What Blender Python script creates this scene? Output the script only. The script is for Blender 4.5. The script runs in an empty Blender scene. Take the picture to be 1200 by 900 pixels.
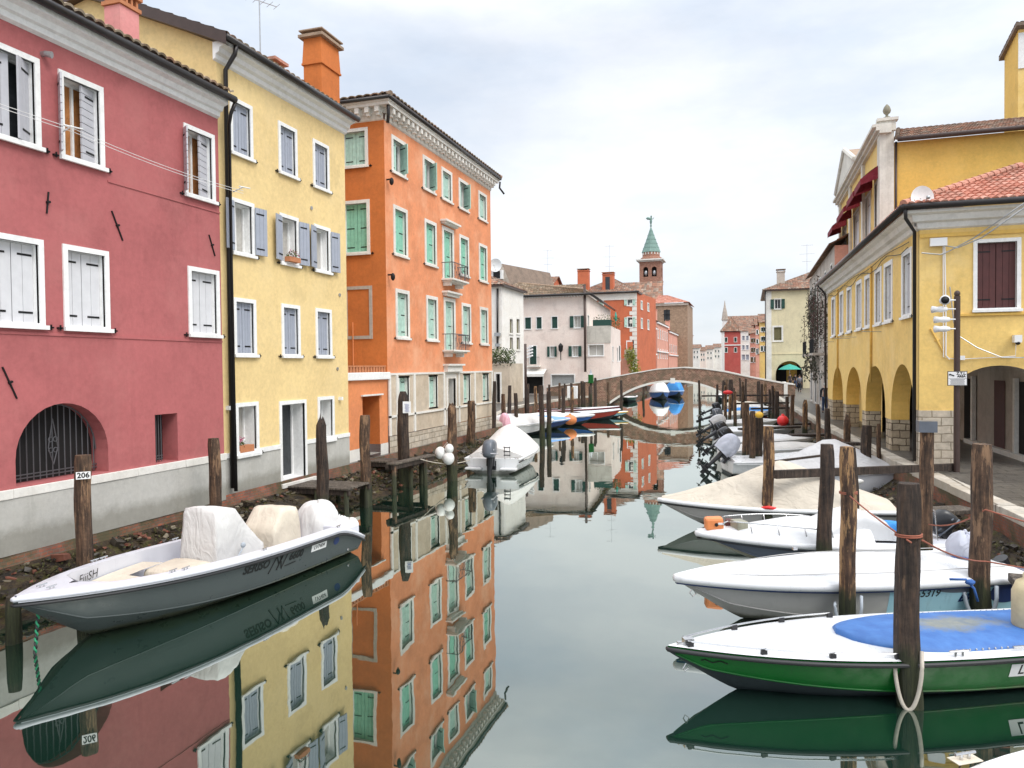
import bpy, math, random
from mathutils import Vector, Matrix, noise
R=math.radians
random.seed(7)
scene=bpy.context.scene; COL=scene.collection
# ---------------------------------------------------------------- camera model (eye 3.9 m above the water, on a bridge)
EYE=3.9; FPX=870.0; YAW=R(17.66); PIT=R(1.32); ROL=R(.6)
_f=Vector((-math.sin(YAW)*math.cos(PIT),math.cos(YAW)*math.cos(PIT),-math.sin(PIT)))
_r0=Vector((math.cos(YAW),math.sin(YAW),0)); _u0=_r0.cross(_f)
_r=_r0*math.cos(ROL)-_u0*math.sin(ROL); _u=_r0*math.sin(ROL)+_u0*math.cos(ROL)
def at(px,py,x=None,y=None,z=None):
    "where the sight line meets a real plane (survey helper)"
    d=_f+_r*((px-600)/FPX)+_u*((450-py)/FPX)
    if z is not None: k=(z-EYE)/d.z
    elif x is not None: k=x/d.x
    else: k=y/d.y
    return Vector((k*d.x,k*d.y,EYE+k*d.z))
# ---------------------------------------------------------------- frames and mesh builder
class Fr:
    def __init__(s,ox,oy,ux,uy):
        n=math.hypot(ux,uy); s.o=(ox,oy); s.u=(ux/n,uy/n); s.n=(uy/n,-ux/n)
    def P(s,u,w,v): return Vector((s.o[0]+u*s.u[0]+w*s.n[0], s.o[1]+u*s.u[1]+w*s.n[1], v))
ID=Fr(0,0,1,0)   # u=x, w=-y
ROOTM={}
class MB:
    def __init__(s): s.v=[]; s.f=[]; s.m=[]; s.uv={}
    def face(s,pts,mi=0,uv=None):
        i=len(s.v); s.v+= [Vector(p) for p in pts]; s.f.append(tuple(range(i,i+len(pts)))); s.m.append(mi)
        if uv: s.uv[len(s.f)-1]=uv
    def grid(s,rows,mi=0,closed=False,uvs=None):
        i=len(s.v); n=len(rows[0])
        for r in rows: s.v+=[Vector(p) for p in r]
        for a in range(len(rows)-1):
            for b in range(n if closed else n-1):
                c=(b+1)%n
                s.f.append((i+a*n+b,i+a*n+c,i+(a+1)*n+c,i+(a+1)*n+b)); s.m.append(mi)
    def box(s,fr,u0,u1,w0,w1,v0,v1,mi=0,taper=0):
        P=fr.P; t=taper
        c=[P(u0,w0,v0),P(u1,w0,v0),P(u1,w1,v0),P(u0,w1,v0),P(u0+t,w0+t,v1),P(u1-t,w0+t,v1),P(u1-t,w1-t,v1),P(u0+t,w1-t,v1)]
        i=len(s.v); s.v+=c
        for q in ((0,1,2,3),(4,7,6,5),(0,4,5,1),(1,5,6,2),(2,6,7,3),(3,7,4,0)):
            s.f.append(tuple(i+k for k in q)); s.m.append(mi)
    def bx(s,c,d,mi=0,rz=0,rx=0,ry=0):
        M=Matrix.Translation(c)@Matrix.Rotation(rz,4,'Z')@Matrix.Rotation(ry,4,'Y')@Matrix.Rotation(rx,4,'X')
        i=len(s.v)
        for z in (-.5,.5):
            for x,y in ((-.5,-.5),(.5,-.5),(.5,.5),(-.5,.5)): s.v.append(M@Vector((x*d[0],y*d[1],z*d[2])))
        for q in ((0,3,2,1),(4,5,6,7),(0,1,5,4),(1,2,6,5),(2,3,7,6),(3,0,4,7)):
            s.f.append(tuple(i+k for k in q)); s.m.append(mi)
    def tube(s,pts,r,mi=0,n=8,cap=True):
        pts=[Vector(p) for p in pts]; rs=r if isinstance(r,(list,tuple)) else [r]*len(pts)
        rows=[]
        ref=None
        for k,p in enumerate(pts):
            a=pts[max(k-1,0)]; b=pts[min(k+1,len(pts)-1)]; t=(b-a)
            if t.length<1e-9: t=Vector((0,0,1))
            t.normalize()
            if ref is None: ref=Vector((0,0,1)) if abs(t.z)<.9 else Vector((1,0,0))
            x=ref.cross(t)
            if x.length<1e-4: x=Vector((1,0,0)).cross(t)
            x.normalize(); y=t.cross(x); ref=y.cross(x)*-1 if False else ref
            rows.append([p+(x*math.cos(2*math.pi*j/n)+y*math.sin(2*math.pi*j/n))*rs[k] for j in range(n)])
        i0=len(s.v); s.grid(rows,mi,True)
        if cap:
            s.f.append(tuple(i0+j for j in range(n-1,-1,-1))); s.m.append(mi)
            L=i0+(len(pts)-1)*n
            s.f.append(tuple(L+j for j in range(n))); s.m.append(mi)
    def lathe(s,c,prof,n=12,mi=0,sx=1,sy=1):
        c=Vector(c)
        s.grid([[c+Vector((r*math.cos(2*math.pi*j/n)*sx,r*math.sin(2*math.pi*j/n)*sy,z)) for j in range(n)] for r,z in prof],mi,True)
    def blob(s,c,rad,mi=0,n=14,m=9,nz=0,seed=0,M=None,p=2.0):
        c=Vector(c); rows=[]
        def sg(a,e): return math.copysign(abs(a)**e,a)
        e=2.0/p
        for a in range(m+1):
            ph=-math.pi/2+math.pi*a/m; row=[]
            for b in range(n):
                th=2*math.pi*b/n
                q=Vector((sg(math.cos(ph),e)*sg(math.cos(th),e)*rad[0],sg(math.cos(ph),e)*sg(math.sin(th),e)*rad[1],sg(math.sin(ph),e)*rad[2]))
                if nz: q*=1+nz*noise.noise(q*(2.2/max(rad))+Vector((seed,seed*2,0)))
                if M: q=M@q
                row.append(c+q)
            rows.append(row)
        s.grid(rows,mi,True)
    def build(s,name,mats,parent=None,smooth=False,bev=0,local=False,merge=False):
        if not isinstance(mats,(list,tuple)): mats=[mats]
        me=bpy.data.meshes.new(name)
        org=Vector((0,0,0))
        if parent is not None and not local:
            inv=ROOTM[parent.name].inverted(); vs=[inv@v for v in s.v]
        elif parent is None and not local and s.v:
            xs=[v.x for v in s.v]; ys=[v.y for v in s.v]; zs=[v.z for v in s.v]
            org=Vector(((min(xs)+max(xs))/2,(min(ys)+max(ys))/2,min(zs))); vs=[v-org for v in s.v]
        else: vs=s.v
        me.from_pydata([tuple(v) for v in vs],[],s.f)
        for m in mats: me.materials.append(m)
        me.polygons.foreach_set('material_index',s.m)
        if smooth: me.polygons.foreach_set('use_smooth',[True]*len(s.f))
        if s.uv:
            uvl=me.uv_layers.new(name='UVMap')
            for fi,uv in s.uv.items():
                for li,c in zip(me.polygons[fi].loop_indices,uv): uvl.data[li].uv=c
        me.update()
        o=bpy.data.objects.new(name,me); COL.objects.link(o)
        if parent is not None: o.parent=parent; ROOTM[o.name]=ROOTM[parent.name]
        else:
            o.location=org; ROOTM[o.name]=Matrix.Translation(org)
        if merge:
            import bmesh
            b=bmesh.new(); b.from_mesh(me); bmesh.ops.remove_doubles(b,verts=b.verts,dist=1e-4); b.to_mesh(me); b.free()
        if bev:
            md=o.modifiers.new('bevel','BEVEL'); md.width=bev; md.segments=2; md.limit_method='ANGLE'
        return o
def tag(o,label=None,cat=None,group=None,kind=None):
    if label: o['label']=label
    if cat: o['category']=cat
    if group: o['group']=group
    if kind: o['kind']=kind
    return o
def thing(name,label,cat,loc=(0,0,0),rz=0,group=None):
    o=bpy.data.objects.new(name,None); COL.objects.link(o); o.location=loc; o.rotation_euler=(0,0,rz); o.empty_display_size=.3
    tag(o,label,cat,group); ROOTM[o.name]=Matrix.Translation(loc)@Matrix.Rotation(rz,4,'Z'); return o
def text(s,name,size,mat,parent,M,wrap=None,extr=.002,shear=0,bold=0):
    "flat lettering, converted to a mesh; M maps text plane to parent's local space"
    cu=bpy.data.curves.new(name,'FONT'); cu.body=s; cu.size=size; cu.shear=shear; cu.offset=bold; cu.extrude=extr; cu.resolution_u=3
    cu.align_x='CENTER'; cu.align_y='CENTER'
    t=bpy.data.objects.new(name+'_tmp',cu); COL.objects.link(t)
    dg=bpy.context.evaluated_depsgraph_get(); me=bpy.data.meshes.new_from_object(t.evaluated_get(dg))
    bpy.data.objects.remove(t); 
    for v in me.vertices:
        v.co = wrap(v.co) if wrap else M@v.co
    me.materials.clear(); me.materials.append(mat); me.name=name
    o=bpy.data.objects.new(name,me); COL.objects.link(o)
    o.parent=parent; ROOTM[o.name]=ROOTM[parent.name]
    return o
# ---------------------------------------------------------------- materials
def newmat(n):
    m=bpy.data.materials.new(n); m.use_nodes=True; nt=m.node_tree; b=nt.nodes['Principled BSDF']; return m,nt,b
def N(nt,t,**k):
    n=nt.nodes.new(t)
    for a,v in k.items():
        if a in n.inputs: n.inputs[a].default_value=v
        else: setattr(n,a,v)
    return n
def c4(c): return (c[0],c[1],c[2],1)
def ramp(nt,src,stops,out='Color'):
    r=nt.nodes.new('ShaderNodeValToRGB'); e=r.color_ramp.elements
    e[0].position=stops[0][0]; e[0].color=c4(stops[0][1]); e[1].position=stops[-1][0]; e[1].color=c4(stops[-1][1])
    for p,c in stops[1:-1]:
        x=e.new(p); x.color=c4(c)
    nt.links.new(src,r.inputs[0]); return r.outputs[0]
def coords(nt,scale=(1,1,1),kind='Object'):
    tc=nt.nodes.new('ShaderNodeTexCoord'); mp=nt.nodes.new('ShaderNodeMapping'); mp.inputs['Scale'].default_value=scale
    nt.links.new(tc.outputs[kind],mp.inputs[0]); return mp.outputs[0]
def noi(nt,vec,sc,det=4,ro=.6):
    n=nt.nodes.new('ShaderNodeTexNoise'); n.inputs['Scale'].default_value=sc; n.inputs['Detail'].default_value=det; n.inputs['Roughness'].default_value=ro
    if vec: nt.links.new(vec,n.inputs['Vector'])
    return n.outputs['Fac']
def mix(nt,f,a,b,bt='MIX'):
    m=nt.nodes.new('ShaderNodeMix'); m.data_type='RGBA'; m.blend_type=bt
    for s,i in ((f,0),(a,6),(b,7)):
        if hasattr(s,'links'): nt.links.new(s,m.inputs[i])
        elif i==0: m.inputs[0].default_value=s
        else: m.inputs[i].default_value=c4(s)
    return m.outputs[2]
def bump(nt,b,h,st=.3,di=.02):
    n=nt.nodes.new('ShaderNodeBump'); n.inputs['Strength'].default_value=st; n.inputs['Distance'].default_value=di
    nt.links.new(h,n.inputs['Height']); nt.links.new(n.outputs[0],b.inputs['Normal'])
def sc(c,k): return tuple(min(1,x*k) for x in c)
def plain(n,c,ro=.5,me=0,var=.12,bs=0,scl=6):
    m,nt,b=newmat(n); v=coords(nt); f=noi(nt,v,scl,5)
    nt.links.new(ramp(nt,f,[(.3,sc(c,1-var)),(.7,sc(c,1+var))]),b.inputs['Base Color'])
    b.inputs['Roughness'].default_value=ro; b.inputs['Metallic'].default_value=me
    if bs: bump(nt,b,noi(nt,v,scl*6,4),bs,.01)
    return m
def gel(n,c,ro=.25,me=0,var=.05):
    m,nt,b=newmat(n); v=coords(nt); a=ramp(nt,noi(nt,v,1.5,5),[(.3,sc(c,1-var)),(.7,sc(c,1+var))])
    st=ramp(nt,noi(nt,coords(nt,(5,5,.5)),1.4,7,.75),[(.56,(0,0,0)),(.78,(.45,.45,.45))]); gr=tuple(x*.45+.03 for x in c); a=mix(nt,st,a,gr)
    sp_=ramp(nt,noi(nt,v,22,3,.8),[(.66,(0,0,0)),(.74,(.4,.4,.4))]); a=mix(nt,sp_,a,gr)
    tc=nt.nodes.new('ShaderNodeTexCoord'); sp=nt.nodes.new('ShaderNodeSeparateXYZ'); nt.links.new(tc.outputs['Object'],sp.inputs[0])
    ad=nt.nodes.new('ShaderNodeMath'); ad.operation='MULTIPLY_ADD'; nt.links.new(noi(nt,coords(nt,(3,3,1)),2,5),ad.inputs[0]); ad.inputs[1].default_value=-.16; nt.links.new(sp.outputs[2],ad.inputs[2])
    a=mix(nt,ramp(nt,ad.outputs[0],[(-.0,(.75,.75,.75)),(.06,(0,0,0))]),a,(.07,.075,.04))
    nt.links.new(a,b.inputs['Base Color']); nt.links.new(ramp(nt,noi(nt,v,4,5,.7),[(.35,(ro,)*3),(.7,(ro+.25,)*3)]),b.inputs['Roughness']); return m
def plaster(n,c,stain=None,amt=.35,dirt=(.25,.2,.16),streak=.35,mott=.14,damp=None):
    m,nt,b=newmat(n); v=coords(nt)
    a=ramp(nt,noi(nt,v,.9,6,.65),[(.3,sc(c,1-mott)),(.5,c),(.72,sc(c,1+mott*.8))])
    fine=ramp(nt,noi(nt,v,9,5,.7),[(.25,(.86,.86,.86)),(.7,(1.06,1.06,1.06))])
    a=mix(nt,1,a,fine,'MULTIPLY')
    if stain: a=mix(nt,ramp(nt,noi(nt,v,.55,5,.7),[(.48,(0,0,0)),(.66,(amt,)*3)]),a,stain)
    st=ramp(nt,noi(nt,coords(nt,(3.2,3.2,.22)),1.6,6,.7),[(.55,(0,0,0)),(.8,(streak,)*3)])
    a=mix(nt,st,a,dirt if dirt else c)
    # old repairs: soft edged paler and darker patches
    a=mix(nt,ramp(nt,noi(nt,coords(nt,(1,1,1.4)),.34,8,.72),[(.50,(0,0,0)),(.53,(.16,.16,.16))]),a,sc(c,1.28))
    a=mix(nt,ramp(nt,noi(nt,coords(nt,(1.3,1.3,1)),.5,9,.75),[(.56,(0,0,0)),(.60,(.22,.22,.22))]),a,sc(c,.62))
    if damp:
        tc=nt.nodes.new('ShaderNodeTexCoord'); sp=nt.nodes.new('ShaderNodeSeparateXYZ'); nt.links.new(tc.outputs['Object'],sp.inputs[0])
        ad=nt.nodes.new('ShaderNodeMath'); ad.operation='MULTIPLY_ADD'; nt.links.new(noi(nt,coords(nt,(1,1,1)),1.6,8,.75),ad.inputs[0]); ad.inputs[1].default_value=-.5; nt.links.new(sp.outputs[2],ad.inputs[2])
        a=mix(nt,ramp(nt,ad.outputs[0],[(-.0,(.55,.55,.55)),(.22,(0,0,0))]),a,damp)
    nt.links.new(a,b.inputs['Base Color']); b.inputs['Roughness'].default_value=.9
    bump(nt,b,noi(nt,v,14,6,.7),.35,.012); return m
def tilemat(n,cols):
    m,nt,b=newmat(n); tc=nt.nodes.new('ShaderNodeTexCoord'); fl=nt.nodes.new('ShaderNodeVectorMath'); fl.operation='FLOOR'
    nt.links.new(tc.outputs['UV'],fl.inputs[0]); wn=nt.nodes.new('ShaderNodeTexWhiteNoise'); wn.noise_dimensions='2D'; nt.links.new(fl.outputs[0],wn.inputs[0])
    k=len(cols); a=ramp(nt,wn.outputs['Value'],[(i/(k-1),c) for i,c in enumerate(cols)])
    v=coords(nt); a=mix(nt,ramp(nt,noi(nt,v,1.3,6,.75),[(.45,(0,0,0)),(.7,(.7,.7,.7))]),a,(.12,.1,.075))
    a=mix(nt,1,a,ramp(nt,noi(nt,v,14,4),[(.3,(.7,.7,.7)),(.7,(1.1,1.1,1.1))]),'MULTIPLY')
    nt.links.new(a,b.inputs['Base Color']); b.inputs['Roughness'].default_value=.9; bump(nt,b,noi(nt,v,30,3),.4,.01); return m
def brick(n,c1,c2,mor,sx=4,rot=None,moss=None,bw=.5,rh=.25,kind='Object',vertical=True,msize=.02,dist=.01,mossz=None):
    m,nt,b=newmat(n); tc=nt.nodes.new('ShaderNodeTexCoord')
    src=tc.outputs[kind]
    if vertical:   # use (x+y, z)
        sp=nt.nodes.new('ShaderNodeSeparateXYZ'); nt.links.new(src,sp.inputs[0]); ad=nt.nodes.new('ShaderNodeMath'); ad.operation='ADD'
        nt.links.new(sp.outputs[0],ad.inputs[0]); nt.links.new(sp.outputs[1],ad.inputs[1]); cb=nt.nodes.new('ShaderNodeCombineXYZ')
        nt.links.new(ad.outputs[0],cb.inputs[0]); nt.links.new(sp.outputs[2],cb.inputs[1]); src=cb.outputs[0]
    wp=nt.nodes.new('ShaderNodeMixRGB'); wp.inputs[0].default_value=dist
    nz=nt.nodes.new('ShaderNodeTexNoise'); nz.inputs['Scale'].default_value=3; nt.links.new(src,nz.inputs[0]); nt.links.new(src,wp.inputs[1]); nt.links.new(nz.outputs['Color'],wp.inputs[2])
    br=nt.nodes.new('ShaderNodeTexBrick'); nt.links.new(wp.outputs[0],br.inputs['Vector'])
    br.inputs['Scale'].default_value=sx; br.inputs['Color1'].default_value=c4(c1); br.inputs['Color2'].default_value=c4(c2); br.inputs['Mortar'].default_value=c4(mor)
    br.inputs['Mortar Size'].default_value=msize; br.inputs['Brick Width'].default_value=bw; br.inputs['Row Height'].default_value=rh; br.inputs['Mortar Smooth'].default_value=.3
    v=coords(nt); a=mix(nt,1,br.outputs['Color'],ramp(nt,noi(nt,v,2.2,6,.75),[(.3,(.55,.55,.55)),(.7,(1.15,1.15,1.15))]),'MULTIPLY')
    if moss: a=mix(nt,ramp(nt,noi(nt,v,1.4,6,.7),[(.42,(0,0,0)),(.6,(.9,.9,.9))]),a,moss)
    nt.links.new(a,b.inputs['Base Color']); b.inputs['Roughness'].default_value=.85
    iv=nt.nodes.new('ShaderNodeMath'); iv.operation='SUBTRACT'; iv.inputs[0].default_value=1; nt.links.new(br.outputs['Fac'],iv.inputs[1])
    ad2=nt.nodes.new('ShaderNodeMath'); ad2.operation='MULTIPLY_ADD'; nt.links.new(noi(nt,v,12,5),ad2.inputs[0]); ad2.inputs[1].default_value=.6; nt.links.new(iv.outputs[0],ad2.inputs[2])
    bump(nt,b,ad2.outputs[0],.6,.02); return m
def wood(n,dark,lite,amt=.5,wet=True,top=None):
    m,nt,b=newmat(n)
    v=coords(nt,(9,9,.7)); g=noi(nt,v,2.2,7,.7)
    a=ramp(nt,g,[(.32,sc(dark,.25)),(.47,dark),(.56,sc(dark,1.6)),(.66,sc(lite,.6)),(.78,lite)])
    p=ramp(nt,noi(nt,coords(nt,(6,6,1.0)),1.3,7,.7),[(.66-amt*.25,(0,0,0)),(.70-amt*.25,(1,1,1))])
    a=mix(nt,1,a,ramp(nt,noi(nt,coords(nt,(2,2,2)),2.4,6,.75),[(.32,(.35,.33,.32)),(.62,(1.15,1.1,1.05))]),'MULTIPLY')
    a=mix(nt,p,a,ramp(nt,g,[(.3,sc(lite,.45)),(.7,lite)]))
    if wet:
        tc=nt.nodes.new('ShaderNodeTexCoord'); sp=nt.nodes.new('ShaderNodeSeparateXYZ'); nt.links.new(tc.outputs['Object'],sp.inputs[0])
        ad=nt.nodes.new('ShaderNodeMath'); ad.operation='MULTIPLY_ADD'; nt.links.new(noi(nt,coords(nt,(4,4,1.5)),2,4),ad.inputs[0]); ad.inputs[1].default_value=-.5; nt.links.new(sp.outputs[2],ad.inputs[2])
        w=ramp(nt,ad.outputs[0],[(.30,(1,1,1)),(.5,(0,0,0))])
        a=mix(nt,w,a,ramp(nt,g,[(.35,(.008,.01,.005)),(.7,(.05,.055,.02))]))
    nt.links.new(a,b.inputs['Base Color']); b.inputs['Roughness'].default_value=.75; bump(nt,b,g,1,.05); return m
def fabric(n,c,var=.1,ro=.8,wr=.25,scl=3):
    m,nt,b=newmat(n); v=coords(nt)
    a=ramp(nt,noi(nt,v,2.0,5,.6),[(.3,sc(c,1-var)),(.7,sc(c,1+var*.5))])
    a=mix(nt,ramp(nt,noi(nt,v,.8,6,.7),[(.5,(0,0,0)),(.75,(.35,.35,.35))]),a,sc(c,.6))
    nt.links.new(a,b.inputs['Base Color']); b.inputs['Roughness'].default_value=ro
    n1=nt.nodes.new('ShaderNodeTexNoise'); n1.inputs['Scale'].default_value=scl*.3; n1.inputs['Detail'].default_value=3; n1.inputs['Distortion'].default_value=1.6; nt.links.new(coords(nt,(1,2.2,1)),n1.inputs['Vector'])
    rd_=nt.nodes.new('ShaderNodeMath'); rd_.operation='PINGPONG'; rd_.inputs[1].default_value=.12; nt.links.new(n1.outputs['Fac'],rd_.inputs[0])
    ad=nt.nodes.new('ShaderNodeMath'); ad.operation='MULTIPLY_ADD'; nt.links.new(noi(nt,v,scl*1.2,4,.5),ad.inputs[0]); ad.inputs[1].default_value=.3; nt.links.new(rd_.outputs[0],ad.inputs[2])
    bump(nt,b,ad.outputs[0],min(1,wr*2.6),.22); return m
def leafm(n,cols):
    m,nt,b=newmat(n); v=coords(nt); wn=nt.nodes.new('ShaderNodeTexWhiteNoise'); sn=nt.nodes.new('ShaderNodeVectorMath'); sn.operation='SNAP'; sn.inputs[1].default_value=(.12,.12,.12)
    nt.links.new(v,sn.inputs[0]); nt.links.new(sn.outputs[0],wn.inputs[0])
    nt.links.new(ramp(nt,wn.outputs['Value'],[(i/(len(cols)-1),c) for i,c in enumerate(cols)]),b.inputs['Base Color']); b.inputs['Roughness'].default_value=.7; return m
M={}
M['red']=plaster('red_plaster',(.42,.122,.122),(.50,.18,.17),.4,(.26,.07,.075),.3,.12)
M['yellow']=plaster('yellow_plaster',(.80,.60,.285),(.83,.65,.36),.35,(.62,.43,.2),.2,.06)
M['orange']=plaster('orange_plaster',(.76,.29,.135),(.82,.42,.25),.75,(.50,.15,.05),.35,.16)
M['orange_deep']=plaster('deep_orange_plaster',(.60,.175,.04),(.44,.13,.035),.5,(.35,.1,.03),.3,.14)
M['orange_low']=plaster('orange_ground_floor_plaster',(.76,.27,.105),(.66,.24,.11),.5,(.5,.18,.07),.2,.1)
M['ochre']=plaster('ochre_plaster',(.82,.565,.19),(.85,.64,.30),.5,(.55,.33,.1),.3,.1)
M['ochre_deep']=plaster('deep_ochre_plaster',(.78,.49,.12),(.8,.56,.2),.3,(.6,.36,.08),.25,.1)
M['greybase']=plaster('grey_cement',(.50,.49,.455),(.40,.39,.35),.5,(.25,.24,.2),.35,.1,damp=(.17,.16,.12))
M['stoneW']=plaster('white_stone',(.78,.76,.71),(.6,.56,.48),.45,(.35,.32,.26),.35,.08)
M['white']=plaster('white_paint',(.86,.86,.845),(.76,.75,.71),.2,(.6,.57,.52),.12,.03)
M['stucco']=plaster('rough_beige_stucco',(.58,.49,.38),(.42,.33,.23),.7,(.25,.2,.14),.5,.22)
M['whitewall']=plaster('white_house_plaster',(.86,.83,.77),(.7,.62,.52),.4,(.45,.38,.3),.35,.08)
M['pinkwall']=plaster('pale_pink_plaster',(.84,.72,.65),(.68,.52,.45),.35,(.45,.36,.3),.3,.06)
M['concrete']=plaster('stained_concrete',(.55,.52,.46),(.3,.28,.24),.6,(.15,.14,.12),.7,.12)
M['rust']=plaster('rusty_red_plaster',(.58,.16,.075),(.45,.13,.07),.4,(.3,.1,.05),.3,.12)
M['pink']=plaster('pink_plaster',(.68,.28,.27),(.7,.4,.36),.4,(.4,.2,.18),.3,.12)
M['salmon']=plaster('salmon_plaster',(.74,.38,.29),(.6,.3,.22),.4,(.4,.22,.18),.3,.12)
M['tan']=plaster('tan_plaster',(.70,.62,.41),(.58,.5,.32),.4,(.3,.26,.18),.4,.1)
M['reddist']=plaster('distant_red_plaster',(.50,.10,.085),(.55,.18,.14),.4,(.3,.1,.08),.3,.12)
M['finial']=plaster('mossy_stone',(.26,.24,.18),(.14,.13,.08),.6,(.1,.1,.06),.5,.2)
M['pilast']=plaster('weathered_pale_stone',(.70,.67,.60),(.5,.46,.38),.6,(.3,.26,.2),.5,.12)
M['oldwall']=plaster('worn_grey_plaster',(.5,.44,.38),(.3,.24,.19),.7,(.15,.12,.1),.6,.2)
M['churchbrick']=brick('church_brick',(.38,.25,.16),(.46,.31,.21),(.4,.33,.26),1.2)
M['towerbrick']=brick('tower_brick',(.36,.16,.10),(.45,.22,.15),(.38,.25,.2),1.2)
M['bridgebrick']=brick('bridge_brick',(.24,.085,.05),(.46,.25,.16),(.46,.38,.3),2.2,moss=(.16,.12,.08),msize=.03)
M['bankbrick']=brick('wet_bank_brick',(.36,.10,.05),(.22,.09,.06),(.16,.14,.11),4.2,moss=(.07,.065,.03),msize=.03,dist=.06)
M['blocks']=brick('rough_stone_blocks',(.60,.50,.36),(.38,.30,.20),(.16,.12,.08),1.7,bw=.62,rh=.36,msize=.03,dist=.11)
M['blockslite']=brick('pale_stone_blocks',(.62,.55,.45),(.52,.44,.34),(.3,.25,.18),1.6,bw=.75,rh=.35,msize=.025,dist=.05)
M['paving']=brick('wet_stone_paving',(.10,.092,.082),(.155,.14,.12),(.05,.045,.04),1.3,bw=.8,rh=.42,vertical=False,msize=.018)
M['paving'].node_tree.nodes['Principled BSDF'].inputs['Roughness'].default_value=.38
M['kerb']=brick('white_kerb_stone',(.62,.58,.50),(.52,.47,.4),(.2,.17,.13),.6,bw=.9,rh=5,vertical=False,moss=(.38,.33,.26))
TR=[(.42,.17,.10),(.30,.14,.09),(.50,.27,.18),(.24,.15,.1),(.45,.33,.25)]
M['tile']=tilemat('old_roof_tiles',[(.34,.16,.10),(.22,.12,.08),(.44,.24,.16),(.17,.12,.09),(.42,.32,.25)])
M['tilemoss']=tilemat('mossy_roof_tiles',[(.24,.17,.10),(.32,.22,.14),(.17,.13,.08),(.46,.37,.27),(.34,.18,.11)])
M['tilered']=tilemat('pinkish_red_roof_tiles',[(.55,.2,.13),(.62,.28,.2),(.48,.16,.1),(.68,.36,.27)])
M['copper']=plaster('green_copper',(.2,.31,.27),(.12,.2,.18),.6,(.1,.16,.14),.5,.2)
M['gutter']=plain('dark_gutter_metal',(.035,.032,.032),.35,.4)
M['gutterb']=plain('brown_gutter_metal',(.07,.045,.038),.4,.3)
M['iron']=plain('black_iron',(.015,.015,.016),.5,.5)
M['irongrey']=plain('grey_iron_bars',(.13,.13,.14),.5,.6)
M['galv']=plain('galvanised_metal',(.45,.46,.47),.35,.7)
M['shut_grey']=plain('blue_grey_shutter_paint',(.36,.39,.46),.55,0,.06)
M['shut_lgrey']=plain('pale_grey_shutter_paint',(.52,.52,.555),.6,0,.06)
M['shut_mint']=plain('mint_green_shutter_paint',(.27,.60,.45),.55,0,.14)
M['shut_mintl']=plain('faded_mint_shutter_paint',(.44,.64,.55),.6,0,.16)
M['shut_dg']=plain('dark_green_shutter_paint',(.012,.06,.045),.5,0,.1)
M['shut_br']=plain('dark_red_shutter_paint',(.085,.022,.02),.55,0,.15)
M['shut_wh']=plain('pale_grey_white_shutter',(.66,.66,.68),.6,0,.05)
M['shut_ol']=plain('olive_shutter_paint',(.16,.14,.06),.6,0,.2)
M['glass']=plain('window_glass',(.03,.035,.04),.08,0,.3)
M['curtain']=fabric('orange_curtain',(.42,.17,.05))
M['curtw']=fabric('pale_curtain',(.5,.48,.44))
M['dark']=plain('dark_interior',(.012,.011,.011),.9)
M['shutterroll']=plain('grey_roller_shutter',(.42,.44,.44),.5,.2)
M['wood_d']=wood('dark_pile_wood',(.045,.03,.022),(.20,.12,.07),.25)
M['wood_m']=wood('brown_pile_wood',(.085,.05,.03),(.34,.2,.11),.5)
M['wood_l']=wood('peeled_pile_wood',(.075,.042,.025),(.50,.29,.13),.62)
M['plank']=wood('weathered_planks',(.1,.085,.07),(.26,.22,.18),.4,wet=False)
M['beam']=wood('dark_beam',(.04,.028,.022),(.12,.08,.06),.2,wet=False)
M['rubber']=plain('black_rubber',(.02,.02,.022),.5)
M['gel_w']=gel('white_gelcoat',(.70,.71,.72),.22,0,.03)
M['gel_lg']=gel('pale_grey_gelcoat',(.62,.63,.68),.28,0,.04)
M['gel_dg']=gel('dark_grey_gelcoat',(.075,.09,.09),.25,0,.06)
M['gel_g']=gel('grey_beige_gelcoat',(.38,.37,.36),.25,0,.04)
M['gel_green']=gel('green_gelcoat',(.0,.105,.012),.3,0,.08)
M['gel_navy']=gel('slate_blue_gelcoat',(.10,.12,.16),.25,0,.06)
M['gel_blue']=gel('blue_boat_paint',(.02,.10,.34),.3,0,.08)
M['gel_dblue']=gel('dark_blue_boat_paint',(.015,.035,.13),.3,0,.08)
M['gel_red']=gel('red_boat_paint',(.36,.035,.02),.35,0,.1)
M['gel_maroon']=gel('maroon_boat_paint',(.17,.012,.02),.35,0,.1)
M['gel_lb']=gel('light_blue_gelcoat',(.33,.58,.68),.25,0,.04)
M['antifoul']=plain('dark_antifouling',(.02,.03,.035),.6,0,.2)
M['antig']=plain('olive_hull_bottom',(.30,.29,.22),.5,0,.15)
M['cov_w']=fabric('white_cover',(.68,.67,.65),wr=.15); M['cov_c']=fabric('cream_cover',(.66,.59,.48),wr=.12); M['cov_b']=fabric('beige_canvas',(.58,.52,.43),wr=.2)
M['cov_g']=fabric('pale_grey_cover',(.52,.52,.53)); M['cov_lb']=fabric('light_blue_cover',(.2,.38,.75)); M['cov_pink']=fabric('pink_cover',(.72,.42,.5))
M['cov_lav']=fabric('lavender_grey_cover',(.50,.52,.60)); M['cov_lavd']=fabric('dark_lavender_cover',(.17,.17,.23)); M['cov_bl']=fabric('bright_blue_tarp',(.05,.28,.68))
M['blackeng']=plain('black_engine_paint',(.018,.019,.022),.3,0,.1); M['greyeng']=plain('grey_engine_paint',(.11,.125,.15),.3,0,.1)
M['orange_pl']=plain('orange_plastic',(.72,.24,.08),.5,0,.1); M['redbuoy']=plain('red_buoy_plastic',(.75,.03,.03),.4,0,.05); M['yel_pl']=plain('yellow_plastic',(.75,.45,.05),.5)
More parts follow.
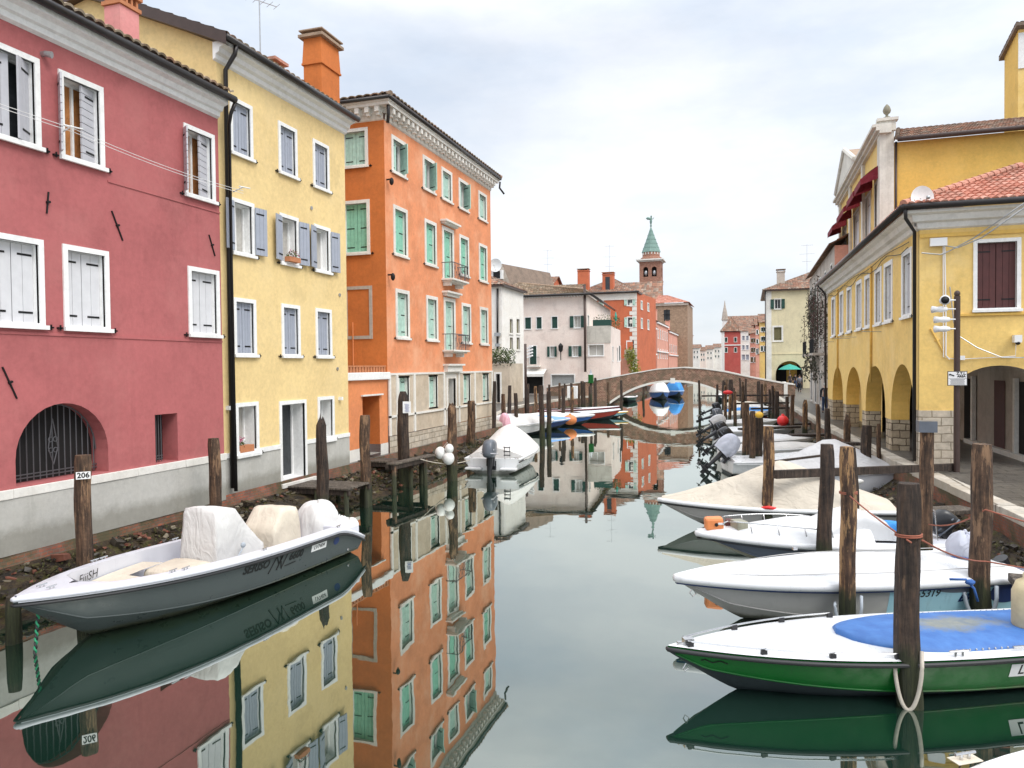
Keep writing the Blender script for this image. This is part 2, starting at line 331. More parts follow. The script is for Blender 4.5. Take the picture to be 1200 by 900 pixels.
M['fender']=plain('white_fender_plastic',(.78,.78,.76),.45,0,.05); M['steel']=plain('polished_steel',(.6,.6,.6),.2,.9)
M['rope_o']=plain('orange_brown_rope',(.30,.10,.06),.8); M['rope_w']=plain('pale_rope',(.5,.45,.38),.8); M['rope_g']=plain('green_rope',(.03,.28,.14),.8); M['rope_b']=plain('blue_rope',(.04,.12,.35),.8)
M['rope_gy']=plain('grey_blue_rope',(.36,.4,.44),.8)
M['ink']=plain('black_lettering',(.01,.01,.01),.5); M['paper']=plain('white_sign_face',(.8,.8,.8),.5,0,.02); M['inkb']=plain('blue_print',(.15,.18,.4),.6)
M['skin']=plain('skin',(.5,.3,.22),.6); M['cl_dark']=fabric('dark_clothing',(.02,.022,.03)); M['cl_jean']=fabric('blue_jeans',(.04,.07,.14)); M['cl_grey']=fabric('grey_jacket',(.16,.16,.18)); M['hairw']=plain('white_hair',(.6,.6,.58),.8); M['haird']=plain('dark_hair',(.03,.02,.015),.8)
M['leaf']=leafm('green_leaves',[(.03,.06,.012),(.07,.11,.02),(.12,.14,.035),(.05,.08,.02)])
M['leafy']=leafm('yellow_green_leaves',[(.16,.2,.02),(.3,.3,.04),(.1,.15,.02)])
M['leafd']=leafm('dry_dark_vine',[(.035,.03,.022),(.07,.06,.04),(.04,.05,.025),(.11,.09,.07)])
M['flower']=leafm('magenta_petals',[(.4,.01,.12),(.55,.03,.2)])
M['jug']=plain('old_cream_plastic',(.55,.46,.28),.5,0,.15)
M['terra']=plain('terracotta',(.5,.2,.09),.8)
M['awning_w']=fabric('white_awning',(.75,.73,.69)); M['awning_r']=fabric('dark_red_awning',(.20,.012,.025)); M['teal']=fabric('teal_umbrella',(.05,.38,.30))
# mud bank
def mudmat():
    m,nt,b=newmat('mossy_mud'); v=coords(nt,(1,1,2.5)); f=noi(nt,v,2.6,10,.8)
    a=ramp(nt,f,[(.34,(.008,.006,.004)),(.44,(.035,.024,.014)),(.52,(.09,.058,.03)),(.58,(.095,.085,.02)),(.64,(.16,.14,.04)),(.74,(.26,.19,.12))])
    nt.links.new(a,b.inputs['Base Color']); b.inputs['Roughness'].default_value=.7; bump(nt,b,f,1,.22); return m
M['mud']=mudmat()
def watermat():
    m=bpy.data.materials.new('canal_water'); m.use_nodes=True; nt=m.node_tree; nt.nodes.clear()
    out=nt.nodes.new('ShaderNodeOutputMaterial'); mx=nt.nodes.new('ShaderNodeMixShader'); d=nt.nodes.new('ShaderNodeBsdfDiffuse'); g=nt.nodes.new('ShaderNodeBsdfGlossy')
    d.inputs['Color'].default_value=(.006,.024,.016,1); g.inputs['Color'].default_value=(.89,.93,.88,1); g.inputs['Roughness'].default_value=.015
    lw=nt.nodes.new('ShaderNodeLayerWeight'); lw.inputs['Blend'].default_value=.5
    r=nt.nodes.new('ShaderNodeValToRGB'); e=r.color_ramp.elements; e[0].position=.0; e[0].color=(.06,.06,.06,1); e[1].position=1; e[1].color=(1,1,1,1)
    for p,c in ((.5,.35),(.65,.50),(.8,.67),(.9,.86)):
        x=e.new(p); x.color=(c,c,c,1)
    nt.links.new(lw.outputs['Facing'],r.inputs[0]); nt.links.new(r.outputs[0],mx.inputs[0]); nt.links.new(d.outputs[0],mx.inputs[1]); nt.links.new(g.outputs[0],mx.inputs[2])
    v=coords(nt,(1,1,1)); f=noi(nt,v,.35,3,.5); f2=noi(nt,v,1.7,2,.5)
    ad=nt.nodes.new('ShaderNodeMath'); ad.operation='MULTIPLY_ADD'; nt.links.new(f2,ad.inputs[0]); ad.inputs[1].default_value=.12; nt.links.new(f,ad.inputs[2])
    bp=nt.nodes.new('ShaderNodeBump'); bp.inputs['Strength'].default_value=.5; bp.inputs['Distance'].default_value=.012; nt.links.new(ad.outputs[0],bp.inputs['Height'])
    nt.links.new(bp.outputs[0],g.inputs['Normal'])
    nt.links.new(mx.outputs[0],out.inputs[0]); return m
M['water']=watermat()
# ---------------------------------------------------------------- architecture helpers
def wallgrid(mb,fr,u0,u1,v0,v1,ops,depth=.22,mi=0,w=0,rmi=None):
    rmi=mi if rmi is None else rmi
    ops=[o for o in ops if o[1]>u0 and o[0]<u1 and o[3]>v0 and o[2]<v1]
    us=sorted({u0,u1,*[max(u0,min(u1,x)) for o in ops for x in o[:2]]}); vs=sorted({v0,v1,*[max(v0,min(v1,x)) for o in ops for x in o[2:4]]})
    P=fr.P
    for a,b in zip(us,us[1:]):
        if b-a<1e-5: continue
        for c,d in zip(vs,vs[1:]):
            if d-c<1e-5: continue
            m,k=(a+b)/2,(c+d)/2
            if any(o[0]<m<o[1] and o[2]<k<o[3] for o in ops): continue
            mb.face([P(a,w,c),P(b,w,c),P(b,w,d),P(a,w,d)],mi)
    for o in ops:
        a,b,c,d=o[:4]; dp=o[5] if len(o)>5 else depth; t=w-dp; c=max(c,v0)
        if len(o)>4 and o[4]:
            rise=o[4]; sp=d-rise; n=16; cu=[]
            for i in range(n+1):
                th=math.pi*i/n; cu.append(((a+b)/2-(b-a)/2*math.cos(th), sp+rise*math.sin(th)))
            for (x0,z0),(x1,z1) in zip(cu,cu[1:]):
                mb.face([P(x0,w,z0),P(x1,w,z1),P(x1,w,d),P(x0,w,d)],mi)
                mb.face([P(x0,w,z0),P(x0,t,z0),P(x1,t,z1),P(x1,w,z1)],rmi)
            dd=sp
        else:
            dd=d; mb.face([P(a,w,d),P(a,t,d),P(b,t,d),P(b,w,d)],rmi)
        mb.face([P(a,w,c),P(a,t,c),P(a,t,dd),P(a,w,dd)],rmi); mb.face([P(b,w,c),P(b,w,dd),P(b,t,dd),P(b,t,c)],rmi)
        if c>v0+1e-4: mb.face([P(a,w,c),P(b,w,c),P(b,t,c),P(a,t,c)],rmi)
def leafbox(mb,fr,u0,w0,du,dw,L,v0,v1,th=.035,mi=0,off=0):
    # thin upright panel starting at hinge (u0,w0) heading (du,dw)
    nu,nw=-dw,du
    def Q(t,s,v): return fr.P(u0+du*t+nu*s,w0+dw*t+nw*s,v)
    a,b=off,L; s0,s1=-th/2,th/2
    c=[Q(a,s0,v0),Q(b,s0,v0),Q(b,s1,v0),Q(a,s1,v0),Q(a,s0,v1),Q(b,s0,v1),Q(b,s1,v1),Q(a,s1,v1)]
    i=len(mb.v); mb.v+=c
    for q in ((0,1,2,3),(4,7,6,5),(0,4,5,1),(1,5,6,2),(2,6,7,3),(3,7,4,0)): mb.f.append(tuple(i+k for k in q)); mb.m.append(mi)
def shutterleaf(mb,fr,u0,w0,ang,L,v0,v1,side,nb=3,straps=2,louver=False):
    s=1 if side=='L' else -1
    du,dw=s*math.cos(R(ang)),math.sin(R(ang))
    if louver:
        n=max(4,int((v1-v0)/.13))
        for i in range(n):
            z=v0+(v1-v0)*i/n; leafbox(mb,fr,u0,w0,du,dw,L,z+.008,z+(v1-v0)/n-.006,.035)
    else:
        for i in range(nb): leafbox(mb,fr,u0,w0,du,dw,L*(i+1)/nb-.006,v0,v1,.035,0,L*i/nb+.002)
    zs=[v0+(v1-v0)*k for k in ((.13,.87) if straps==2 else (.1,.5,.9))]
    for z in zs: leafbox(mb,fr,u0,w0,du,dw,L*.72,z-.018,z+.018,.05,1,.02)
class House:
    def __init__(s,name,label,cat,loc,group=None):
        s.r=thing(name,label,cat,loc,0,group); s.ops={}; s.w=MB(); s.wm=[]
    def mi(s,m):
        if m not in s.wm: s.wm.append(m)
        return s.wm.index(m)
    def op(s,fr,*o): s.ops.setdefault(id(fr),[]).append(o)
    def wall(s,fr,u0,u1,v0,v1,mat,depth=.22,w=0,rm=None):
        wallgrid(s.w,fr,u0,u1,v0,v1,s.ops.get(id(fr),[]),depth,s.mi(mat),w,s.mi(rm) if rm else None)
    def fill(s,pts,mat): s.w.face(pts,s.mi(mat))
    def wbox(s,mat,*a,**k): s.w.box(*a,mi=s.mi(mat),**k)
    def done(s): return s.w.build('wall',[M[m] for m in s.wm],s.r)
    def part(s,name,mb,mats,**k): return mb.build(name,[M[m] for m in ([mats] if isinstance(mats,str) else mats)],s.r,**k)
    def win(s,fr,a,b,c,d,kind='closed',sh='shut_grey',frm='white',fw=.1,ins=.16,ang=(175,175),sill=True,hw=True,arch=0,inside=None,straps=2,louver=False,proud=.03,name='window',label=None,nb=3):
        ia,ib,ic,id_=a+fw,b-fw,c+fw*.8,d-fw
        if name=='door': ic=c+.04
        dep=ins+.12
        s.op(fr,ia,ib,ic,id_,arch,dep)
        g=MB(); P=fr.P
        wd=-dep+.01
        # pane
        g.face([P(ia,wd,ic),P(ib,wd,ic),P(ib,wd,id_),P(ia,wd,id_)],0)
        if kind in('open','glass','half'):
            for u in (ia,(ia+ib)/2-.02,ib-.045): g.box(fr,u,u+.045,wd+.003,wd+.05,ic,id_,1)
            for v in (ic,id_-.05): g.box(fr,ia+.046,ib-.046,wd+.006,wd+.045,v,v+.05,1)
        pane='glass' if inside is None else inside
        if kind=='closed': pane='dark'
        o=g.build(name,[M[pane],M['white']],s.r)
        if label: o['label']=label
        if frm:
            g=MB(); q=proud
            if name!='door': g.box(fr,a,b,-.05,q,c,ic)
            g.box(fr,a,ia,-.05,q+.002,ic if name!='door' else c,id_)
            g.box(fr,ib,b,-.05,q+.002,ic if name!='door' else c,id_); g.box(fr,a,b,-.05,q,id_,d)
            e=.004
            for u in (ia+e,ib-e): g.face([P(u,-.04,ic),P(u,-dep+.012,ic),P(u,-dep+.012,id_),P(u,-.04,id_)])
            g.face([P(ia,-.04,id_-e),P(ib,-.04,id_-e),P(ib,-dep+.012,id_-e),P(ia,-dep+.012,id_-e)]); g.face([P(ia,-.04,ic+e),P(ib,-.04,ic+e),P(ib,-dep+.012,ic+e),P(ia,-dep+.012,ic+e)])
            g.build('frame',[M[frm]],o)
            if sill:
                g=MB(); g.box(fr,a-.03,b+.03,q+.002,q+.06,c-.03,c+.045)
                if hw:
                    for u in (a-.1,b+.1): g.box(fr,u-.05,u+.05,.0,.05,c+.0,c+.03,1); g.box(fr,u-.012,u+.012,.03,.05,c-.03,c+.07,1)
                g.build('sill',[M[frm],M['iron']],o)
        L=(ib-ia)/2
        if kind=='closed':
            for sd in 'LR':
                g=MB(); shutterleaf(g,fr,ia+.005 if sd=='L' else ib-.005,-ins+.02,0,L-.008,ic+.01,id_-.01,sd,nb,straps,louver); g.build('shutter',[M[sh],M['iron']],o)
        elif kind=='half':
            g=MB(); shutterleaf(g,fr,ia+.005,-ins+.02,ang[0],L,ic+.01,id_-.01,'L',nb,straps,louver); g.build('shutter',[M[sh],M['iron']],o)
            g=MB(); shutterleaf(g,fr,ib-.005,-ins+.02,ang[1],L,ic+.01,id_-.01,'R',nb,straps,louver); g.build('shutter',[M[sh],M['iron']],o)
        elif kind=='open':
            g=MB(); shutterleaf(g,fr,a+.02,proud+.035,ang[0],L+.06,ic,id_,'L',nb,straps,louver); g.build('shutter',[M[sh],M['iron']],o)
            g=MB(); shutterleaf(g,fr,b-.02,proud+.035,ang[1],L+.06,ic,id_,'R',nb,straps,louver); g.build('shutter',[M[sh],M['iron']],o)
        return o
def tiles(mb,A,B,C,D,tw=.24,cl=.38,clip=None,amp=.05,samp=4):
    A,B,C,D=map(Vector,(A,B,C,D)); nu=max(2,int((B-A).length/tw)); nv=max(2,int((D-A).length/cl))
    nrm=(B-A).cross(D-A).normalized()
    if nrm.z<0: nrm=-nrm
    def Q(s,t,h): return A.lerp(B,s).lerp(D.lerp(C,s),t)+nrm*h
    for j in range(nv):
        rows=[]
        for (t,hh) in ((j/nv,.035),((j+1)/nv,0.0)):
            rows.append([Q(i/(nu*samp),t,hh+amp*abs(math.cos(math.pi*i/samp))**.7) for i in range(nu*samp+1)])
        rows=[[Q(i/(nu*samp),j/nv,-.01+amp*abs(math.cos(math.pi*i/samp))**.7) for i in range(nu*samp+1)]]+rows
        for a in range(2):
            for i in range(nu*samp):
                if clip and not clip((i+.5)/(nu*samp),(j+.5)/nv): continue
                mb.face([rows[a][i],rows[a][i+1],rows[a+1][i+1],rows[a+1][i]],0,[(i/samp+.5,j+.1)]*4)
def ridge(mb,A,B,r=.09,step=.4):
    A,B=Vector(A),Vector(B); n=max(1,int((B-A).length/step))
    for i in range(n):
        p,q=A.lerp(B,i/n),A.lerp(B,(i+1)/n); mb.tube([p,q],[r*1.15,r*.9],0,8)
def gutter(H,pts,r=.07,mat='gutter',name='gutter'):
    g=MB(); g.tube(pts,r,0,8); return H.part(name,g,mat,smooth=True)
def hiproof(H,x0,x1,y0,y1,z,rise,tw=.3,cl=.45,mat='tile',over=.35,run=None,axis='x'):
    "hipped roof over a rectangle in world axes"
    x0-=over;x1+=over;y0-=over;y1+=over
    g=MB(); 
    if axis=='x':
        h=(y1-y0)/2 if run is None else run; r0=(x0+h,(y0+y1)/2,z+rise); r1=(x1-h,(y0+y1)/2,z+rise)
        if x1-x0<2*h: r0=r1=((x0+x1)/2,(y0+y1)/2,z+rise)
        quads=[((x0,y0,z),(x1,y0,z),r1,r0),((x1,y0,z),(x1,y1,z),r1,r1),((x1,y1,z),(x0,y1,z),r0,r1),((x0,y1,z),(x0,y0,z),r0,r0)]
    else:
        h=(x1-x0)/2 if run is None else run; r0=((x0+x1)/2,y0+h,z+rise); r1=((x0+x1)/2,y1-h,z+rise)
        quads=[((x0,y0,z),(x1,y0,z),r0,r0),((x1,y0,z),(x1,y1,z),r1,r0),((x1,y1,z),(x0,y1,z),r1,r1),((x0,y1,z),(x0,y0,z),r0,r1)]
    for q in quads:
        A,B,C,D=map(Vector,q)
        # true (non shrinking) tile columns clipped to the facet
        ex=(B-A); L=ex.length; ex=ex/L; top=(C+D)/2; up=(top-A)-ex*((top-A).dot(ex)); a0=(D-A).dot(ex)/L; a1=(C-A).dot(ex)/L
        tiles(g,A,B,B+up,A+up,tw,cl,clip=lambda s,t,a0=a0,a1=a1:(a0*t-.004<=s<=1-(1-a1)*t+.004))
    if (Vector(r1)-Vector(r0)).length>.2: ridge(g,r0,r1)
    for c,rr in (((x0,y0,z),r0),((x1,y0,z),r1 if axis=='x' else r0),((x1,y1,z),r1),((x0,y1,z),r0 if axis=='x' else r1)): ridge(g,c,rr)
    g.box(ID,x0,x1,-y1,-y0,z-.14,z-.012,1)
    return H.part('roof',g,[mat,'gutterb'])
def gableroof(H,x0,x1,y0,y1,z,rise,axis='x',tw=.3,cl=.45,mat='tile',over=.3,wallm=None):
    g=MB(); o=over
    if axis=='x':   # ridge along x
        ym=(y0+y1)/2; tiles(g,(x0-o,y0-o,z),(x1+o,y0-o,z),(x1+o,ym,z+rise),(x0-o,ym,z+rise),tw,cl); tiles(g,(x1+o,y1+o,z),(x0-o,y1+o,z),(x0-o,ym,z+rise),(x1+o,ym,z+rise),tw,cl); ridge(g,(x0-o,ym,z+rise+.03),(x1+o,ym,z+rise+.03))
        tri=[[(x,y0,z),(x,y1,z),(x,ym,z+rise)] for x in (x0,x1)]
    else:
        xm=(x0+x1)/2; tiles(g,(x0-o,y1+o,z),(x0-o,y0-o,z),(xm,y0-o,z+rise),(xm,y1+o,z+rise),tw,cl); tiles(g,(x1+o,y0-o,z),(x1+o,y1+o,z),(xm,y1+o,z+rise),(xm,y0-o,z+rise),tw,cl); ridge(g,(xm,y0-o,z+rise+.03),(xm,y1+o,z+rise+.03))
        tri=[[(x0,y,z),(x1,y,z),(xm,y,z+rise)] for y in (y0,y1)]
    if wallm:
        for t in tri: H.fill(t,wallm)
    return H.part('roof',g,mat)
def chimney(H,x,y,z0,z1,w=.5,d=None,mat='rust',cap='tile',par=None,capm='stoneW'):
    d=d or w; g=MB(); g.bx((x,y,(z0+z1)/2),(w,d,z1-z0)); g.bx((x,y,z1+.05),(w+.14,d+.14,.1),1)
    for sx in (-1,1):
        for sy in (-1,1): g.bx((x+sx*(w/2-.06),y+sy*(d/2-.06),z1+.19),(.1,.1,.18),0)
    g.bx((x,y,z1+.32),(w+.2,d+.2,.08),2)
    return g.build('chimney',[M[mat],M[mat],M[cap]],par or H.r)
def antenna(x,y,z,h,label,rz=0,group=None):
    t=thing('antenna',label,'antenna',(x,y,z),rz,group)
    g=MB(); g.tube([(0,0,0),(0,0,h)],.02,0,6); g.build('mast',M['galv'],t,local=True)
    for k,(zz,L) in enumerate(((h*.97,1.3),(h*.72,1.7),(h*.5,1.1))):
        g=MB(); g.tube([(-L/2,0,zz),(L/2,0,zz)],.014,0,5)
        for i in range(6): g.tube([(-L/2+L*i/5,-.22,zz),(-L/2+L*i/5,.22,zz)],.008,0,4)
        g.build('aerial',M['galv'],t,local=True)
    return t
def dish(par,x,y,z,r,facing,name='satellite_dish'):
    g=MB(); Mx=Matrix.Rotation(facing,3,'Z'); rows=[]
    for i in range(6):
        rr=r*i/5; rows.append([Vector((x,y,z))+Mx@Vector((rr*math.cos(2*math.pi*j/20),-.18*(rr/r)**2*r*1.5+.05-.12*rr*math.sin(2*math.pi*j/20)*0,rr*math.sin(2*math.pi*j/20))) for j in range(20)])
    g.grid(rows,0,True); p=Vector((x,y,z)); g.tube([p+Mx@Vector((0,0,-r*.9)),p+Mx@Vector((0,-r*.9,-.1*r))],.015,1,5); g.bx(p+Mx@Vector((0,-r*.9,-.05)),(.08,.12,.08),1); g.tube([p+Mx@Vector((0,.05,0)),p+Mx@Vector((0,.3,-.1)),p+Mx@Vector((0,.3,-r-.4))],.025,1,6)
    return g.build(name,[M['white'],M['galv']],par,smooth=True)
def leaves(mb,c,rad,n,size,mi=0,rnd=random,hang=0):
    c=Vector(c)
    for _ in range(n):
        while 1:
            q=Vector((rnd.uniform(-1,1),rnd.uniform(-1,1),rnd.uniform(-1,1)))
            if q.length<1: break
        q=q.normalized()*q.length**.5
        p=c+Vector((q.x*rad[0],q.y*rad[1],q.z*rad[2])); s=size*rnd.uniform(.6,1.4)
        a=Vector((rnd.uniform(-1,1),rnd.uniform(-1,1),rnd.uniform(-1,1)-hang)).normalized(); b=a.cross(Vector((rnd.uniform(-1,1),rnd.uniform(-1,1),rnd.uniform(-1,1)))).normalized()
        mb.face([p,p+a*s+b*s*.4,p+a*s*1.9,p+a*s-b*s*.4],mi)
# ================================================================ SETTING
g=MB(); g.face([(-600,-60,0),(600,-60,0),(600,900,0),(-600,900,0)]); tag(g.build('canal_water',M['water']),kind='structure')
LE=[(-12.0,-30),(-12.0,36),(-13.1,38.5),(-14.6,43),(-16.2,51),(-16,62),(-15.2,70.5),(-14.2,71.5),(-14.2,110),(-15,210),(-22,230),(-60,260)]
RE=[(5.75,-30),(5.4,5),(4.75,17),(4.4,21),(4.1,24),(3.75,30),(3.3,39),(2.85,50),(2.25,70.5),(1.9,98),(0,110),(-6,150),(-12,200),(-40,262)]
g=MB()
for i in range(len(LE)-1):
    (x0,y0),(x1,y1)=LE[i],LE[i+1]; z=1.0 if y0>=36 else .8
    g.face([(-600,y0,z),(x0-.01,y0,z),(x1-.01,y1,z),(-600,y1,z)])
    if y0>=36: g.face([(x0-.01,y0,z),(x0-.01,y0,-1.5),(x1-.01,y1,-1.5),(x1-.01,y1,z)])
for i in range(len(RE)-1):
    (x0,y0),(x1,y1)=RE[i],RE[i+1]
    g.face([(x0+.3,y0,1),(600,y0,1),(600,y1,1),(x1+.3,y1,1)])
g.face([(-600,262,1),(600,262,1),(600,900,1),(-600,900,1)]); g.face([(-60,262,1),(-30,262,1),(-30,262,-1),(-60,262,-1)])
tag(g.build('ground',M['paving']),kind='structure')
# right quay: kerb of pale stone over a brick and mud face
def kerb(edge,w=.42,z=1.02,name='kerb'):
    g=MB()
    for (x0,y0),(x1,y1) in zip(edge,edge[1:]):
        n=max(1,int(math.hypot(x1-x0,y1-y0)/1.3))
        for i in range(n):
            a,b=i/n,(i+1)/n; p=Vector((x0+(x1-x0)*a,y0+(y1-y0)*a,0)); q=Vector((x0+(x1-x0)*b,y0+(y1-y0)*b,0)); d=(q-p).normalized(); nn=Vector((d.y,-d.x,0)); j=random.uniform(-.02,.02)
            p+=d*.006; q-=d*.006
            lo=z-.2; o=nn*j
            cs=[p+o,q+o,q+nn*w,p+nn*w]
            i0=len(g.v); g.v+=[c+Vector((0,0,lo)) for c in cs]+[c+Vector((0,0,z+random.uniform(-.008,.008))) for c in cs]
            for f in ((3,2,1,0),(4,5,6,7),(0,1,5,4),(1,2,6,5),(2,3,7,6),(3,0,4,7)): g.f.append(tuple(i0+k for k in f)); g.m.append(0)
    return tag(g.build(name,[M['kerb']],bev=.015),kind='structure')
kerb(RE[:10])
kerb([(x,y) for x,y in reversed(LE[1:8])])
def bank(name,edge,prof,mats,sgn,step=.3):
    g=MB(); pts=[]
    for (x0,y0),(x1,y1) in zip(edge,edge[1:]):
        n=max(1,int(math.hypot(x1-x0,y1-y0)/step)); pts+=[(x0+(x1-x0)*i/n,y0+(y1-y0)*i/n) for i in range(n)]
    pts.append(edge[-1])
    rows=[]
    for d,z,k in prof:
        row=[]
        for x,y in pts:
            q=noise.noise(Vector((x*.5,y*.9,z*2)))*k+noise.noise(Vector((x*2,y*3.1,z*5)))*k*.5
            row.append((x+sgn*(d+q),y,z+q*.35))
        rows.append(row)
    g.grid(rows[:3],0); g.grid(rows[2:],1)
    return tag(g.build(name,[M[m] for m in mats],smooth=True),kind='structure')
bank('quay_brick_face',RE[:10],[(0,.86,0),(.02,.6,.02),(.03,.46,.05),(-.12,.36,.16),(-.3,.24,.2),(-.5,.12,.2),(-.75,.03,.18),(-1.0,-.14,.2),(-1.8,-.8,.2)],('bankbrick','mud'),1,.15)
bank('left_mud_bank',LE[:2],[(0,.88,0),(.03,.70,.03),(.06,.60,.06),(.22,.50,.16),(.4,.44,.3),(.6,.30,.34),(.8,.24,.34),(1.0,.10,.3),(1.2,.04,.25),(1.5,-.12,.15),(3,-1,.2)],('bankbrick','mud'),1,.14)
bank('left_quay_face',LE[1:9],[(0,.84,0),(.02,.5,.02),(.03,.3,.05),(.15,.18,.1),(.4,.03,.1),(.8,-.25,.12),(2,-1,.2)],('bankbrick','mud'),1)
# rubble and weed on the two mud banks
def rubble(name,edge,sgn,d0,d1,z0,z1,n,seed):
    rr=random.Random(seed); g=MB(); L=[math.hypot(b[0]-a[0],b[1]-a[1]) for a,b in zip(edge,edge[1:])]
    for _ in range(n):
        k=rr.choices(range(len(L)),L)[0]; f=rr.random(); a,b=edge[k],edge[k+1]; q=rr.random()**1.3; d=d0+(d1-d0)*q; z=z0+(z1-z0)*q
        x=a[0]+(b[0]-a[0])*f+sgn*d; y=a[1]+(b[1]-a[1])*f; s_=rr.uniform(.03,.085)*(1 if rr.random()<.9 else 1.8)
        i0=len(g.v); g.bx((x,y,z+.02),(s_*rr.uniform(1,1.9),s_*rr.uniform(.8,1.3),s_*rr.uniform(.4,.9)),rr.choice([0,0,0,0,3,3,3,1,2]),rz=rr.uniform(0,3),rx=rr.uniform(-.5,.5),ry=rr.uniform(-.4,.4))
        for v in g.v[i0:]: v+=Vector((rr.uniform(-1,1),rr.uniform(-1,1),rr.uniform(-1,1)))*s_*.18
    for _ in range(n):
        k=rr.choices(range(len(L)),L)[0]; f=rr.random(); a,b=edge[k],edge[k+1]; q=rr.random(); d=d0+(d1-d0)*q; z=z0+(z1-z0)*q
        leaves(g,(a[0]+(b[0]-a[0])*f+sgn*d,a[1]+(b[1]-a[1])*f,z+.01),(.12,.16,.012),6,.026,4,rr)
    tag(g.build(name,[M['mud'],M['rub_brick'],M['rub_stone'],M['rub_dark'],M['weed']]),'broken bricks, stones and green weed lying on the mud bank at the foot of the %s'%('left houses' if sgn>0 and edge is not RE else 'right quay'),'rubble',kind='stuff')
M['rub_brick']=plain('broken_brick',(.17,.062,.038),.85,0,.3,.4); M['rub_stone']=plain('dirty_stone',(.20,.17,.12),.85,0,.3,.4); M['rub_dark']=plain('wet_dark_stone',(.04,.033,.025),.5,0,.4,.4); M['weed']=plain('bank_weed',(.075,.075,.02),.8,0,.4)
rubble('left_rubble',[(-12,5),(-12,36)],1,.15,1.25,.58,.08,1700,31)
rubble('right_rubble',[(5.5,3),(4.75,17),(4.4,21),(4.1,24),(3.75,30),(3.3,39)],-1,.1,.75,.42,.06,500,37)
# ================================================================ RED HOUSE
Y0,Y1=4.0,14.85
FR=Fr(-12,0,0,1); H=House('red_house','dark pink plastered house with white framed windows and a barred arch, at far left','house',(-14,9.5,.8))
H.win(FR,9.12,10.16,7.84,9.45,'half','shut_lgrey',ang=(8,30))
H.win(FR,10.54,11.53,7.82,9.43,'half','shut_lgrey',ang=(122,16),inside='curtain',louver=True)
H.win(FR,13.70,14.70,7.82,9.43,'half','shut_lgrey',ang=(122,16),inside='curtain',louver=True)
H.win(FR,6.2,7.2,7.84,9.45,'closed','shut_lgrey'); 
for a in (6.2,9.12,10.54,13.74): H.win(FR,a,a+1.03,4.68,6.25,'closed','shut_wh',nb=2,straps=2)
H.op(FR,9.53,11.47,1.93,3.32,.95,.42); H.op(FR,12.69,13.34,1.92,2.96,0,.42)
H.op(FR,6.3,7.0,1.93,2.96,0,.42)
H.wall(FR,Y0,Y1,1.78,9.92,'red'); H.wall(FR,Y0,Y1,.78,1.74,'greybase',w=.03)
H.fill([(-12,Y0,1.74),(-11.97,Y0,1.74),(-11.97,Y1,1.74),(-12,Y1,1.74)],'greybase')
H.fill([(-12,Y0,.7),(-12,Y0,9.9),(-22,Y0,9.9),(-22,Y0,.7)],'red'); H.fill([(-22,Y0,.7),(-22,Y0,9.9),(-22,Y1,9.9),(-22,Y1,.7)],'red')
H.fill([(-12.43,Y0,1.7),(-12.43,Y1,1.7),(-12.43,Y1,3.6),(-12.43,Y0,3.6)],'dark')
H.done()
g=MB()
for i in range(8): g.box(FR,Y0+i*1.36+.01,Y0+(i+1)*1.36,.0,.045+.008*(i%2),1.74,1.90)
H.part('stone_band',g,'stoneW',bev=.008)
def grate(H,fr,a,b,c,d,arch,n,w=-.3,name='window_grate'):
    g=MB()
    for i in range(n):
        u=a+(b-a)*(i+.5)/n; top=d
        if arch: top=d-arch+arch*math.sqrt(max(0,1-((u-(a+b)/2)/((b-a)/2))**2))
        g.tube([fr.P(u,w,c+.02),fr.P(u,w,top-.02)],.011,0,5)
    for v in (c+.08,c+.14): g.tube([fr.P(a,w,v),fr.P(b,w,v)],.012,0,5)
    if arch:
        m=(a+b)/2; v0=c+.62
        for s in (-1,1):
            g.tube([fr.P(m,w+.02,c+.25),fr.P(m+s*.1,w+.02,v0-.05),fr.P(m,w+.02,c+1.1)],.01,0,5)
            for k in (-1,1):
                g.tube([fr.P(m+s*(.05+.045*math.cos(t)),w+.02,v0+k*.1+.045*math.sin(t)) for t in [x*.7 for x in range(10)]],.009,0,5)
        g.tube([fr.P(m-(b-a)/2*math.cos(math.pi*i/14)*.98,w,d-arch+arch*.98*math.sin(math.pi*i/14)) for i in range(15)],.014,0,5)
    H.part(name,g,'irongrey')
grate(H,FR,9.53,11.47,1.93,3.32,.95,15); grate(H,FR,12.69,13.05,1.92,2.96,0,5,-.15)
for v in (2.2,2.45,2.7): pass
g=MB(); prof=[(.0,9.86),(.08,9.90),(.09,10.0),(.16,10.02),(.2,10.12),(.32,10.16),(.33,10.28)]
g.grid([[FR.P(Y0,w,v),FR.P(Y1-.02,w,v)] for w,v in prof]); g.face([FR.P(Y1-.02,w,v) for w,v in prof]+[FR.P(Y1-.02,0,10.28)]); H.part('cornice',g,'white')
gutter(H,[FR.P(Y0,.42,10.3),FR.P(Y1+.1,.42,10.3)],.085); 
g=MB(); g.box(FR,Y0,Y1+.05,-.1,.36,10.29,10.33); tiles(g,(-11.55,Y0,10.4),(-11.55,Y1,10.4),(-17,Y1,12.3),(-17,Y0,12.3),.22,.4); H.part('roof',g,'tilemoss')
gutter(H,[FR.P(14.95,.42,10.22),FR.P(14.95,.3,10.0),FR.P(15.1,.12,9.8),FR.P(15.1,.12,.95)],.045,name='downpipe')
p0=at(148,17,x=-12.75); g=MB(); g.bx((-12.9,12.95,10.95),(.42,.52,1.5)); g.bx((-12.9,12.95,11.75),(.5,.6,.08),1)
for k in range(4): g.bx((-12.9,12.74+k*.14,11.87),(.44,.05,.16),1)
g.bx((-12.9,12.95,12.0),(.54,.64,.07),1); H.part('chimney',g,['pink','terra'])
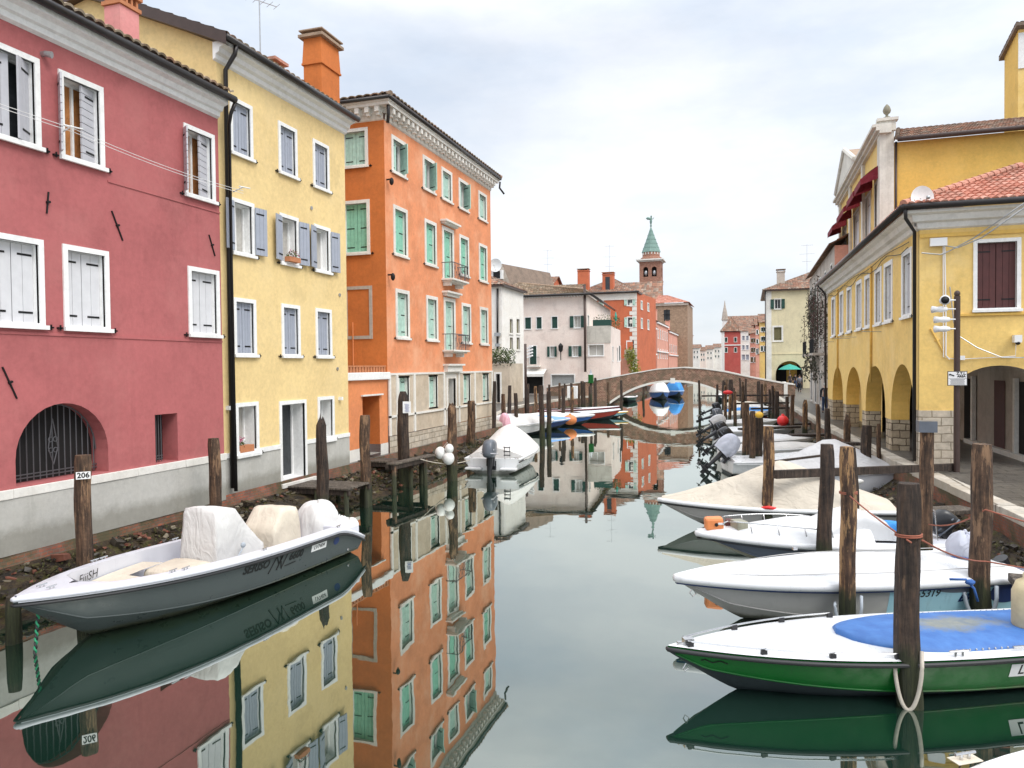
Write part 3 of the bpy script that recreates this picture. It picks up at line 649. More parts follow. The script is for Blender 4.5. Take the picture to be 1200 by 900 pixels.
for (px,py,qx,qy) in ((57,225,55,250),(131,247,144,282),(245,275,252,300),(3,430,20,467)):
    g=MB(); a,b=at(px,py,x=-11.985),at(qx,qy,x=-11.985); g.tube([a,b],.017,0,5); g.tube([(a+b)/2+Vector((.01,-.03,0)),(a+b)/2+Vector((.01,.04,.02))],.025,0,5); H.part('wall_tie',g,'iron')
g=MB(); p=at(52,63,x=-11.95); g.tube([p+Vector((-.05,0,0)),p+Vector((.02,0,0)),p+Vector((.12,.05,-.02))],[.05,.05,.06],0,10); H.part('spotlight',g,'galv')
# string course hints and clothes lines
g=MB(); g.box(FR,Y0,Y1,0,.018,4.55,4.60); g.box(FR,11.6,Y1,0,.018,7.62,7.66); H.part('string_course',g,'red')
def line(a,b,sag,r,n=10):
    a,b=Vector(a),Vector(b); return [a.lerp(b,i/n)-Vector((0,0,sag*4*(i/n)*(1-i/n))) for i in range(n+1)]
t=thing('clothes_line','white double clothes line strung below the upper windows of the dark pink house','clothes line',(-11.9,11,8.2))
g=MB()
for dz in (0,.06): g.tube(line((-11.75,6,8.35-dz),(-11.7,10.6,8.32-dz),.02,.006),.006,0,4); g.tube(line((-11.7,10.6,8.32-dz),(-11.7,15.35,8.25-dz),.08,.006),.006,0,4)
g.build('line',M['white'],t)
for yy in (10.55,15.35):
    g=MB(); g.tube([(-12,yy,8.25),(-11.6,yy-.1,8.32)],.014); g.tube([(-11.62,yy-.25,8.3),(-11.62,yy+.15,8.34)],.014); g.build('bracket',M['white'],t)
# ================================================================ YELLOW HOUSE
Y0,Y1=15.02,20.95
FY=Fr(-12.15,0,0,1); H=House('yellow_house','pale yellow three storey house with blue grey shutters beside the dark pink house','house',(-14,18,.8))
rows=[15.46,17.44,19.12]
for a in rows: H.win(FY,a,a+.88,9.25,10.66,'closed','shut_grey',ins=.12)
for a in rows: H.win(FY,a,a+.88,6.78,8.17,'open','shut_grey',ang=(166,172),inside='curtw')
for a in rows: H.win(FY,a,a+.88,4.24,5.70,'closed','shut_grey',ins=.12)
H.win(FY,15.46,16.37,1.72,3.07,'glass',ins=.28,inside='curtw'); H.win(FY,19.16,20.07,1.72,3.07,'glass',ins=.28,inside='curtw')
H.win(FY,17.27,18.56,.80,3.03,'glass',ins=.32,name='door',sill=False)
H.wall(FY,Y0,Y1,1.86,11.4,'yellow'); H.wall(FY,Y0,Y1,.8,1.74,'greybase',w=.02)
g=MB(); g.box(FY,Y0,17.27,-.02,.045,1.742,1.858); H.part('stone_band',g,'white'); g=MB(); g.box(FY,18.56,Y1,-.02,.045,1.742,1.858); H.part('stone_band',g,'white')
g=MB(); g.box(FY,17.1,18.72,-.05,.22,.68,.80); H.part('doorstep',g,'stoneW',bev=.01)
# end wall (gable) above the red roof
ap=at(102,-6,y=Y0); ev=at(268,62,y=Y0)
H.fill([(-12.15,Y0,1),(-12.15,Y0,11.75),(ap.x,Y0,ap.z),(-24,Y0,11.75),(-24,Y0,1)],'yellow')
H.fill([(-12.15,Y1,1),(-12.15,Y1,11.75),(ap.x,Y1,ap.z),(-24,Y1,11.75),(-24,Y1,1)],'yellow')
H.done()
g=MB(); prof=[(0,11.3),(.06,11.34),(.08,11.44),(.17,11.48),(.2,11.58),(.34,11.63),(.36,11.72)]
g.grid([[FY.P(Y0-.12,w,v),FY.P(Y1+.05,w,v)] for w,v in prof])
for yy in (Y0-.12,Y1+.05): g.face([FY.P(yy,w,v) for w,v in prof]+[FY.P(yy,0,11.72)])
H.part('cornice',g,'white')
gutter(H,[FY.P(Y0-.2,.44,11.76),FY.P(Y1+.12,.44,11.76)],.085)
rz=11.82
g=MB(); tiles(g,(-11.72,Y0-.15,rz),(-11.72,Y1,rz),(ap.x,Y1,ap.z+.12),(ap.x,Y0-.15,ap.z+.12),.24,.42); tiles(g,(-24,Y0-.15,rz),(-24,Y1,rz),(ap.x,Y1,ap.z+.12),(ap.x,Y0-.15,ap.z+.12),.3,.6)
g.box(Fr(0,0,1,0),0,0,0,0,0,0,1)
for (xa,za),(xb,zb) in (((-11.68,rz-.04),(ap.x,ap.z+.1)),((ap.x,ap.z+.1),(-24,rz-.04))):
    g.face([(xa,Y0-.22,za-.2),(xb,Y0-.22,zb-.2),(xb,Y0-.22,zb+.08),(xa,Y0-.22,za+.08)],1); g.face([(xa,Y0-.22,za+.08),(xb,Y0-.22,zb+.08),(xb,Y0-.05,zb+.1),(xa,Y0-.05,za+.1)],1); g.face([(xa,Y0-.22,za-.2),(xb,Y0-.22,zb-.2),(xb,Y0,zb-.2),(xa,Y0,za-.2)],1)
H.part('roof',g,['tilemoss','gutterb'])
gutter(H,[FY.P(15.2,.44,11.7),FY.P(15.2,.4,11.5),FY.P(15.2,.12,11.15),FY.P(15.2,.1,1.0)],.055,name='downpipe')
g=MB()
for a in (15.46+.16,):
    pass
for a,c in ((19.0,8.6),(20.5,6.2),(20.3,3.9)): g=MB(); g.tube([FY.P(a,-.01,c),FY.P(a,.03,c)],.055,0,10); H.part('wall_vent',g,'galv')
g=MB(); p=at(268,478,x=-12.1); g.bx(p,(.14,.1,.1)); H.part('wall_lamp',g,'white'); g=MB(); q=at(399,467,x=-12.1); g.bx(q,(.14,.1,.1)); H.part('wall_lamp',g,'white')
# tiled flue on the roof
p=at(321,80,x=-12.9); chimney(H,-12.95,p.y,11.9,12.35,.45,mat='terra',cap='tilered'); 
# large orange chimney
cy0=at(355,100,x=-13.55).y; c1=at(378,100,y=21.0); 
yb=21.0; xa=at(356,100,y=yb).x; xb=at(377,100,y=yb).x; yend=at(398,100,x=xb).y
OC=House('rooftop_chimney','large orange plastered chimney stack rising between the yellow and orange houses','chimney',((xa+xb)/2,(yb+yend)/2,11.5))
g=MB(); zt=at(377,38,x=xb,).z if 0 else at(377,42,y=yb).z; zm=at(377,74,y=yb).z
g.box(ID,xa,xb,-yend,-yb,11.2,zm,0); g.box(ID,xa-.05,xb+.05,-yend-.05,-yb+.05,zm+.002,zm+.07,0); g.box(ID,xa-.03,xb+.03,-yend-.03,-yb+.03,zm+.072,zt,0,taper=.04); g.box(ID,xa-.12,xb+.12,-yend-.12,-yb+.12,zt+.002,zt+.1,1); g.box(ID,xa+.05,xb-.05,-yend+.05,-yb-.05,zt+.102,zt+.2,1); g.box(ID,xa-.1,xb+.1,-yend-.1,-yb+.1,zt+.202,zt+.25,1)
OC.part('stack',g,['orange_deep','tilemoss'][:2],bev=.01)
antenna(at(305,62,x=-14).x,at(305,62,x=-14).y,11.8,6.4,'tall thin aerial mast on the yellow house roof',R(60))
t=thing('flower_box','wooden flower box with magenta cyclamen on ground floor sill of the yellow house','flower box',(-12.2,15.95,1.8))
g=MB(); g.bx((-12.2,15.85,1.9),(.2,.55,.17)); g.build('box',M['terra'],t)
g=MB(); leaves(g,(-12.2,15.72,2.03),(.09,.16,.07),60,.035,0); leaves(g,(-12.2,15.68,2.15),(.07,.12,.07),40,.03,1); g.build('flowers',[M['leaf'],M['flower']],t)
t=thing('flower_box','flower box with red blooms on first floor sill of the yellow house','flower box',(-12.05,17.85,6.8))
g=MB(); g.bx((-12.02,17.85,6.93),(.18,.5,.13)); g.build('box',M['terra'],t)
g=MB(); leaves(g,(-12.02,17.85,7.06),(.1,.26,.09),90,.035,0); leaves(g,(-12.0,17.85,7.1),(.1,.26,.09),40,.025,1); g.build('flowers',[M['leaf'],M['flower']],t)
# ================================================================ ORANGE PALAZZO
Y0,Y1=24.35,35.95
FO=Fr(-12.5,0,0,1); FS=Fr(0,24.35,1,0)
H=House('orange_palazzo','tall orange palazzo with mint green shutters, balconies and stone ground floor','house',(-16,30,.8))
for a,k in ((24.9,'half'),(27.66,'half'),(29.57,'closed'),(31.56,'half'),(34.14,'closed')):
    H.win(FO,a,a+1.2,11.13,12.52,k,'shut_mintl',frm='stoneW',ang=(3,62),fw=.14)
for a in (24.97,27.76,31.56,34.13): H.win(FO,a,a+1.2,8.1,9.97,'closed','shut_mint',frm='stoneW',fw=.14,straps=3)
for a in (25.06,27.82,31.75,34.18): H.win(FO,a,a+1.18,5.0,6.87,'closed','shut_mintl',frm='stoneW',fw=.14,straps=3)
H.win(FO,29.58,30.88,7.68,10.0,'closed','shut_mint',frm='stoneW',fw=.16,name='door',sill=False,straps=3)
H.win(FO,29.66,30.96,4.62,6.95,'closed','shut_mintl',frm='stoneW',fw=.16,name='door',sill=False,straps=3)
for a in (25.2,27.94,31.8,34.4): H.win(FO,a,a+.95,2.2,3.6,'closed','shut_mintl',frm='stoneW',fw=.07,sill=False,proud=.02,ins=.2)
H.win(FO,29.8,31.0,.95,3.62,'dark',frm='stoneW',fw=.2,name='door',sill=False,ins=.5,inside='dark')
H.wall(FO,Y0,Y1,3.69,12.9,'orange'); H.wall(FO,Y0,Y1,1.42,3.66,'stucco',w=.02); H.wall(FO,Y0,Y1,.7,1.40,'blockslite',w=.06)
H.win(FS,-14.27,-13.15,11.25,12.67,'closed','shut_mintl',frm='stoneW',fw=.12); H.win(FS,-14.27,-13.12,8.08,10.06,'closed','shut_mint',frm='stoneW',fw=.12,straps=3)
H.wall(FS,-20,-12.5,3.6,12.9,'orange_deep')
H.fill([(-12.5,Y1,.7),(-12.5,Y1,12.9),(-20,Y1,12.9),(-20,Y1,.7)],'orange')
H.done()
g=MB()
g.box(FS,-14.21,-13.07,-.01,.035,4.98,5.1); g.box(FS,-14.21,-13.07,-.01,.035,6.8,6.92); g.box(FS,-14.21,-14.09,-.01,.033,5.1,6.8); g.box(FS,-13.19,-13.07,-.01,.033,5.1,6.8); H.part('blind_window_frame',g,'oldwall')
g=MB(); g.box(FO,Y0,Y1,0,.05,3.64,3.72)
for a in (24.35,24.95,26.45,29.45,31.15,33.2,35.7): g.box(FO,a,a+.14,.021,.075,1.42,3.64)
g.box(FO,Y0,Y1,.03,.075,2.08,2.16); H.part('stone_trim',g,'stoneW')
g=MB()
for fr,a,b in ((FO,Y0-.0,Y1+.02),(FS,-20,-12.5)):
    prof=[(0,12.86),(.05,12.9),(.06,13.05),(.12,13.08),(.12,13.12)]
    g.grid([[fr.P(a,w,v),fr.P(b,w,v)] for w,v in prof])
    u=a+.1
    while u<b-.1: g.box(fr,u,u+.16,.1,.34,13.08,13.28); g.box(fr,u+.02,u+.14,.1,.26,12.98,13.08); u+=.40
    g.box(fr,a,b,0,.11,13.1,13.34)
g.box(ID,-20,-12.12,-Y1-.25,-Y0+.36,13.285,13.40,0); g.box(ID,-20,-12.08,-Y1-.3,-Y0+.42,13.402,13.47,0)
H.part('cornice',g,'stoneW')
gutter(H,[(-12.04,Y0-.48,13.5),(-12.04,Y1+.32,13.5)],.06); gutter(H,[(-20,Y0-.48,13.5),(-12.04,Y0-.48,13.5)],.06)
gutter(H,[(-12.1,Y1+.4,13.4),(-12.15,Y1+.45,13.1),(-11.95,Y1+.6,12.8)],.05,name='downpipe')
gutter(H,[(-12.2,Y0-.25,13.35),(-12.25,Y0-.12,13.0),(-12.3,Y0-.1,12.7)],.06,name='downpipe')
hiproof(H,-20,-12.35,Y0-.1,Y1+.0,13.6,1.5,mat='tilemoss',axis='y')
for z,dz in ((7.62,0),(4.56,0)):
    g=MB(); g.box(FO,29.45,31.35,0,.56,z+.02,z+.1); g.box(FO,29.55,31.25,0,.46,z-.04,z+.019); 
    for a in (29.62,30.98): g.box(FO,a,a+.15,0,.36,z-.2,z-.041,taper=0)
    o=H.part('balcony',g,'stoneW',bev=.015)
    g=MB(); 
    for k in range(12):
        u=29.5+1.8*k/11; g.tube([FO.P(u,.52,z+.1),FO.P(u,.52,z+.78)],.012,0,5)
    for u in (29.5,31.3):
        for w in (.15,.36): g.tube([FO.P(u,w,z+.1),FO.P(u,w,z+.78)],.012,0,5)
    g.tube([FO.P(29.5,0,z+.78),FO.P(29.5,.52,z+.78),FO.P(31.3,.52,z+.78),FO.P(31.3,0,z+.78)],.02,0,6)
    for k in range(5):
        u=29.7+.36*k; g.tube([FO.P(u+.1*math.sin(t),.57,z+.2+t*.075) for t in range(7)],.01,0,5)
    g.build('railing',M['irongrey'],o)
for a_,b_2,z_,h_ in ((29.4,31.1,10.16,.08),(29.5,31.15,7.12,.12),(29.5,31.4,3.98,.26)): g=MB(); g.box(FO,a_,b_2,0,.3,z_,z_+.08); g.box(FO,a_+.1,b_2-.1,0,.2,z_-h_,z_); H.part('door_hood',g,'stoneW')
for v in (10.75,7.3): g=MB(); g.tube([FO.P(24.5,0,v),FO.P(24.5,.14,v)],.03); g.blob(FO.P(24.5,.2,v-.08),(.08,.08,.14)); H.part('wall_lamp',g,'iron')
# low wing between yellow house and palazzo, with roof terrace
H=House('orange_wing','low orange wing with dark doorway and white ledge beside the yellow house','annex',(-14,22.6,.8))
H.op(FO,22.5,23.72,.9,2.93,0,1.1)
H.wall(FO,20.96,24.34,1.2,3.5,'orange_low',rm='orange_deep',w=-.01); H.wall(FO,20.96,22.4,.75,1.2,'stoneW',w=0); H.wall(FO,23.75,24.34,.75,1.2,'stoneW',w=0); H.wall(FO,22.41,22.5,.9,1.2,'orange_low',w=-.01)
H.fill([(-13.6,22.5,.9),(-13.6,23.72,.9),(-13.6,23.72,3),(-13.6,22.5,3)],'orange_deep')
H.fill([(-12.5,22.4,.9),(-13.6,22.4,.9),(-13.6,23.8,.9),(-12.5,23.8,.9)],'greybase')
H.fill([(-12.5,20.96,3.7),(-20,20.96,3.7),(-20,24.34,3.7),(-12.5,24.34,3.7)],'greybase'); H.fill([(-20,20.96,0),(-20,24.34,0),(-20,24.34,3.7),(-20,20.96,3.7)],'greybase')
H.done()
g=MB(); g.box(FO,20.96,24.4,-.3,.1,3.5,3.76); H.part('ledge',g,'white',bev=.02)
g=MB()
for i in range(17): g.box(FO,21.0+i*.2,21.1+i*.2,-.15,-.05,3.762,3.95)
g.box(FO,20.96,24.34,-.16,-.04,3.952,4.0); H.part('parapet',g,'terra')
g=MB(); g.box(FO,22.38,23.86,.0,.09,2.95,3.0); H.part('door_lintel',g,'stoneW')
g=MB(); g.tube([(-13.85,24.28,3.7),(-13.85,24.28,5.6)],.02); H.part('pipe',g,'orange_low')
# ================================================================ ARCADE HOUSE (right)
DX,DY=-.0251,1.0; n_=math.hypot(DX,DY); CX,CY=4.6,23.46
FA=Fr(CX,CY,-DX,-DY); FB=Fr(CX,CY,DY,-DX)      # canal front (u from far to near = negative..0), end wall facing the viewer
H=House('arcade_house','yellow arcaded house with stone piers and pink tiled roof on the right quay','house',(8,30,1))
wins=[(-18.3,-16.95),(-15.45,-14.25),(-13.2,-11.85),(-10.7,-9.3),(-8.65,-7.35),(-6.55,-5.3),(-4.85,-3.5),(-2.15,-.85)]
for i,(a,b) in enumerate(wins):
    H.win(FA,a,b,5.25,7.3,'closed','shut_lgrey',frm='white',fw=.15,ins=.16,hw=True)
arch=[(-18.1,-14.45,3.72),(-13.5,-9.4,3.74),(-8.5,-4.7,3.8),(-3.75,-.55,3.86)]
for a,b,t in arch: H.op(FA,a,b,2.0,t,1.55,.55)
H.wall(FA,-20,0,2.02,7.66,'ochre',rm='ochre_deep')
pe=[-20]+[x for a,b,_ in arch for x in (a,b)]+[0]
for i in range(0,len(pe),2): H.wbox('blocks',FA,pe[i]+(.02 if i else 0),pe[i+1]-.02,-.56,-.015,1.0,2.02)
# end wall with segmental arch
H.win(FB,1.33,2.48,5.3,7.28,'closed','shut_br',frm='white',fw=.1,ins=.12,hw=False)
H.win(FB,4.6,5.75,5.3,7.28,'closed','shut_br',frm='white',fw=.1,ins=.12,hw=False)
H.op(FB,.88,3.1,1.0,3.8,.75,.6)
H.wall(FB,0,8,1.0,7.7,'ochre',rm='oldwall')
H.wbox('blockslite',FB,-.02,.86,-.5,.03,1.0,2.55)
H.wbox('blockslite',FB,3.12,3.9,-.5,.03,1.0,2.3)
# inner passage
def fb(u,w,v): return FB.P(u,w,v)
Pn=lambda u,w,v: FB.P(u,-w,v)
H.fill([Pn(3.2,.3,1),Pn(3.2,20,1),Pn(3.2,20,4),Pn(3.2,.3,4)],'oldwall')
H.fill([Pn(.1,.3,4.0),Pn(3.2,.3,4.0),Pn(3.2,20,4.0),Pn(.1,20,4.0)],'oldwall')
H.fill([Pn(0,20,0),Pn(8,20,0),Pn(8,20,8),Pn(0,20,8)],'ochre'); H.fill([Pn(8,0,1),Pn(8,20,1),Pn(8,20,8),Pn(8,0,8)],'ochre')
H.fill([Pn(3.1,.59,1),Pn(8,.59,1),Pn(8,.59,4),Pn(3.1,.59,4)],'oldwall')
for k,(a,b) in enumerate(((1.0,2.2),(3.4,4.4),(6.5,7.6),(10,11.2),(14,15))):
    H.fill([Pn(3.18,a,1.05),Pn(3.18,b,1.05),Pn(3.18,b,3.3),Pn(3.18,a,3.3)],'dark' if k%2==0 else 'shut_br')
H.done()
g=MB(); g.box(FB,3.0,3.19,-7,-.7,1.0,1.15); g.box(FB,3.05,3.17,-6.4,-6.2,1,3.4); g.box(FB,3.05,3.17,-2.35,-2.2,1.15,3.4); H.part('stone_plinth',g,'stoneW')
g=MB(); prof=[(0,7.62),(.06,7.66),(.08,7.8),(.2,7.84),(.25,8.0),(.4,8.04),(.42,8.12)]
def corner_sweep(g,prof,mi=0):
    rows=[]
    for w,v in prof:
        c=FA.P(0,w,v)+Vector((FB.n[0]*w,FB.n[1]*w,0)); rows.append([FA.P(-20.2,w,v),c,FB.P(8,w,v)])
    g.grid(rows,mi)
corner_sweep(g,prof); H.part('cornice',g,'stoneW')
c=FA.P(0,.52,8.2)+Vector((FB.n[0]*.52,FB.n[1]*.52,0))
gutter(H,[FA.P(-20.3,.52,8.2),c],.09); gutter(H,[c,FB.P(8,.52,8.2)],.09)
g=MB(); g.box(FB,.92,8,0,.05,5.18,5.24); g.box(FB,.0,8,0,.04,7.4,7.5); H.part('string_course',g,'ochre_deep')
g=MB(); a=FA.P(-20.3,.42,8.26); b=FA.P(.42,.42,8.26); rise=2.4
# hipped roof with real tiles
e0=FA.P(-20.3,.45,8.25); e1=c+Vector((0,0,.06)); e2=FB.P(9,.45,8.25)
up=Vector((FB.u[0],FB.u[1],0))*4.2+Vector((0,0,1.75)); tiles(g,e1,e0,e0+up,e1+up,.2,.34,clip=lambda s,t:s>4.2*t/20.7)
bk=Vector((-FB.n[0],-FB.n[1],0))*4.2+Vector((0,0,1.75)); L2=(e2-e1).length; tiles(g,e1,e2,e2+bk,e1+bk,.2,.34,clip=lambda s,t:s>4.2*t/L2)
ridge(g,e1+Vector((0,0,.03)),e1+up+bk-Vector((0,0,1.75))+Vector((0,0,.06)),.1,.34)
g.face([e0-Vector((0,0,.03)),e1-Vector((0,0,.03)),FA.P(0,0,8.15),FA.P(-20.3,0,8.15)],0)
H.part('roof',g,'tilered')
gutter(H,[c+Vector((.05,0,-.05)),c+Vector((.08,.1,-.3)),FA.P(-.12,.1,7.6),FA.P(-.1,.1,1.1)],.05,name='downpipe')
gutter(H,[FA.P(-20.15,.5,8.15),FA.P(-20.1,.2,7.8),FA.P(-20.05,.1,7.5),FA.P(-20.05,.1,1)],.05,name='downpipe')
for u0 in (-15.9,-7.1): 
    gutter(H,[FA.P(u0,.05,7.5),FA.P(u0,.05,3.2)],.04,'ochre_deep',name='pipe')
g=MB()
for uu,s in ((-17.5,1),(-10.7,1),(-12.5,1),(-5.4,1)):
    g.tube([FA.P(uu,.0,5.0),FA.P(uu+.1,.6,5.02)],.012,0,5); g.tube([FA.P(uu-.2,.6,5.02),FA.P(uu+.4,.6,5.02)],.012,0,5)
H.part('bracket',g,'galv')
g=MB(); g.tube([FA.P(-20+i,.07+.02*math.sin(i*2.1),7.35+.12*math.sin(i*1.3)) for i in range(20)],.014,0,5); g.tube([FA.P(-20+i,.06,7.5+.05*math.sin(i*.9)) for i in range(20)],.012,0,5); H.part('cable',g,'iron')
g=MB()
q0=FB.P(.45,.1,7.25); g.bx(q0,(.42,.1,.22),0); g.tube([FB.P(.62,.05,7.2),FB.P(.66,.04,5.0),FB.P(.66,.04,4.1),FB.P(.75,.04,3.98)],.02,0,5); g.tube([FB.P(.58,.05,7.2),FB.P(.6,.04,4.05),FB.P(.9,.04,3.98),FB.P(2.35,.04,4.05),FB.P(2.36,.04,4.5)],.014,0,5)
g.bx(FB.P(.98,.08,4.02),(.26,.08,.12),0); g.bx(FB.P(2.36,.12,4.52),(.18,.2,.2),0); g.blob(FB.P(2.36,.18,4.4),(.06,.06,.05),1)
H.part('junction_box',g,['paper','iron'])
g=MB(); g.tube([FB.P(.0,.25,6.95),FB.P(.5,.1,6.9),FB.P(.75,.05,7.0),FB.P(1.3,.2,7.3),FB.P(2.6,1.2,8.3)],.018,0,6); g.tube([FB.P(.6,.05,7.15),FB.P(.9,.2,7.05),FB.P(1.4,.5,7.25),FB.P(3,1.5,8.5)],.018,0,6)
g.tube([FB.P(.75,.05,6.0),FB.P(.85,.05,5.0),FB.P(1.0,.08,4.6),FB.P(1.4,.1,4.3),FB.P(2.0,.1,4.02),FB.P(2.8,.1,4.0)],.016,0,6); H.part('cable',g,'galv')
g=MB(); a,b=FB.P(.28,.01,4.85),FB.P(.62,.01,4.15); g.tube([a,b],.03,0,6); g.tube([(a+b)/2+Vector((-.07,0,0)),(a+b)/2+Vector((.07,0,.04))],.02,0,5); H.part('wall_tie',g,'ochre_deep')
d=House('satellite_dish','round white satellite dish above the gutter corner of the arcade house','satellite dish',(5.2,24.2,8.3)); dish(d.r,*at(1080,232,y=23.15),.33,R(20),'dish')
# ================================================================ PEDIMENTED YELLOW PALAZZO BEHIND
X0=5.35; yn=at(1034,200,x=X0).y; yf=at(985,240,x=X0).y
H=House('pediment_palazzo','tall yellow palazzo with white pilasters, pediment and dark red awnings rising behind the arcade house','house',(9,yn,1))
FP=Fr(X0,yn,0,-1); FQ=Fr(X0,yn,1,0); Ln=yf-yn
zt=at(1034,158,x=X0).z; ze=at(1058,166,y=yn).z
for a,b in ((.80,.93),(.45,.60),(.20,.32)):
    H.win(FP,-Ln*b,-Ln*a,8.9,zt-1.6,'closed','shut_wh',frm='pilast',hw=False)
H.win(FP,-Ln*.13,-Ln*.05,8.9,zt-1.6,'closed','shut_wh',frm='pilast',hw=False)
H.wall(FP,-Ln,0,1,zt,'ochre'); H.wall(FQ,0,20,7,ze,'ochre_deep')
H.fill([(X0,yf,1),(X0,yf,zt),(X0+20,yf,zt),(X0+20,yf,1)],'ochre')
H.done()
g=MB()
for u in (-Ln,-Ln*.68,-Ln*.36,-.55): g.box(FP,u,u+.5,0,.12,8,zt)
g.box(FQ,-.12,.42,-.0,.12,8,zt+.1); 
for w,v,h in ((.15,zt,.12),(.28,zt+.12,.14),(.42,zt+.26,.12)): g.box(FP,-Ln-.2,.3,-.3,w,v+.002,v+h)
g.box(FQ,-.16,.48,.0,.2,zt+.102,zt+.5); g.box(FQ,-.24,.56,-.1,.28,zt+.502,zt+.62)
H.part('pilaster',g,'pilast')
g=MB(); um=-Ln*.62; hw=Ln*.27
for w0,w1 in ((-.6,.42),): 
    a,b,cc=FP.P(um-hw,w1,zt+.4),FP.P(um+hw,w1,zt+.4),FP.P(um,w1,zt+1.9); a2,b2,c2=FP.P(um-hw,w0-2,zt+.4),FP.P(um+hw,w0-2,zt+.4),FP.P(um,w0-2,zt+1.9)
    g.face([a,b,cc],0); g.face([a,cc,c2,a2],1); g.face([b,b2,c2,cc],1)
    for p,q in ((a,cc),(b,cc)): g.tube([p,q],.13,0,6)
H.part('pediment',g,['pilast','tilemoss'])
def pinecone(H,p,s=1):
    g=MB(); g.lathe(p,[(.16*s,0),(.16*s,.08*s),(.07*s,.12*s),(.06*s,.2*s),(.15*s,.28*s),(.19*s,.4*s),(.14*s,.56*s),(.05*s,.68*s),(0,.72*s)],12); return H.part('finial',g,'finial',smooth=True)
pinecone(H,FQ.P(.16,.05,zt+.62),.85); pinecone(H,FP.P(um-hw+.1,.2,zt+.42),1.1)
for a,b in ((.78,.95),(.42,.63),(.18,.34),(.02,.15)):
    g=MB(); rows=[]
    for t in range(5): rows.append([FP.P(-Ln*b+(Ln*(b-a))*k/14,.05+.75*t/4,zt-1.15-.55*(t/4)**1.2) for k in range(15)])
    rows.append([FP.P(-Ln*b+(Ln*(b-a))*k/14,.8,zt-1.95-(.1 if k%2 else 0)) for k in range(15)]); g.grid(rows)
    for u in (-Ln*b,-Ln*a): g.face([FP.P(u,.05,zt-1.15),FP.P(u,.8,zt-1.7),FP.P(u,.8,zt-1.95),FP.P(u,.05,zt-1.7)])
    H.part('awning',g,'awning_r')
g=MB(); e=.35
A_=FQ.P(.5,e,ze+.05); B_=FQ.P(20,e,ze+.05); up=Vector((0,5,1.75)); tiles(g,A_,B_,B_+up,A_+up,.24,.38,clip=lambda s,t:s>.9*t/19.5)
A2=Vector((X0+.3,yf+.2,ze+.1)); B2=Vector((X0+.3,yn+.3,ze+.1)); ridge(g,A_+Vector((0,0,.05)),A_+up+Vector((.9,0,.05)))
tiles(g,B2,A2,A2+Vector((1.2,0,1.6)),B2+Vector((1.2,0,1.6)),.24,.38,clip=lambda s,t:s>5*t/14)
H.part('roof',g,'tile'); gutter(H,[FQ.P(.5,e+.1,ze),FQ.P(20,e+.1,ze)],.1,'gutterb'); gutter(H,[FQ.P(.5,.08,ze),FQ.P(.5,.08,8)],.045,'gutterb',name='downpipe')
# top right tall house
yy=yn+9; x0=at(1193,100,y=yy).x; zt=at(1193,32,y=yy).z; yb=at(1177,100,x=x0).y; zb2=at(1177,64,x=x0).z
H=House('tall_yellow_house','tall yellow house with tiled eave and grey window rising at the top right corner','house',(x0+3,yy+3,1))
FT=Fr(x0,yy,1,0)
H.win(FT,.35,1.6,at(1196,122,y=yy).z,at(1196,84,y=yy).z,'glass',frm='oldwall',hw=False)
H.wall(FT,0,6,1,zt,'ochre'); H.fill([(x0,yy,1),(x0,yy,zt),(x0,yb,zb2),(x0,yb,1)],'ochre_deep'); H.fill([(x0,yb,1),(x0+6,yb,1),(x0+6,yb,zb2),(x0,yb,zb2)],'ochre'); H.done()
g=MB(); q0,q1=Vector((x0-.18,yb+.3,zb2-.05)),Vector((x0+6,yb+.3,zb2-.05)); q2,q3=Vector((x0+6,yy-.35,zt+.12)),Vector((x0-.18,yy-.35,zt+.12)); tiles(g,q0,q1,q2,q3,.24,.4); dn=Vector((0,0,-.16)); g.face([q0+dn,q3+dn,q3,q0]); g.face([q3+dn,q2+dn,q2,q3]); g.face([q0+dn,q1+dn,q2+dn,q3+dn]); H.part('roof',g,'tile')
g=MB(); g.box(FT,.0,1.9,0,.05,at(1196,84,y=yy).z+.15,zt-.3); H.part('panel',g,'white')
# ================================================================ IVY HOUSE and others on the right
def facade_y(x,px): return at(px,427,x=x).y
xI=4.55
y0,y1=44.5,62
H=House('ivy_house','narrow old house with peeling facade and hanging dry creepers beyond the arcade house','house',(6,50,1))
FI=Fr(xI,y0,0,-1)
for u in (-16,-12.5,-9,-5.5,-2): 
    H.win(FI,u,u+1.1,8,9.6,'closed','shut_grey',frm='stoneW',hw=False); H.win(FI,u,u+1.1,5,6.6,'closed','shut_grey',frm='stoneW',hw=False)
    H.win(FI,u-.2,u+1.2,1.1,3.4,'closed','shut_wh',frm='stoneW',hw=False,sill=False)
H.wall(FI,-(y1-y0),0,1,10.4,'oldwall'); FI2=Fr(xI,y0,1,0); H.wall(FI2,0,6,1,10.4,'salmon'); H.done()
gableroof(H,xI,xI+7,y0,y1,10.4,2,'y',mat='tile')
for u in (-12,-6):
    g=MB(); g.box(FI,u,u+3,0,.9,4.4,4.55); H.part('balcony',g,'oldwall')
    g=MB()
    for k in range(20): g.tube([FI.P(u+k*.157,.85,4.55),FI.P(u+k*.157,.85,5.4)],.015,0,4)
    g.tube([FI.P(u,.85,5.4),FI.P(u+3,.85,5.4)],.02,0,5); H.part('railing',g,'iron')
t=thing('creeper','dry dark creeper hanging in curtains over the old facade between tan and yellow houses','creeper',(xI,50,3))
g=MB(); rr=random.Random(3)
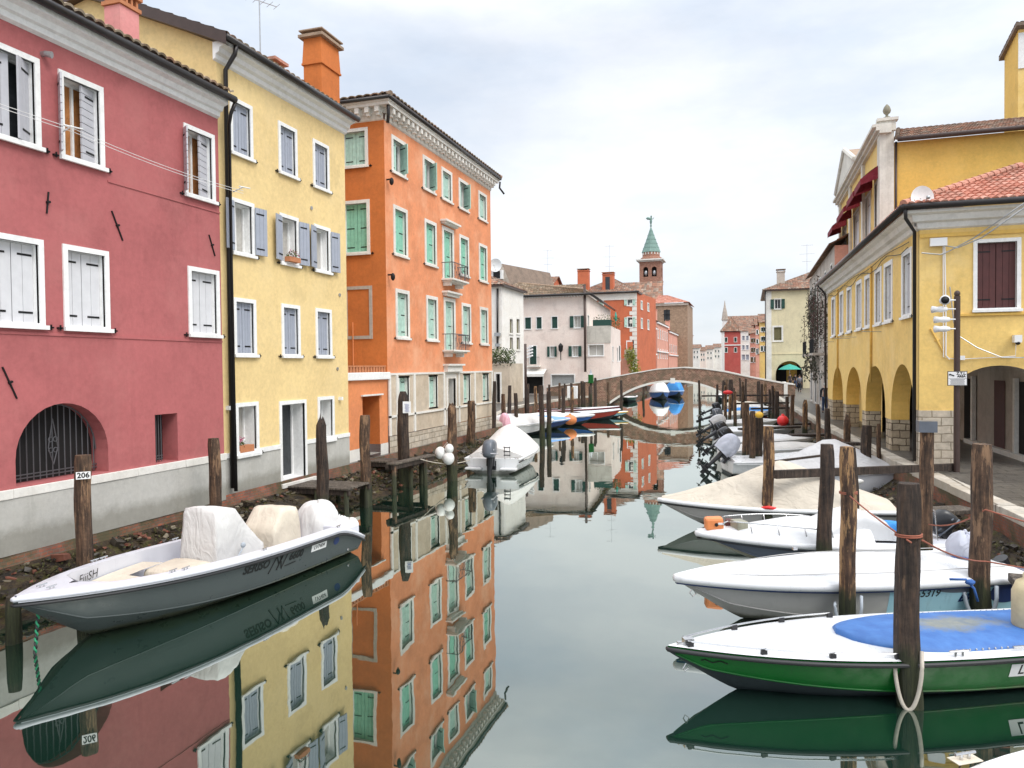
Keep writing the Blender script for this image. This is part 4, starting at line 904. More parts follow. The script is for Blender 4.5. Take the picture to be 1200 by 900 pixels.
for k in range(30):
    u=rr.uniform(-14,-1); z=rr.uniform(6.5,9.3); w=rr.uniform(.1,.7)
    for j in range(rr.randint(4,9)): (leaves(g,FI.P(u+rr.uniform(-.2,.2),w,z-j*.42),(.22,.22,.35),10,.085,0,rr,hang=1), g.tube([FI.P(u,w,z-j*.42),FI.P(u+rr.uniform(-.2,.2),w,z-j*.42-.5)],.015,1,4))
for u in (-11,-5): 
    for j in range(10): leaves(g,FI.P(u+j*.3,.8,4.4-rr.random()*1.3),(.2,.2,.5),14,.12,0,rr,hang=1)
g.build('foliage',[M['leafd'],M['shut_br']],t)
# tan house closing the view with the passage arch
yT=95; xl=at(898,400,y=yT).x; xr=xl+11; zt=at(900,340,y=yT).z
H=House('tan_house','tan plastered house with quoins, an arched passage and green shutters at the quay end','house',(xl+4,yT+3,1))
FTn=Fr(xl,yT,1,0)
def ux(px): return at(px,427,y=yT).x-xl
def zz(py,px=930): return at(px,py,y=yT).z
H.win(FTn,ux(907),ux(916),zz(362),zz(349),'open','shut_dg',frm='stoneW',fw=.1,hw=False,nb=1)
H.win(FTn,ux(905),ux(918),zz(400),zz(381),'closed','shut_ol',frm='stoneW',fw=.2,hw=False)
H.win(FTn,ux(948),ux(958),zz(362),zz(349),'closed','shut_dg',frm='stoneW',fw=.1,hw=False)
H.op(FTn,ux(909),ux(941),1,zz(423),1.6,2.5)
H.wall(FTn,0,xr-xl,1,zt,'tan',rm='oldwall'); 
H.wbox('stoneW',FTn,-.02,.6,-.5,.04,1,zt)
H.fill([(xl,yT,0),(xl,yT,zt),(xl+1,yT+14,zt),(xl+1,yT+14,0)],'oldwall')
H.fill([(xl,yT+2.6,1),(xr,yT+2.6,1),(xr,yT+2.6,5),(xl,yT+2.6,5)],'ochre_deep')
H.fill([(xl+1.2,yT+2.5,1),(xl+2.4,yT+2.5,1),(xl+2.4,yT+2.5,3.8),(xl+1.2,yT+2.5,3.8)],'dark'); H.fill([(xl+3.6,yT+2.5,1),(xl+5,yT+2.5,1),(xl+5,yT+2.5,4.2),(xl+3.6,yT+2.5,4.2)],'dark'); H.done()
hiproof(H,xl,xr+6,yT,yT+14,zt,3.2,mat='tile',over=.4,axis='x')
gutter(H,[(xl-.1,yT-.2,zt),(xl-.1,yT-.2,1)],.06,name='downpipe'); chimney(H,ux(916)+xl,yT+2,zt,zt+2.3,.9,mat='oldwall')
g=MB(); g.box(FTn,.7,xr-xl,0,.05,zz(415),zz(414)); H.part('string_course',g,'tan')
p=Vector((at(928,416,y=yT).x,yT-.3,zz(417))); 
t=thing('parasol','teal parasol opened in the arched passage of the tan house','parasol',(ux(925)+xl,yT-.8,1)); g=MB(); q=(ux(925)+xl,yT-.8,3.5)
g.lathe(q,[(1.3,-.25),(.7,.15),(0,.4)],8); g.build('canopy',M['teal'],t); g=MB(); g.tube([(q[0],q[1],1),(q[0],q[1],3.85)],.03); g.build('pole',M['galv'],t)
antenna(ux(948)+xl,yT+3,zt+1.5,4.2,'large aerial on the roof of the tan house',0)
# generic background house
def bg(name,label,px0,px1,y,ztop_py,mat,floors,wpx,roof=('hip',1.6,'tile'),zb=1,depth=10,sh='shut_dg',side=None,frm='white',cat='house',kind='closed'):
    """front faces -y; wpx = list of window centre pixels"""
    xa,xb=at(px0,427,y=y).x,at(px1,427,y=y).x; zt=at((px0+px1)/2,ztop_py,y=y).z
    H=House(name,label,cat,((xa+xb)/2,y+depth/2,zb)); F=Fr(xa,y,1,0)
    for (pz0,pz1) in floors:
        za,zc=at((px0+px1)/2,pz0,y=y).z,at((px0+px1)/2,pz1,y=y).z
        if zc>za: za,zc=zc,za
        for w in wpx:
            wx=at(w,427,y=y).x-xa; hwid=(za-zc)*.3
            H.win(F,wx-hwid,wx+hwid,zc,za,kind,sh,frm=frm,fw=.09,hw=False,nb=1,ang=(170,170))
    H.wall(F,0,xb-xa,zb,zt,mat)
    Fe=Fr(xb,y+depth,0,-1); Fe2=Fr(xb,y,0,1)
    if side:
        for (v0,v1,us) in side:
            for u in us: H.win(Fe2,u,u+.9,v0,v1,'closed',sh,frm=frm,fw=.09,hw=False,nb=1)
    Fe2.n=(1,0)
    H.wall(Fe2,0,depth,zb,zt,mat); H.fill([(xa,y,zb),(xa,y+depth,zb),(xa,y+depth,zt),(xa,y,zt)],mat); H.fill([(xa,y+depth,zb),(xb,y+depth,zb),(xb,y+depth,zt),(xa,y+depth,zt)],mat)
    H.dim=(xa,xb,y,y+depth,zt)
    if roof:
        if roof[0]=='hip': hiproof(H,xa,xb,y,y+depth,zt,roof[1],mat=roof[2],axis='x' if xb-xa>depth else 'y',tw=.36,cl=.5)
        elif roof[0]=='gx': gableroof(H,xa,xb,y,y+depth,zt,roof[1],'x',mat=roof[2],wallm=mat,tw=.36,cl=.5)
        elif roof[0]=='gy': gableroof(H,xa,xb,y,y+depth,zt,roof[1],'y',mat=roof[2],wallm=mat,tw=.36,cl=.5)
    H.done(); return H
# ---- left of the canal beyond the palazzo
# white house with canal front at x=-20
H=House('white_house','narrow white house with slit windows beside the orange palazzo','house',(-23,64,1))
FW=Fr(-20,0,0,1); FWf=Fr(0,60.2,1,0); zt=10.9
for px in (599,607):
    a=at(px-2.3,400,x=-20).y; b=at(px+2.3,400,x=-20).y
    for p0,p1 in ((372,392),(393+.5,411)):
        H.win(FW,a,b,at(px,p1+.0,x=-20).z,at(px,p0,x=-20).z,'closed','shut_ol',frm='stoneW',fw=.16,hw=False,nb=1)
    H.win(FW,a,b,at(px,453,x=-20).z,at(px,437,x=-20).z,'closed','shut_grey',frm='white',fw=.2,hw=False,sill=False,nb=1)
H.wall(FW,60.2,66.6,1,zt,'whitewall'); H.fill([(-28,66.6,1),(-20,66.6,1),(-20,66.6,zt),(-28,66.6,zt)],'whitewall'); H.wall(FWf,-28,-20,1,zt,'whitewall'); H.done()
gutter(H,[at(583,338,y=60.1),at(583,410,y=60.1)],.09,name='downpipe'); hiproof(H,-28,-20,60.2,66.4,zt,1.6,mat='tile',axis='x')
g=MB(); p=at(575,388,y=60.1); q=at(583,392,y=60.0); g.bx(q,(.5,.3,.3)); g.bx(q-Vector((0,0,.9)),(.4,.3,.25)); H.part('floodlight',g,'galv')
# garden wall with hedge
H=House('garden_wall','rough stone garden wall with a doorway, topped by a hedge, past the palazzo','wall',(-18.6,56.5,1))
FG=Fr(0,56.5,1,0); xa=at(574,430,y=56.5).x-2; xb=at(597,430,y=56.5).x; zt=at(590,426,y=56.5).z
da,db=at(579,440,y=56.5).x,at(588,440,y=56.5).x
H.win(FG,da,db,1,at(583,436,y=56.5).z,'dark',frm='stoneW',fw=.15,name='door',sill=False,inside='dark')
H.wall(FG,xa,xb,1,zt,'stucco'); H.fill([(xb,56.5,1),(xb,60.2,1),(xb,60.2,zt),(xb,56.5,zt)],'stucco'); H.fill([(xa,56.5,zt),(xb,56.5,zt),(xb,60,zt),(xa,60,zt)],'stucco'); H.done()
t=thing('hedge','rounded olive green hedge growing on top of the garden wall','hedge',((xa+xb)/2,57,zt)); g=MB(); rr=random.Random(5)
for k in range(10): leaves(g,(xb-.1-k*.42,57,zt+.5+.12*math.sin(k)),(.45,.6,.65),190,.10,0,rr); leaves(g,(xb-.1-k*.42,56.7,zt+.1),(.4,.4,.3),60,.09,1,rr)
g.build('foliage',[M['leaf'],M['leafd']],t)
# pale pink house
yP=75.0
H=bg('pale_pink_house','pale pink house with dark green shutters and a roller door behind the left moorings',613,717,yP,346,'pinkwall',[],[],roof=None,depth=12)
# rebuild pale pink house in detail
for o in list(H.r.children): bpy.data.objects.remove(o)
rt=H.r; H.ops={}; H.w=MB(); H.wm=[]
F=Fr(0,yP,1,0)
def X(px,y=yP,py=420): return at(px,py,y=y).x
def Z(py,px=660,y=yP): return at(px,py,y=y).z
for a,b in ((614.5,623),(628,635.5),(646,654),(672,681)): H.win(F,X(a,py=377),X(b,py=377),Z(385),Z(370),'closed' if a<660 else 'open','shut_dg',frm='white',fw=.07,hw=False,nb=1,ang=(172,172),inside='curtw')
for a,b in ((644,650),(670,678)): H.win(F,X(a,py=411),X(b,py=411),Z(418.5),Z(405),'open','shut_dg',frm='white',fw=.07,hw=False,nb=1,ang=(172,172),inside='curtw')
H.win(F,X(689,py=411),X(708,py=411),Z(418),Z(404),'glass','shut_dg',frm='white',fw=.07,hw=False,inside='curtw')
H.win(F,X(620),X(629.5),Z(427),Z(404),'closed','shut_dg',frm='white',fw=.07,name='door',sill=False,hw=False,nb=1)
H.win(F,X(615),X(637),1.0,Z(439),'dark',frm='white',fw=.1,name='door',sill=False,hw=False,inside='dark')
H.win(F,X(645),X(674),1.0,Z(438),'dark',frm='white',fw=.12,name='door',sill=False,hw=False,inside='shutterroll')
H.win(F,X(725),X(727.5),Z(424),Z(406),'closed','shut_dg',frm='white',fw=.05,hw=False,nb=1)
xL,xM,xR=X(605),X(688),X(715.5); zE=Z(346)
H.wall(F,xL,xM,1,zE,'pinkwall'); H.wall(F,xM,xR,1,Z(383),'pinkwall')
# terrace block: stained parapet
H.wbox('concrete',F,xM+.02,xR,-.25,.04,Z(403),Z(383))
Fs=Fr(xR,yP,-.07,1); LS=at(727,427,x=xR-.8).y-yP
for u in (LS*.15,LS*.6): H.win(Fs,u,u+1,Z(424),Z(406),'closed','shut_dg',frm='white',fw=.06,hw=False,nb=1)
H.wall(Fs,0,LS,1,Z(383),'pinkwall')
H.fill([(xM,yP,Z(384)),(xR,yP,Z(384)),Fs.P(LS,0,Z(384)),(xM-1,yP+LS,Z(384))],'concrete'); H.fill([Fs.P(LS,0,1),(xM-1,yP+LS,1),(xM-1,yP+LS,Z(384)),Fs.P(LS,0,Z(384))],'pinkwall')
Fm=Fr(xM,yP,-.07,1); LM=23
H.win(Fm,.5,1.7,Z(384),Z(369),'closed','shut_dg',frm='white',fw=.06,hw=False,nb=1)
H.wall(Fm,0,LM,1,zE,'pinkwall')
H.fill([(xL,yP,1),(xL,yP+LM,1),(xL,yP+LM,zE),(xL,yP,zE)],'pinkwall')
H.done()
g=MB(); e=.5; zr=Z(322); A_,B_=Vector((xL-.2,yP-e,zE+.1)),Vector((xM+.4,yP-e,zE+.1)); 
tiles(g,A_,B_,Vector((X(676),yP+4,zr-1.2)),Vector((X(590),yP+5.5,zr)),.32,.4)
C_=Fm.P(LM,.45,zE+.1)
tiles(g,B_,C_,Vector((X(676)-1.4,yP+LM-4,zr-1.2)),Vector((X(676),yP+4,zr-1.2)),.32,.4); ridge(g,B_+Vector((0,0,.05)),(X(676),yP+4,zr-1.15)); ridge(g,(X(676),yP+4,zr-1.15),(X(590),yP+5.5,zr+.05))
tiles(g,(xL-8,yP+11,zE+.1),(xL-.2,yP-e,zE+.1),(X(590),yP+5.5,zr),(X(580)-3,yP+10,zr),.32,.4)
H.part('roof',g,'tilemoss'); gutter(H,[A_+Vector((0,-.1,-.1)),B_+Vector((0.1,-.1,-.1))],.13); gutter(H,[B_+Vector((.1,-.1,-.1)),C_+Vector((.1,0,-.1))],.13)
g=MB()
for i in range(24): u=xL+.3+i*(xM-xL-.4)/24; g.box(F,u,u+.16,0,.38,zE-.2,zE+.02)
H.part('rafter_end',g,'white')
g=MB(); g.box(F,X(619),X(634),0,.8,Z(429.5),Z(428)); o=H.part('balcony',g,'stoneW'); g=MB()
for k in range(14): u=X(619)+(X(634)-X(619))*k/13; g.tube([F.P(u,.75,Z(428)),F.P(u,.75,Z(418))],.012,0,4)
g.tube([F.P(X(619),.75,Z(418)),F.P(X(634),.75,Z(418))],.015,0,4); g.build('railing',M['iron'],o)
g=MB(); rows=[[F.P(X(614)+(X(641)-X(614))*k/12,w,v) for k in range(13)] for w,v in ((.02,Z(432)),(1.3,Z(438)),(1.32,Z(441)))]; g.grid(rows); H.part('awning',g,'awning_w')
g=MB(); 
for k in range(16): g.box(F,X(647),X(670),-.24,-.21,1+k*.155,1.14+k*.155)
H.part('roller_shutter',g,'shutterroll')
g=MB(); p=F.P(X(658.5),.5,Z(412)); g.tube([F.P(X(658.5),0,Z(404)),F.P(X(658.5),.5,Z(405)),p],.03); g.lathe(p,[(.05,-.1),(.22,.1),(.26,.6),(.1,.8),(0,.9)],8); g.tube([p,p-Vector((0,0,.9))],.05); H.part('wall_lantern',g,'iron')
gutter(H,[F.P(X(686.5),.3,Z(335)),F.P(X(686.5),.3,Z(436))],.13,'gutterb',name='drainpipe'); 
t=thing('roof_planter','long dark green planter with shrubs along the pink house terrace edge','planter',((xM+xR)/2,yP+.2,Z(383)))
g=MB(); g.box(F,X(695),X(716),-.6,.0,Z(383)+.01,Z(376)); g.build('box',M['shut_dg'],t)
g=MB(); rr=random.Random(9); leaves(g,F.P(X(706),-.3,Z(374)),(1.0,.3,.35),120,.08,0,rr); leaves(g,F.P(X(722),-.3,Z(380)),(.45,.4,.7),160,.09,0,rr); g.build('foliage',M['leaf'],t)
t=thing('parasol','closed teal parasol on the terrace of the pale pink house','parasol',(X(719),yP+1.5,Z(383)))
g=MB(); g.lathe((X(719),yP+1.5,Z(383)),[(.03,0),(.03,.5),(.14,.6),(.12,1.1),(.03,1.45),(0,1.5)],8); g.build('canopy',M['teal'],t)
# houses behind
yB=92
Hs=bg('grey_gabled_house','grey gabled house with satellite dish seen over the white house roof',560,586,88,322,'oldwall',[],[],roof=('gx',0.5,'tile'),depth=10)
xa,xb,ya,yb,zt=Hs.dim
H2=House('grey_lean_gable','grey weathered gable wall sloping down behind the white house','house',(-30,80,1)); F2=Fr(0,80,1,0)
pts=[at(573,309,y=80),at(588,309,y=80),at(596,328,y=80),at(600,345,y=80)]
H2.fill([(pts[0].x-4,80,1),(pts[3].x,80,1),pts[3],pts[2],pts[1],pts[0],(pts[0].x-4,80,pts[0].z)],'oldwall'); H2.fill([pts[1],pts[3],pts[3]+Vector((3,10,0)),pts[1]+Vector((3,10,0))],'tile'); H2.done()
dish(H2.r,*at(581,311,y=79.4),.75,R(0)); g=MB(); g.bx(at(583,322,y=79.7),(1.3,.5,1.0)); g.bx(at(582,322,y=79.4),(.8,.05,.8),1); H2.part('air_conditioner',g,['white','iron'])
def ridgehouse(name,label,pl,pr,py_e,py_r,y,mat,tile,slope=6,gw='rust'):
    "long roof seen side on, ridge along x"
    a,b=at(pl,py_e,y=y),at(pr,py_e,y=y); r=at((pl+pr)/2,py_r,y=y+slope)
    H=House(name,label,'house',((a.x+b.x)/2,y+slope,1)); z=(a.z+b.z)/2
    F=Fr(a.x,y,1,0); H.wall(F,0,b.x-a.x,1,z,mat)
    for x in (a.x,b.x): H.fill([(x,y,1),(x,y+2*slope,1),(x,y+2*slope,z),(x,y+slope,r.z),(x,y,z)],gw)
    H.done(); g=MB(); o=.4
    tiles(g,(a.x-o,y-o,z),(b.x+o,y-o,z),(b.x+o,y+slope,r.z),(a.x-o,y+slope,r.z),.36,.5); tiles(g,(b.x+o,y+2*slope,z),(a.x-o,y+2*slope,z),(a.x-o,y+slope,r.z),(b.x+o,y+slope,r.z),.5,.8)
    H.part('roof',g,tile); return H
h=ridgehouse('tile_roofed_house','house with long brown tiled roof and orange gable behind the pale pink house',588,640,345,326,100,'rust','tile')
chimney(h,at(608,340,y=99).x,99.5,at(608,342,y=99).z,at(608,334,y=99).z,1.9,1.0,mat='rust'); 
h=ridgehouse('mossy_roofed_house','small house with low mossy roof behind the pale pink house',644,674,341,334,96,'pinkwall','tilemoss',5,'pinkwall')
antenna(at(642,325,y=104).x,104,at(642,327,y=104).z,4.2,'aerial on the ridge of the brown tiled roof',R(15))
# rust red house with quoins
yR=100.5
H=House('rust_red_house','rust red house with white quoins and pale green shutters behind the bridge','house',(-24,yR+6,1))
xa,xb=X(676,yR),X(746,yR); F=Fr(0,yR,1,0); zE=Z(343,720,yR)
for (p0,p1) in ((350,358.5),(371,384)):
    for a,b in ((735,742),): H.win(F,X(a,yR),X(b,yR),Z(p1,738,yR),Z(p0,738,yR),'open','shut_mintl',frm='white',fw=.1,hw=False,nb=1,ang=(172,172))
for a,b in ((692,699),(702,708)): H.win(F,X(a,yR),X(b,yR),Z(358.5,738,yR),Z(351,738,yR),'closed','shut_mintl',frm='white',fw=.1,hw=False,nb=1)
H.wall(F,xa,xb,1,zE,'rust'); Fs=Fr(xb,yR,.1,1); Fs.n=(Fs.u[1],-Fs.u[0])
for (p0,p1) in ((350,361),(371,384)):
    for u in (2.5,6.5): H.win(Fs,u,u+1.1,Z(p1,750,yR),Z(p0,750,yR),'closed','shut_mintl',frm='white',fw=.12,hw=False,nb=1)
H.wall(Fs,0,12,1,zE,'rust'); H.done()
g=MB(); z=1.2; k=0
while z<zE-.6: w=.9 if k%2 else .55; g.box(F,xb-w,xb+.03,-.3,.05,z,z+.5); z+=.56; k+=1
g.box(F,xa,xb+.1,0,.12,zE-1.0,zE-.1); H.part('quoins',g,'stoneW')
g=MB(); g.box(F,X(734,yR),X(743,yR),0,.05,Z(417,738,yR),Z(399,738,yR)); g.box(F,X(735.2,yR),X(741.8,yR),.051,.07,Z(417,738,yR),Z(400.5,738,yR),1); H.part('blind_window_frame',g,['white','rust'])
hiproof(H,xa,xb,yR,yR+12,zE,2.6,mat='tile',axis='x'); gutter(H,[(xa-.3,yR-.45,zE),(xb+.4,yR-.45,zE)],.13)
chimney(H,X(683,yR),yR+1.0,zE-.3,zE+3.2,1.5,1.2,mat='rust',cap='oldwall'); chimney(H,X(711.5,yR),yR+1.5,zE,zE+2.6,1.5,1.2,mat='rust',cap='terra')
g=MB(); g.box(F,X(708.8,yR),X(714,yR),-1.05,-.86,zE+.3,zE+2.3); H.part('dormer_window',g,'glass')
antenna(X(715,yR+3),yR+3,zE+1,6.0,'big aerial above the rust red house chimneys',R(10))
# small balcony terrace with climber below
t=thing('climbing_plant','yellow green climbing plant on the corner of the rust red house by the bridge','climber',(X(741,97),97,1)); g=MB(); rr=random.Random(11)
for k in range(17): leaves(g,at(738+k*.42+2.6*math.sin(k*1.7),411+k*1.7,y=97),(.55,.5,.5),42,.16,0,rr)
g.build('foliage',M['leafy'],t)
H=House('pink_annex','low pink annex with a wooden balcony beside the bridge','annex',(X(737,98),99,1)); F=Fr(0,98.5,1,0); H.wall(F,X(728,98.5),X(740,98.5),1,Z(420,735,98.5),'salmon'); H.done()
g=MB(); g.box(F,X(733,98.5),X(746,98.5),0,.9,Z(422,738,98.5),Z(410,738,98.5)); H.part('balcony',g,'oldwall')
# church
yC=175
H=House('church','brick church with a tall tiled nave roof and lower red roofed apse','church',(-50,yC,1))
a,b=X(700,yC),X(768,yC); zE=Z(380,750,yC); zR=Z(331,740,yC+14)
F=Fr(0,yC,1,0); H.wall(F,a,b,1,zE,'churchbrick'); H.fill([(b,yC,1),(b,yC+28,1),(b,yC+28,zE),(b,yC+14,zR),(b,yC,zE)],'churchbrick')
y2=yC-6; c0,c1=X(767,y2),X(806,y2); z2=Z(355.5,786,y2)
F2=Fr(0,y2,1,0); H.win(F2,X(777,y2),X(786.5,y2),Z(377,780,y2),Z(362,780,y2),'dark',frm='churchbrick',fw=.2,sill=False,hw=False,inside='glass')
H.wall(F2,c0,c1,1,z2,'churchbrick'); F3=Fr(c1,y2,0,1); H.wall(F3,0,16,1,z2,'churchbrick'); H.done()
g=MB(); tiles(g,(a,yC-.5,zE),(b+.5,yC-.5,zE),(b+.5,yC+14,zR),(a,yC+14,zR),.6,.8); H.part('roof',g,'tile')
g=MB(); tiles(g,(c0,y2-.5,z2+.1),(c1+.4,y2-.5,z2+.1),(X(782,y2+8),y2+8,Z(346,782,y2+8)),(c0,y2+8,Z(346,782,y2+8)),.5,.7); tiles(g,(c1+.4,y2-.5,z2+.1),(c1+.4,y2+16,z2+.1),(X(782,y2+8),y2+8,Z(346,782,y2+8)),(X(782,y2+8),y2+8,Z(346,782,y2+8)),.5,.7)
o=g.build('apse_roof',M['tilered'],H.r)
g=MB(); g.box(F2,c0,c1+.2,0,.3,z2-.5,z2); g.box(F2,X(781.4,y2),X(782.0,y2),-.2,.06,Z(377,780,y2),Z(362,780,y2),1); g.box(F2,X(777,y2),X(786,y2),-.2,.06,Z(369,780,y2),Z(368.4,780,y2),1); H.part('cornice',g,['oldwall','iron'])
# tower
yW=228
def XW(p): return at(p,330,y=yW).x
def ZW(p): return at(764,p,y=yW).z
cx=XW(763.2); wd=XW(776)-XW(751.5); hw=wd/2
H=House('bell_tower','brick bell tower with green copper spire topped by an angel vane','bell tower',(cx,yW,1))
FTw=Fr(cx,yW-hw,1,0); FTe=Fr(cx+hw,yW,0,1); 
zb,zc=ZW(327),ZW(308)
for s in (-1,1): H.op(FTw,s*1.05*hw*.38-hw*.24,s*1.05*hw*.38+hw*.24,ZW(325.5),ZW(314),hw*.26,.9)
H.op(FTe,-hw*.62,-hw*.14,ZW(325.5),ZW(314),hw*.26,.9); H.op(FTe,hw*.14,hw*.62,ZW(325.5),ZW(314),hw*.26,.9)
H.wall(FTw,-hw,hw,1,zc,'towerbrick'); H.wall(FTe,-hw,hw,1,zc,'towerbrick'); H.fill([(cx-hw,yW-hw,1),(cx-hw,yW+hw,1),(cx-hw,yW+hw,zc),(cx-hw,yW-hw,zc)],'towerbrick'); H.fill([(cx-hw,yW+hw,1),(cx+hw,yW+hw,1),(cx+hw,yW+hw,zc),(cx-hw,yW+hw,zc)],'towerbrick')
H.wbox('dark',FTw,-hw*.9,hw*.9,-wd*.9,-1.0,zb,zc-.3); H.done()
g=MB(); 
for s in (-1,1): g.blob((cx+s*hw*.4,yW-hw-.0+.9-.35,ZW(321)),(.5,.4,.8),0)
H.part('bell',g,'galv')
g=MB(); g.box(FTw,-hw-.25,hw+.25,-wd-.25,.25,zc,zc+.35,0); g.box(FTw,-hw-.9,hw+.9,-wd-.9,.9,zc+.36,zc+.75,0)
g.box(FTw,-hw-.2,hw+.2,.0,.2,ZW(333),ZW(332)); g.box(FTw,-hw,hw+.2,-wd,0.001,ZW(333),ZW(332))
H.part('cornice',g,'stoneW')
g=MB(); r8=(XW(772.8)-XW(754))/2/math.cos(R(22.5)); z1=zc+.75; z2=ZW(296)
g.lathe((cx,yW,0),[(r8*1.25,z1),(r8*1.2,z1+.8),(r8,z1+1.0),(r8,z2)],8); H.part('drum',g,'towerbrick')
g=MB()
for k in range(8):
    a=R(45*k); ap=r8*math.cos(R(22.5)); p=Vector((cx+math.sin(a)*ap,yW-math.cos(a)*ap,(z1+1.2+z2)/2+.3)); g.bx(p,(r8*.5,.12,(z2-z1)*.38),0,rz=a)
H.part('drum_panel',g,'stoneW')
g=MB(); zt=ZW(266); g.lathe((cx,yW,0),[(r8*1.02,z2-.05),(r8*1.1,z2),(r8*1.08,z2+.2),(r8*.55,z2+(zt-z2)*.5),(.12,zt),(0,zt+.1)],8)
for k in range(1,6): 
    f=k/6; rr_=r8*1.08*(1-f)+.1; g.lathe((cx,yW,0),[(rr_+.03,z2+(zt-z2)*f),(rr_+.03,z2+(zt-z2)*f+.12)],8)
H.part('spire',g,'copper')
g=MB(); g.tube([(cx,yW,zt-.2),(cx,yW,zt+.6)],.15); g.blob((cx,yW,zt+.4),(.3,.3,.3)); g.tube([(cx,yW,zt+.7),(cx,yW,zt+1.6),(cx+.1,yW,zt+2.9)],[.18,.38,.25]); g.blob((cx+.1,yW,zt+3.2),(.24,.24,.28)); g.tube([(cx,yW,zt+2.4),(cx-1.0,yW,zt+2.7),(cx-1.5,yW,zt+2.75)],[.3,.45,.05]); g.tube([(cx+.1,yW,zt+2.5),(cx+.7,yW,zt+2.4),(cx+.9,yW,zt+2.9)],[.15,.1,.05]); H.part('angel_vane',g,'copper')
# pink row beyond the bridge, fronts on the canal (x=-15)
row=[('pink_canal_house','rose pink canal house with white string course behind the bridge',755,769,379,'pink'),('salmon_canal_house','salmon canal house with pale shutters, second of the row behind the bridge',770,783,377,'salmon'),
     ('cream_canal_house','long pink and cream canal house, middle of the row behind the bridge',784,797,388,'salmon'),('rose_canal_house','narrow salmon canal house near the end of the row',798,804,390,'salmon'),('grey_canal_house','grey stained canal house ending the row behind the bridge',805,812,390,'oldwall')]
for i,(nm,lb,p0,p1,pt,mt) in enumerate(row):
    xf=-15.0; ya,yb=at(p0,427,x=xf).y,at(p1,427,x=xf).y
    zt=at(p0,pt,x=xf).z; 
    H=House(nm,lb,'house',(xf-4,(ya+yb)/2,1)); F=Fr(xf,0,0,1); L=yb-ya; nwin=max(2,int(L/3.4)); nf=max(2,int((zt-1)/3.4))
    for f in range(nf):
        for k in range(nwin):
            u=ya+L*(k+.5)/nwin; z=1.6+f*(zt-1)/nf; H.win(F,u-.6,u+.6,z,z+1.75,'closed',('shut_dg','shut_wh','shut_ol','shut_br','shut_grey')[i],frm='white',fw=.15,hw=False,nb=1)
    H.wall(F,ya,yb-.05,.3,zt,mt); Fn=Fr(0,ya,1,0); H.wall(Fn,xf-9,xf,.3,zt,mt); H.fill([(xf,yb-.05,0),(xf-9,yb-.05,0),(xf-9,yb-.05,zt),(xf,yb-.05,zt)],mt); H.done()
    gableroof(H,xf-9,xf,ya,yb-.05,zt,1.8,'y',mat='tile',tw=.5,cl=.7)
    g=MB(); g.box(F,ya,yb-.05,0,.2,1+(zt-1)*.5,1+(zt-1)*.5+.25); g.box(F,ya,yb-.05,0,.25,zt-.3,zt-.02); H.part('string_course',g,'white')
    chimney(H,xf-1.5,(ya+yb)/2,zt,zt+2.6,.9,mat=mt)
# distant closing houses at the canal's end
k=0
for p0,p1,pt,mt,lb in ((811,820,408,'whitewall','small white distant house at the canal end, next to the pink row'),(820,827,411,'pinkwall','small pale distant house left of centre at the canal end'),(827,836,409,'whitewall','distant white house with arched door at the canal end'),(836,845,407,'whitewall','distant white house just left of the red corner house'),(760,812,412,'salmon','far salmon roofs glimpsed over the pink row')):
    hh=bg('distant_house',lb,p0,p1,262+k*2,pt,mt,[(pt+3,pt+6),(pt+9,pt+12)],[p0+(p1-p0)*.3,p0+(p1-p0)*.7],roof=('gx',1.3,'tile'),depth=9); k+=1
# right side distance
h=bg('red_corner_house','red house with white string course and dark shutters across the canal bend',846,868,185,388,'reddist',[(395,401),(407,413)],[851,862],roof=('hip',3.4,'tile'),depth=14)
xa,xb,ya,yb,zt=h.dim; g=MB(); F=Fr(xa,ya,1,0); g.box(F,-.1,xb-xa+.1,0,.15,Z(405,857,ya),Z(403.8,857,ya)); g.box(F,-.1,.6,0,.12,1,zt); h.part('string_course',g,'white')
h=ridgehouse('red_church','red plastered church with brown tiled roof and arched window at the canal bend',853,900,381.5,370,210,'reddist','tile',8,'reddist')
F=Fr(0,210,1,0); g=MB(); g.box(F,X(861,210),X(866,210),.01,.12,Z(392,860,210),Z(384,860,210)); h.part('window',g,'glass'); g=MB(); g.box(F,X(883,210),X(889,210),-.9,-.5,Z(376,880,210),Z(374,880,210)); h.part('dormer',g,'iron')
h=House('bellcote','slim white bell cote with dark pointed top beside the red church','bell cote',(X(849.5,205),205,1)); g=MB(); F=Fr(X(849.5,205),205,1,0); a=X(852.5,205)-X(849.5,205); g.box(F,-a,a,-2*a,0,1,Z(375,850,205)); h.part('shaft',g,'white'); g=MB(); g.box(F,-a-.2,a+.2,-2*a-.2,.2,Z(375,850,205),Z(374,850,205)); g.lathe((X(849.5,205),205+a,0),[(a*1.25,Z(374,850,205)),(a*.9,Z(366,850,205)),(.3,Z(360,850,205)),(.05,Z(352,850,205))],6); h.part('spire',g,'oldwall')
for p0,p1,pt,mt,sh,yy_,lb in ((868,879,388,'whitewall','shut_grey',165,'white house with balconies right of the red corner house'),(879,887,391,'salmon','shut_ol',150,'worn salmon house, middle of the right bank row'),(886,892,381,'salmon','shut_dg',138,'tall thin pink house before the ochre one'),(891,898.5,378,'ochre','shut_dg',122,'ochre house squeezed against the tan house')):
    hh=bg('quayside_house',lb,p0,p1,yy_,pt,mt,[(pt+5,pt+11),(pt+16,pt+22),(pt+27,pt+34)],[p0+(p1-p0)*.3,p0+(p1-p0)*.72],roof=('gx',1.6,'tile'),depth=11,sh=sh)
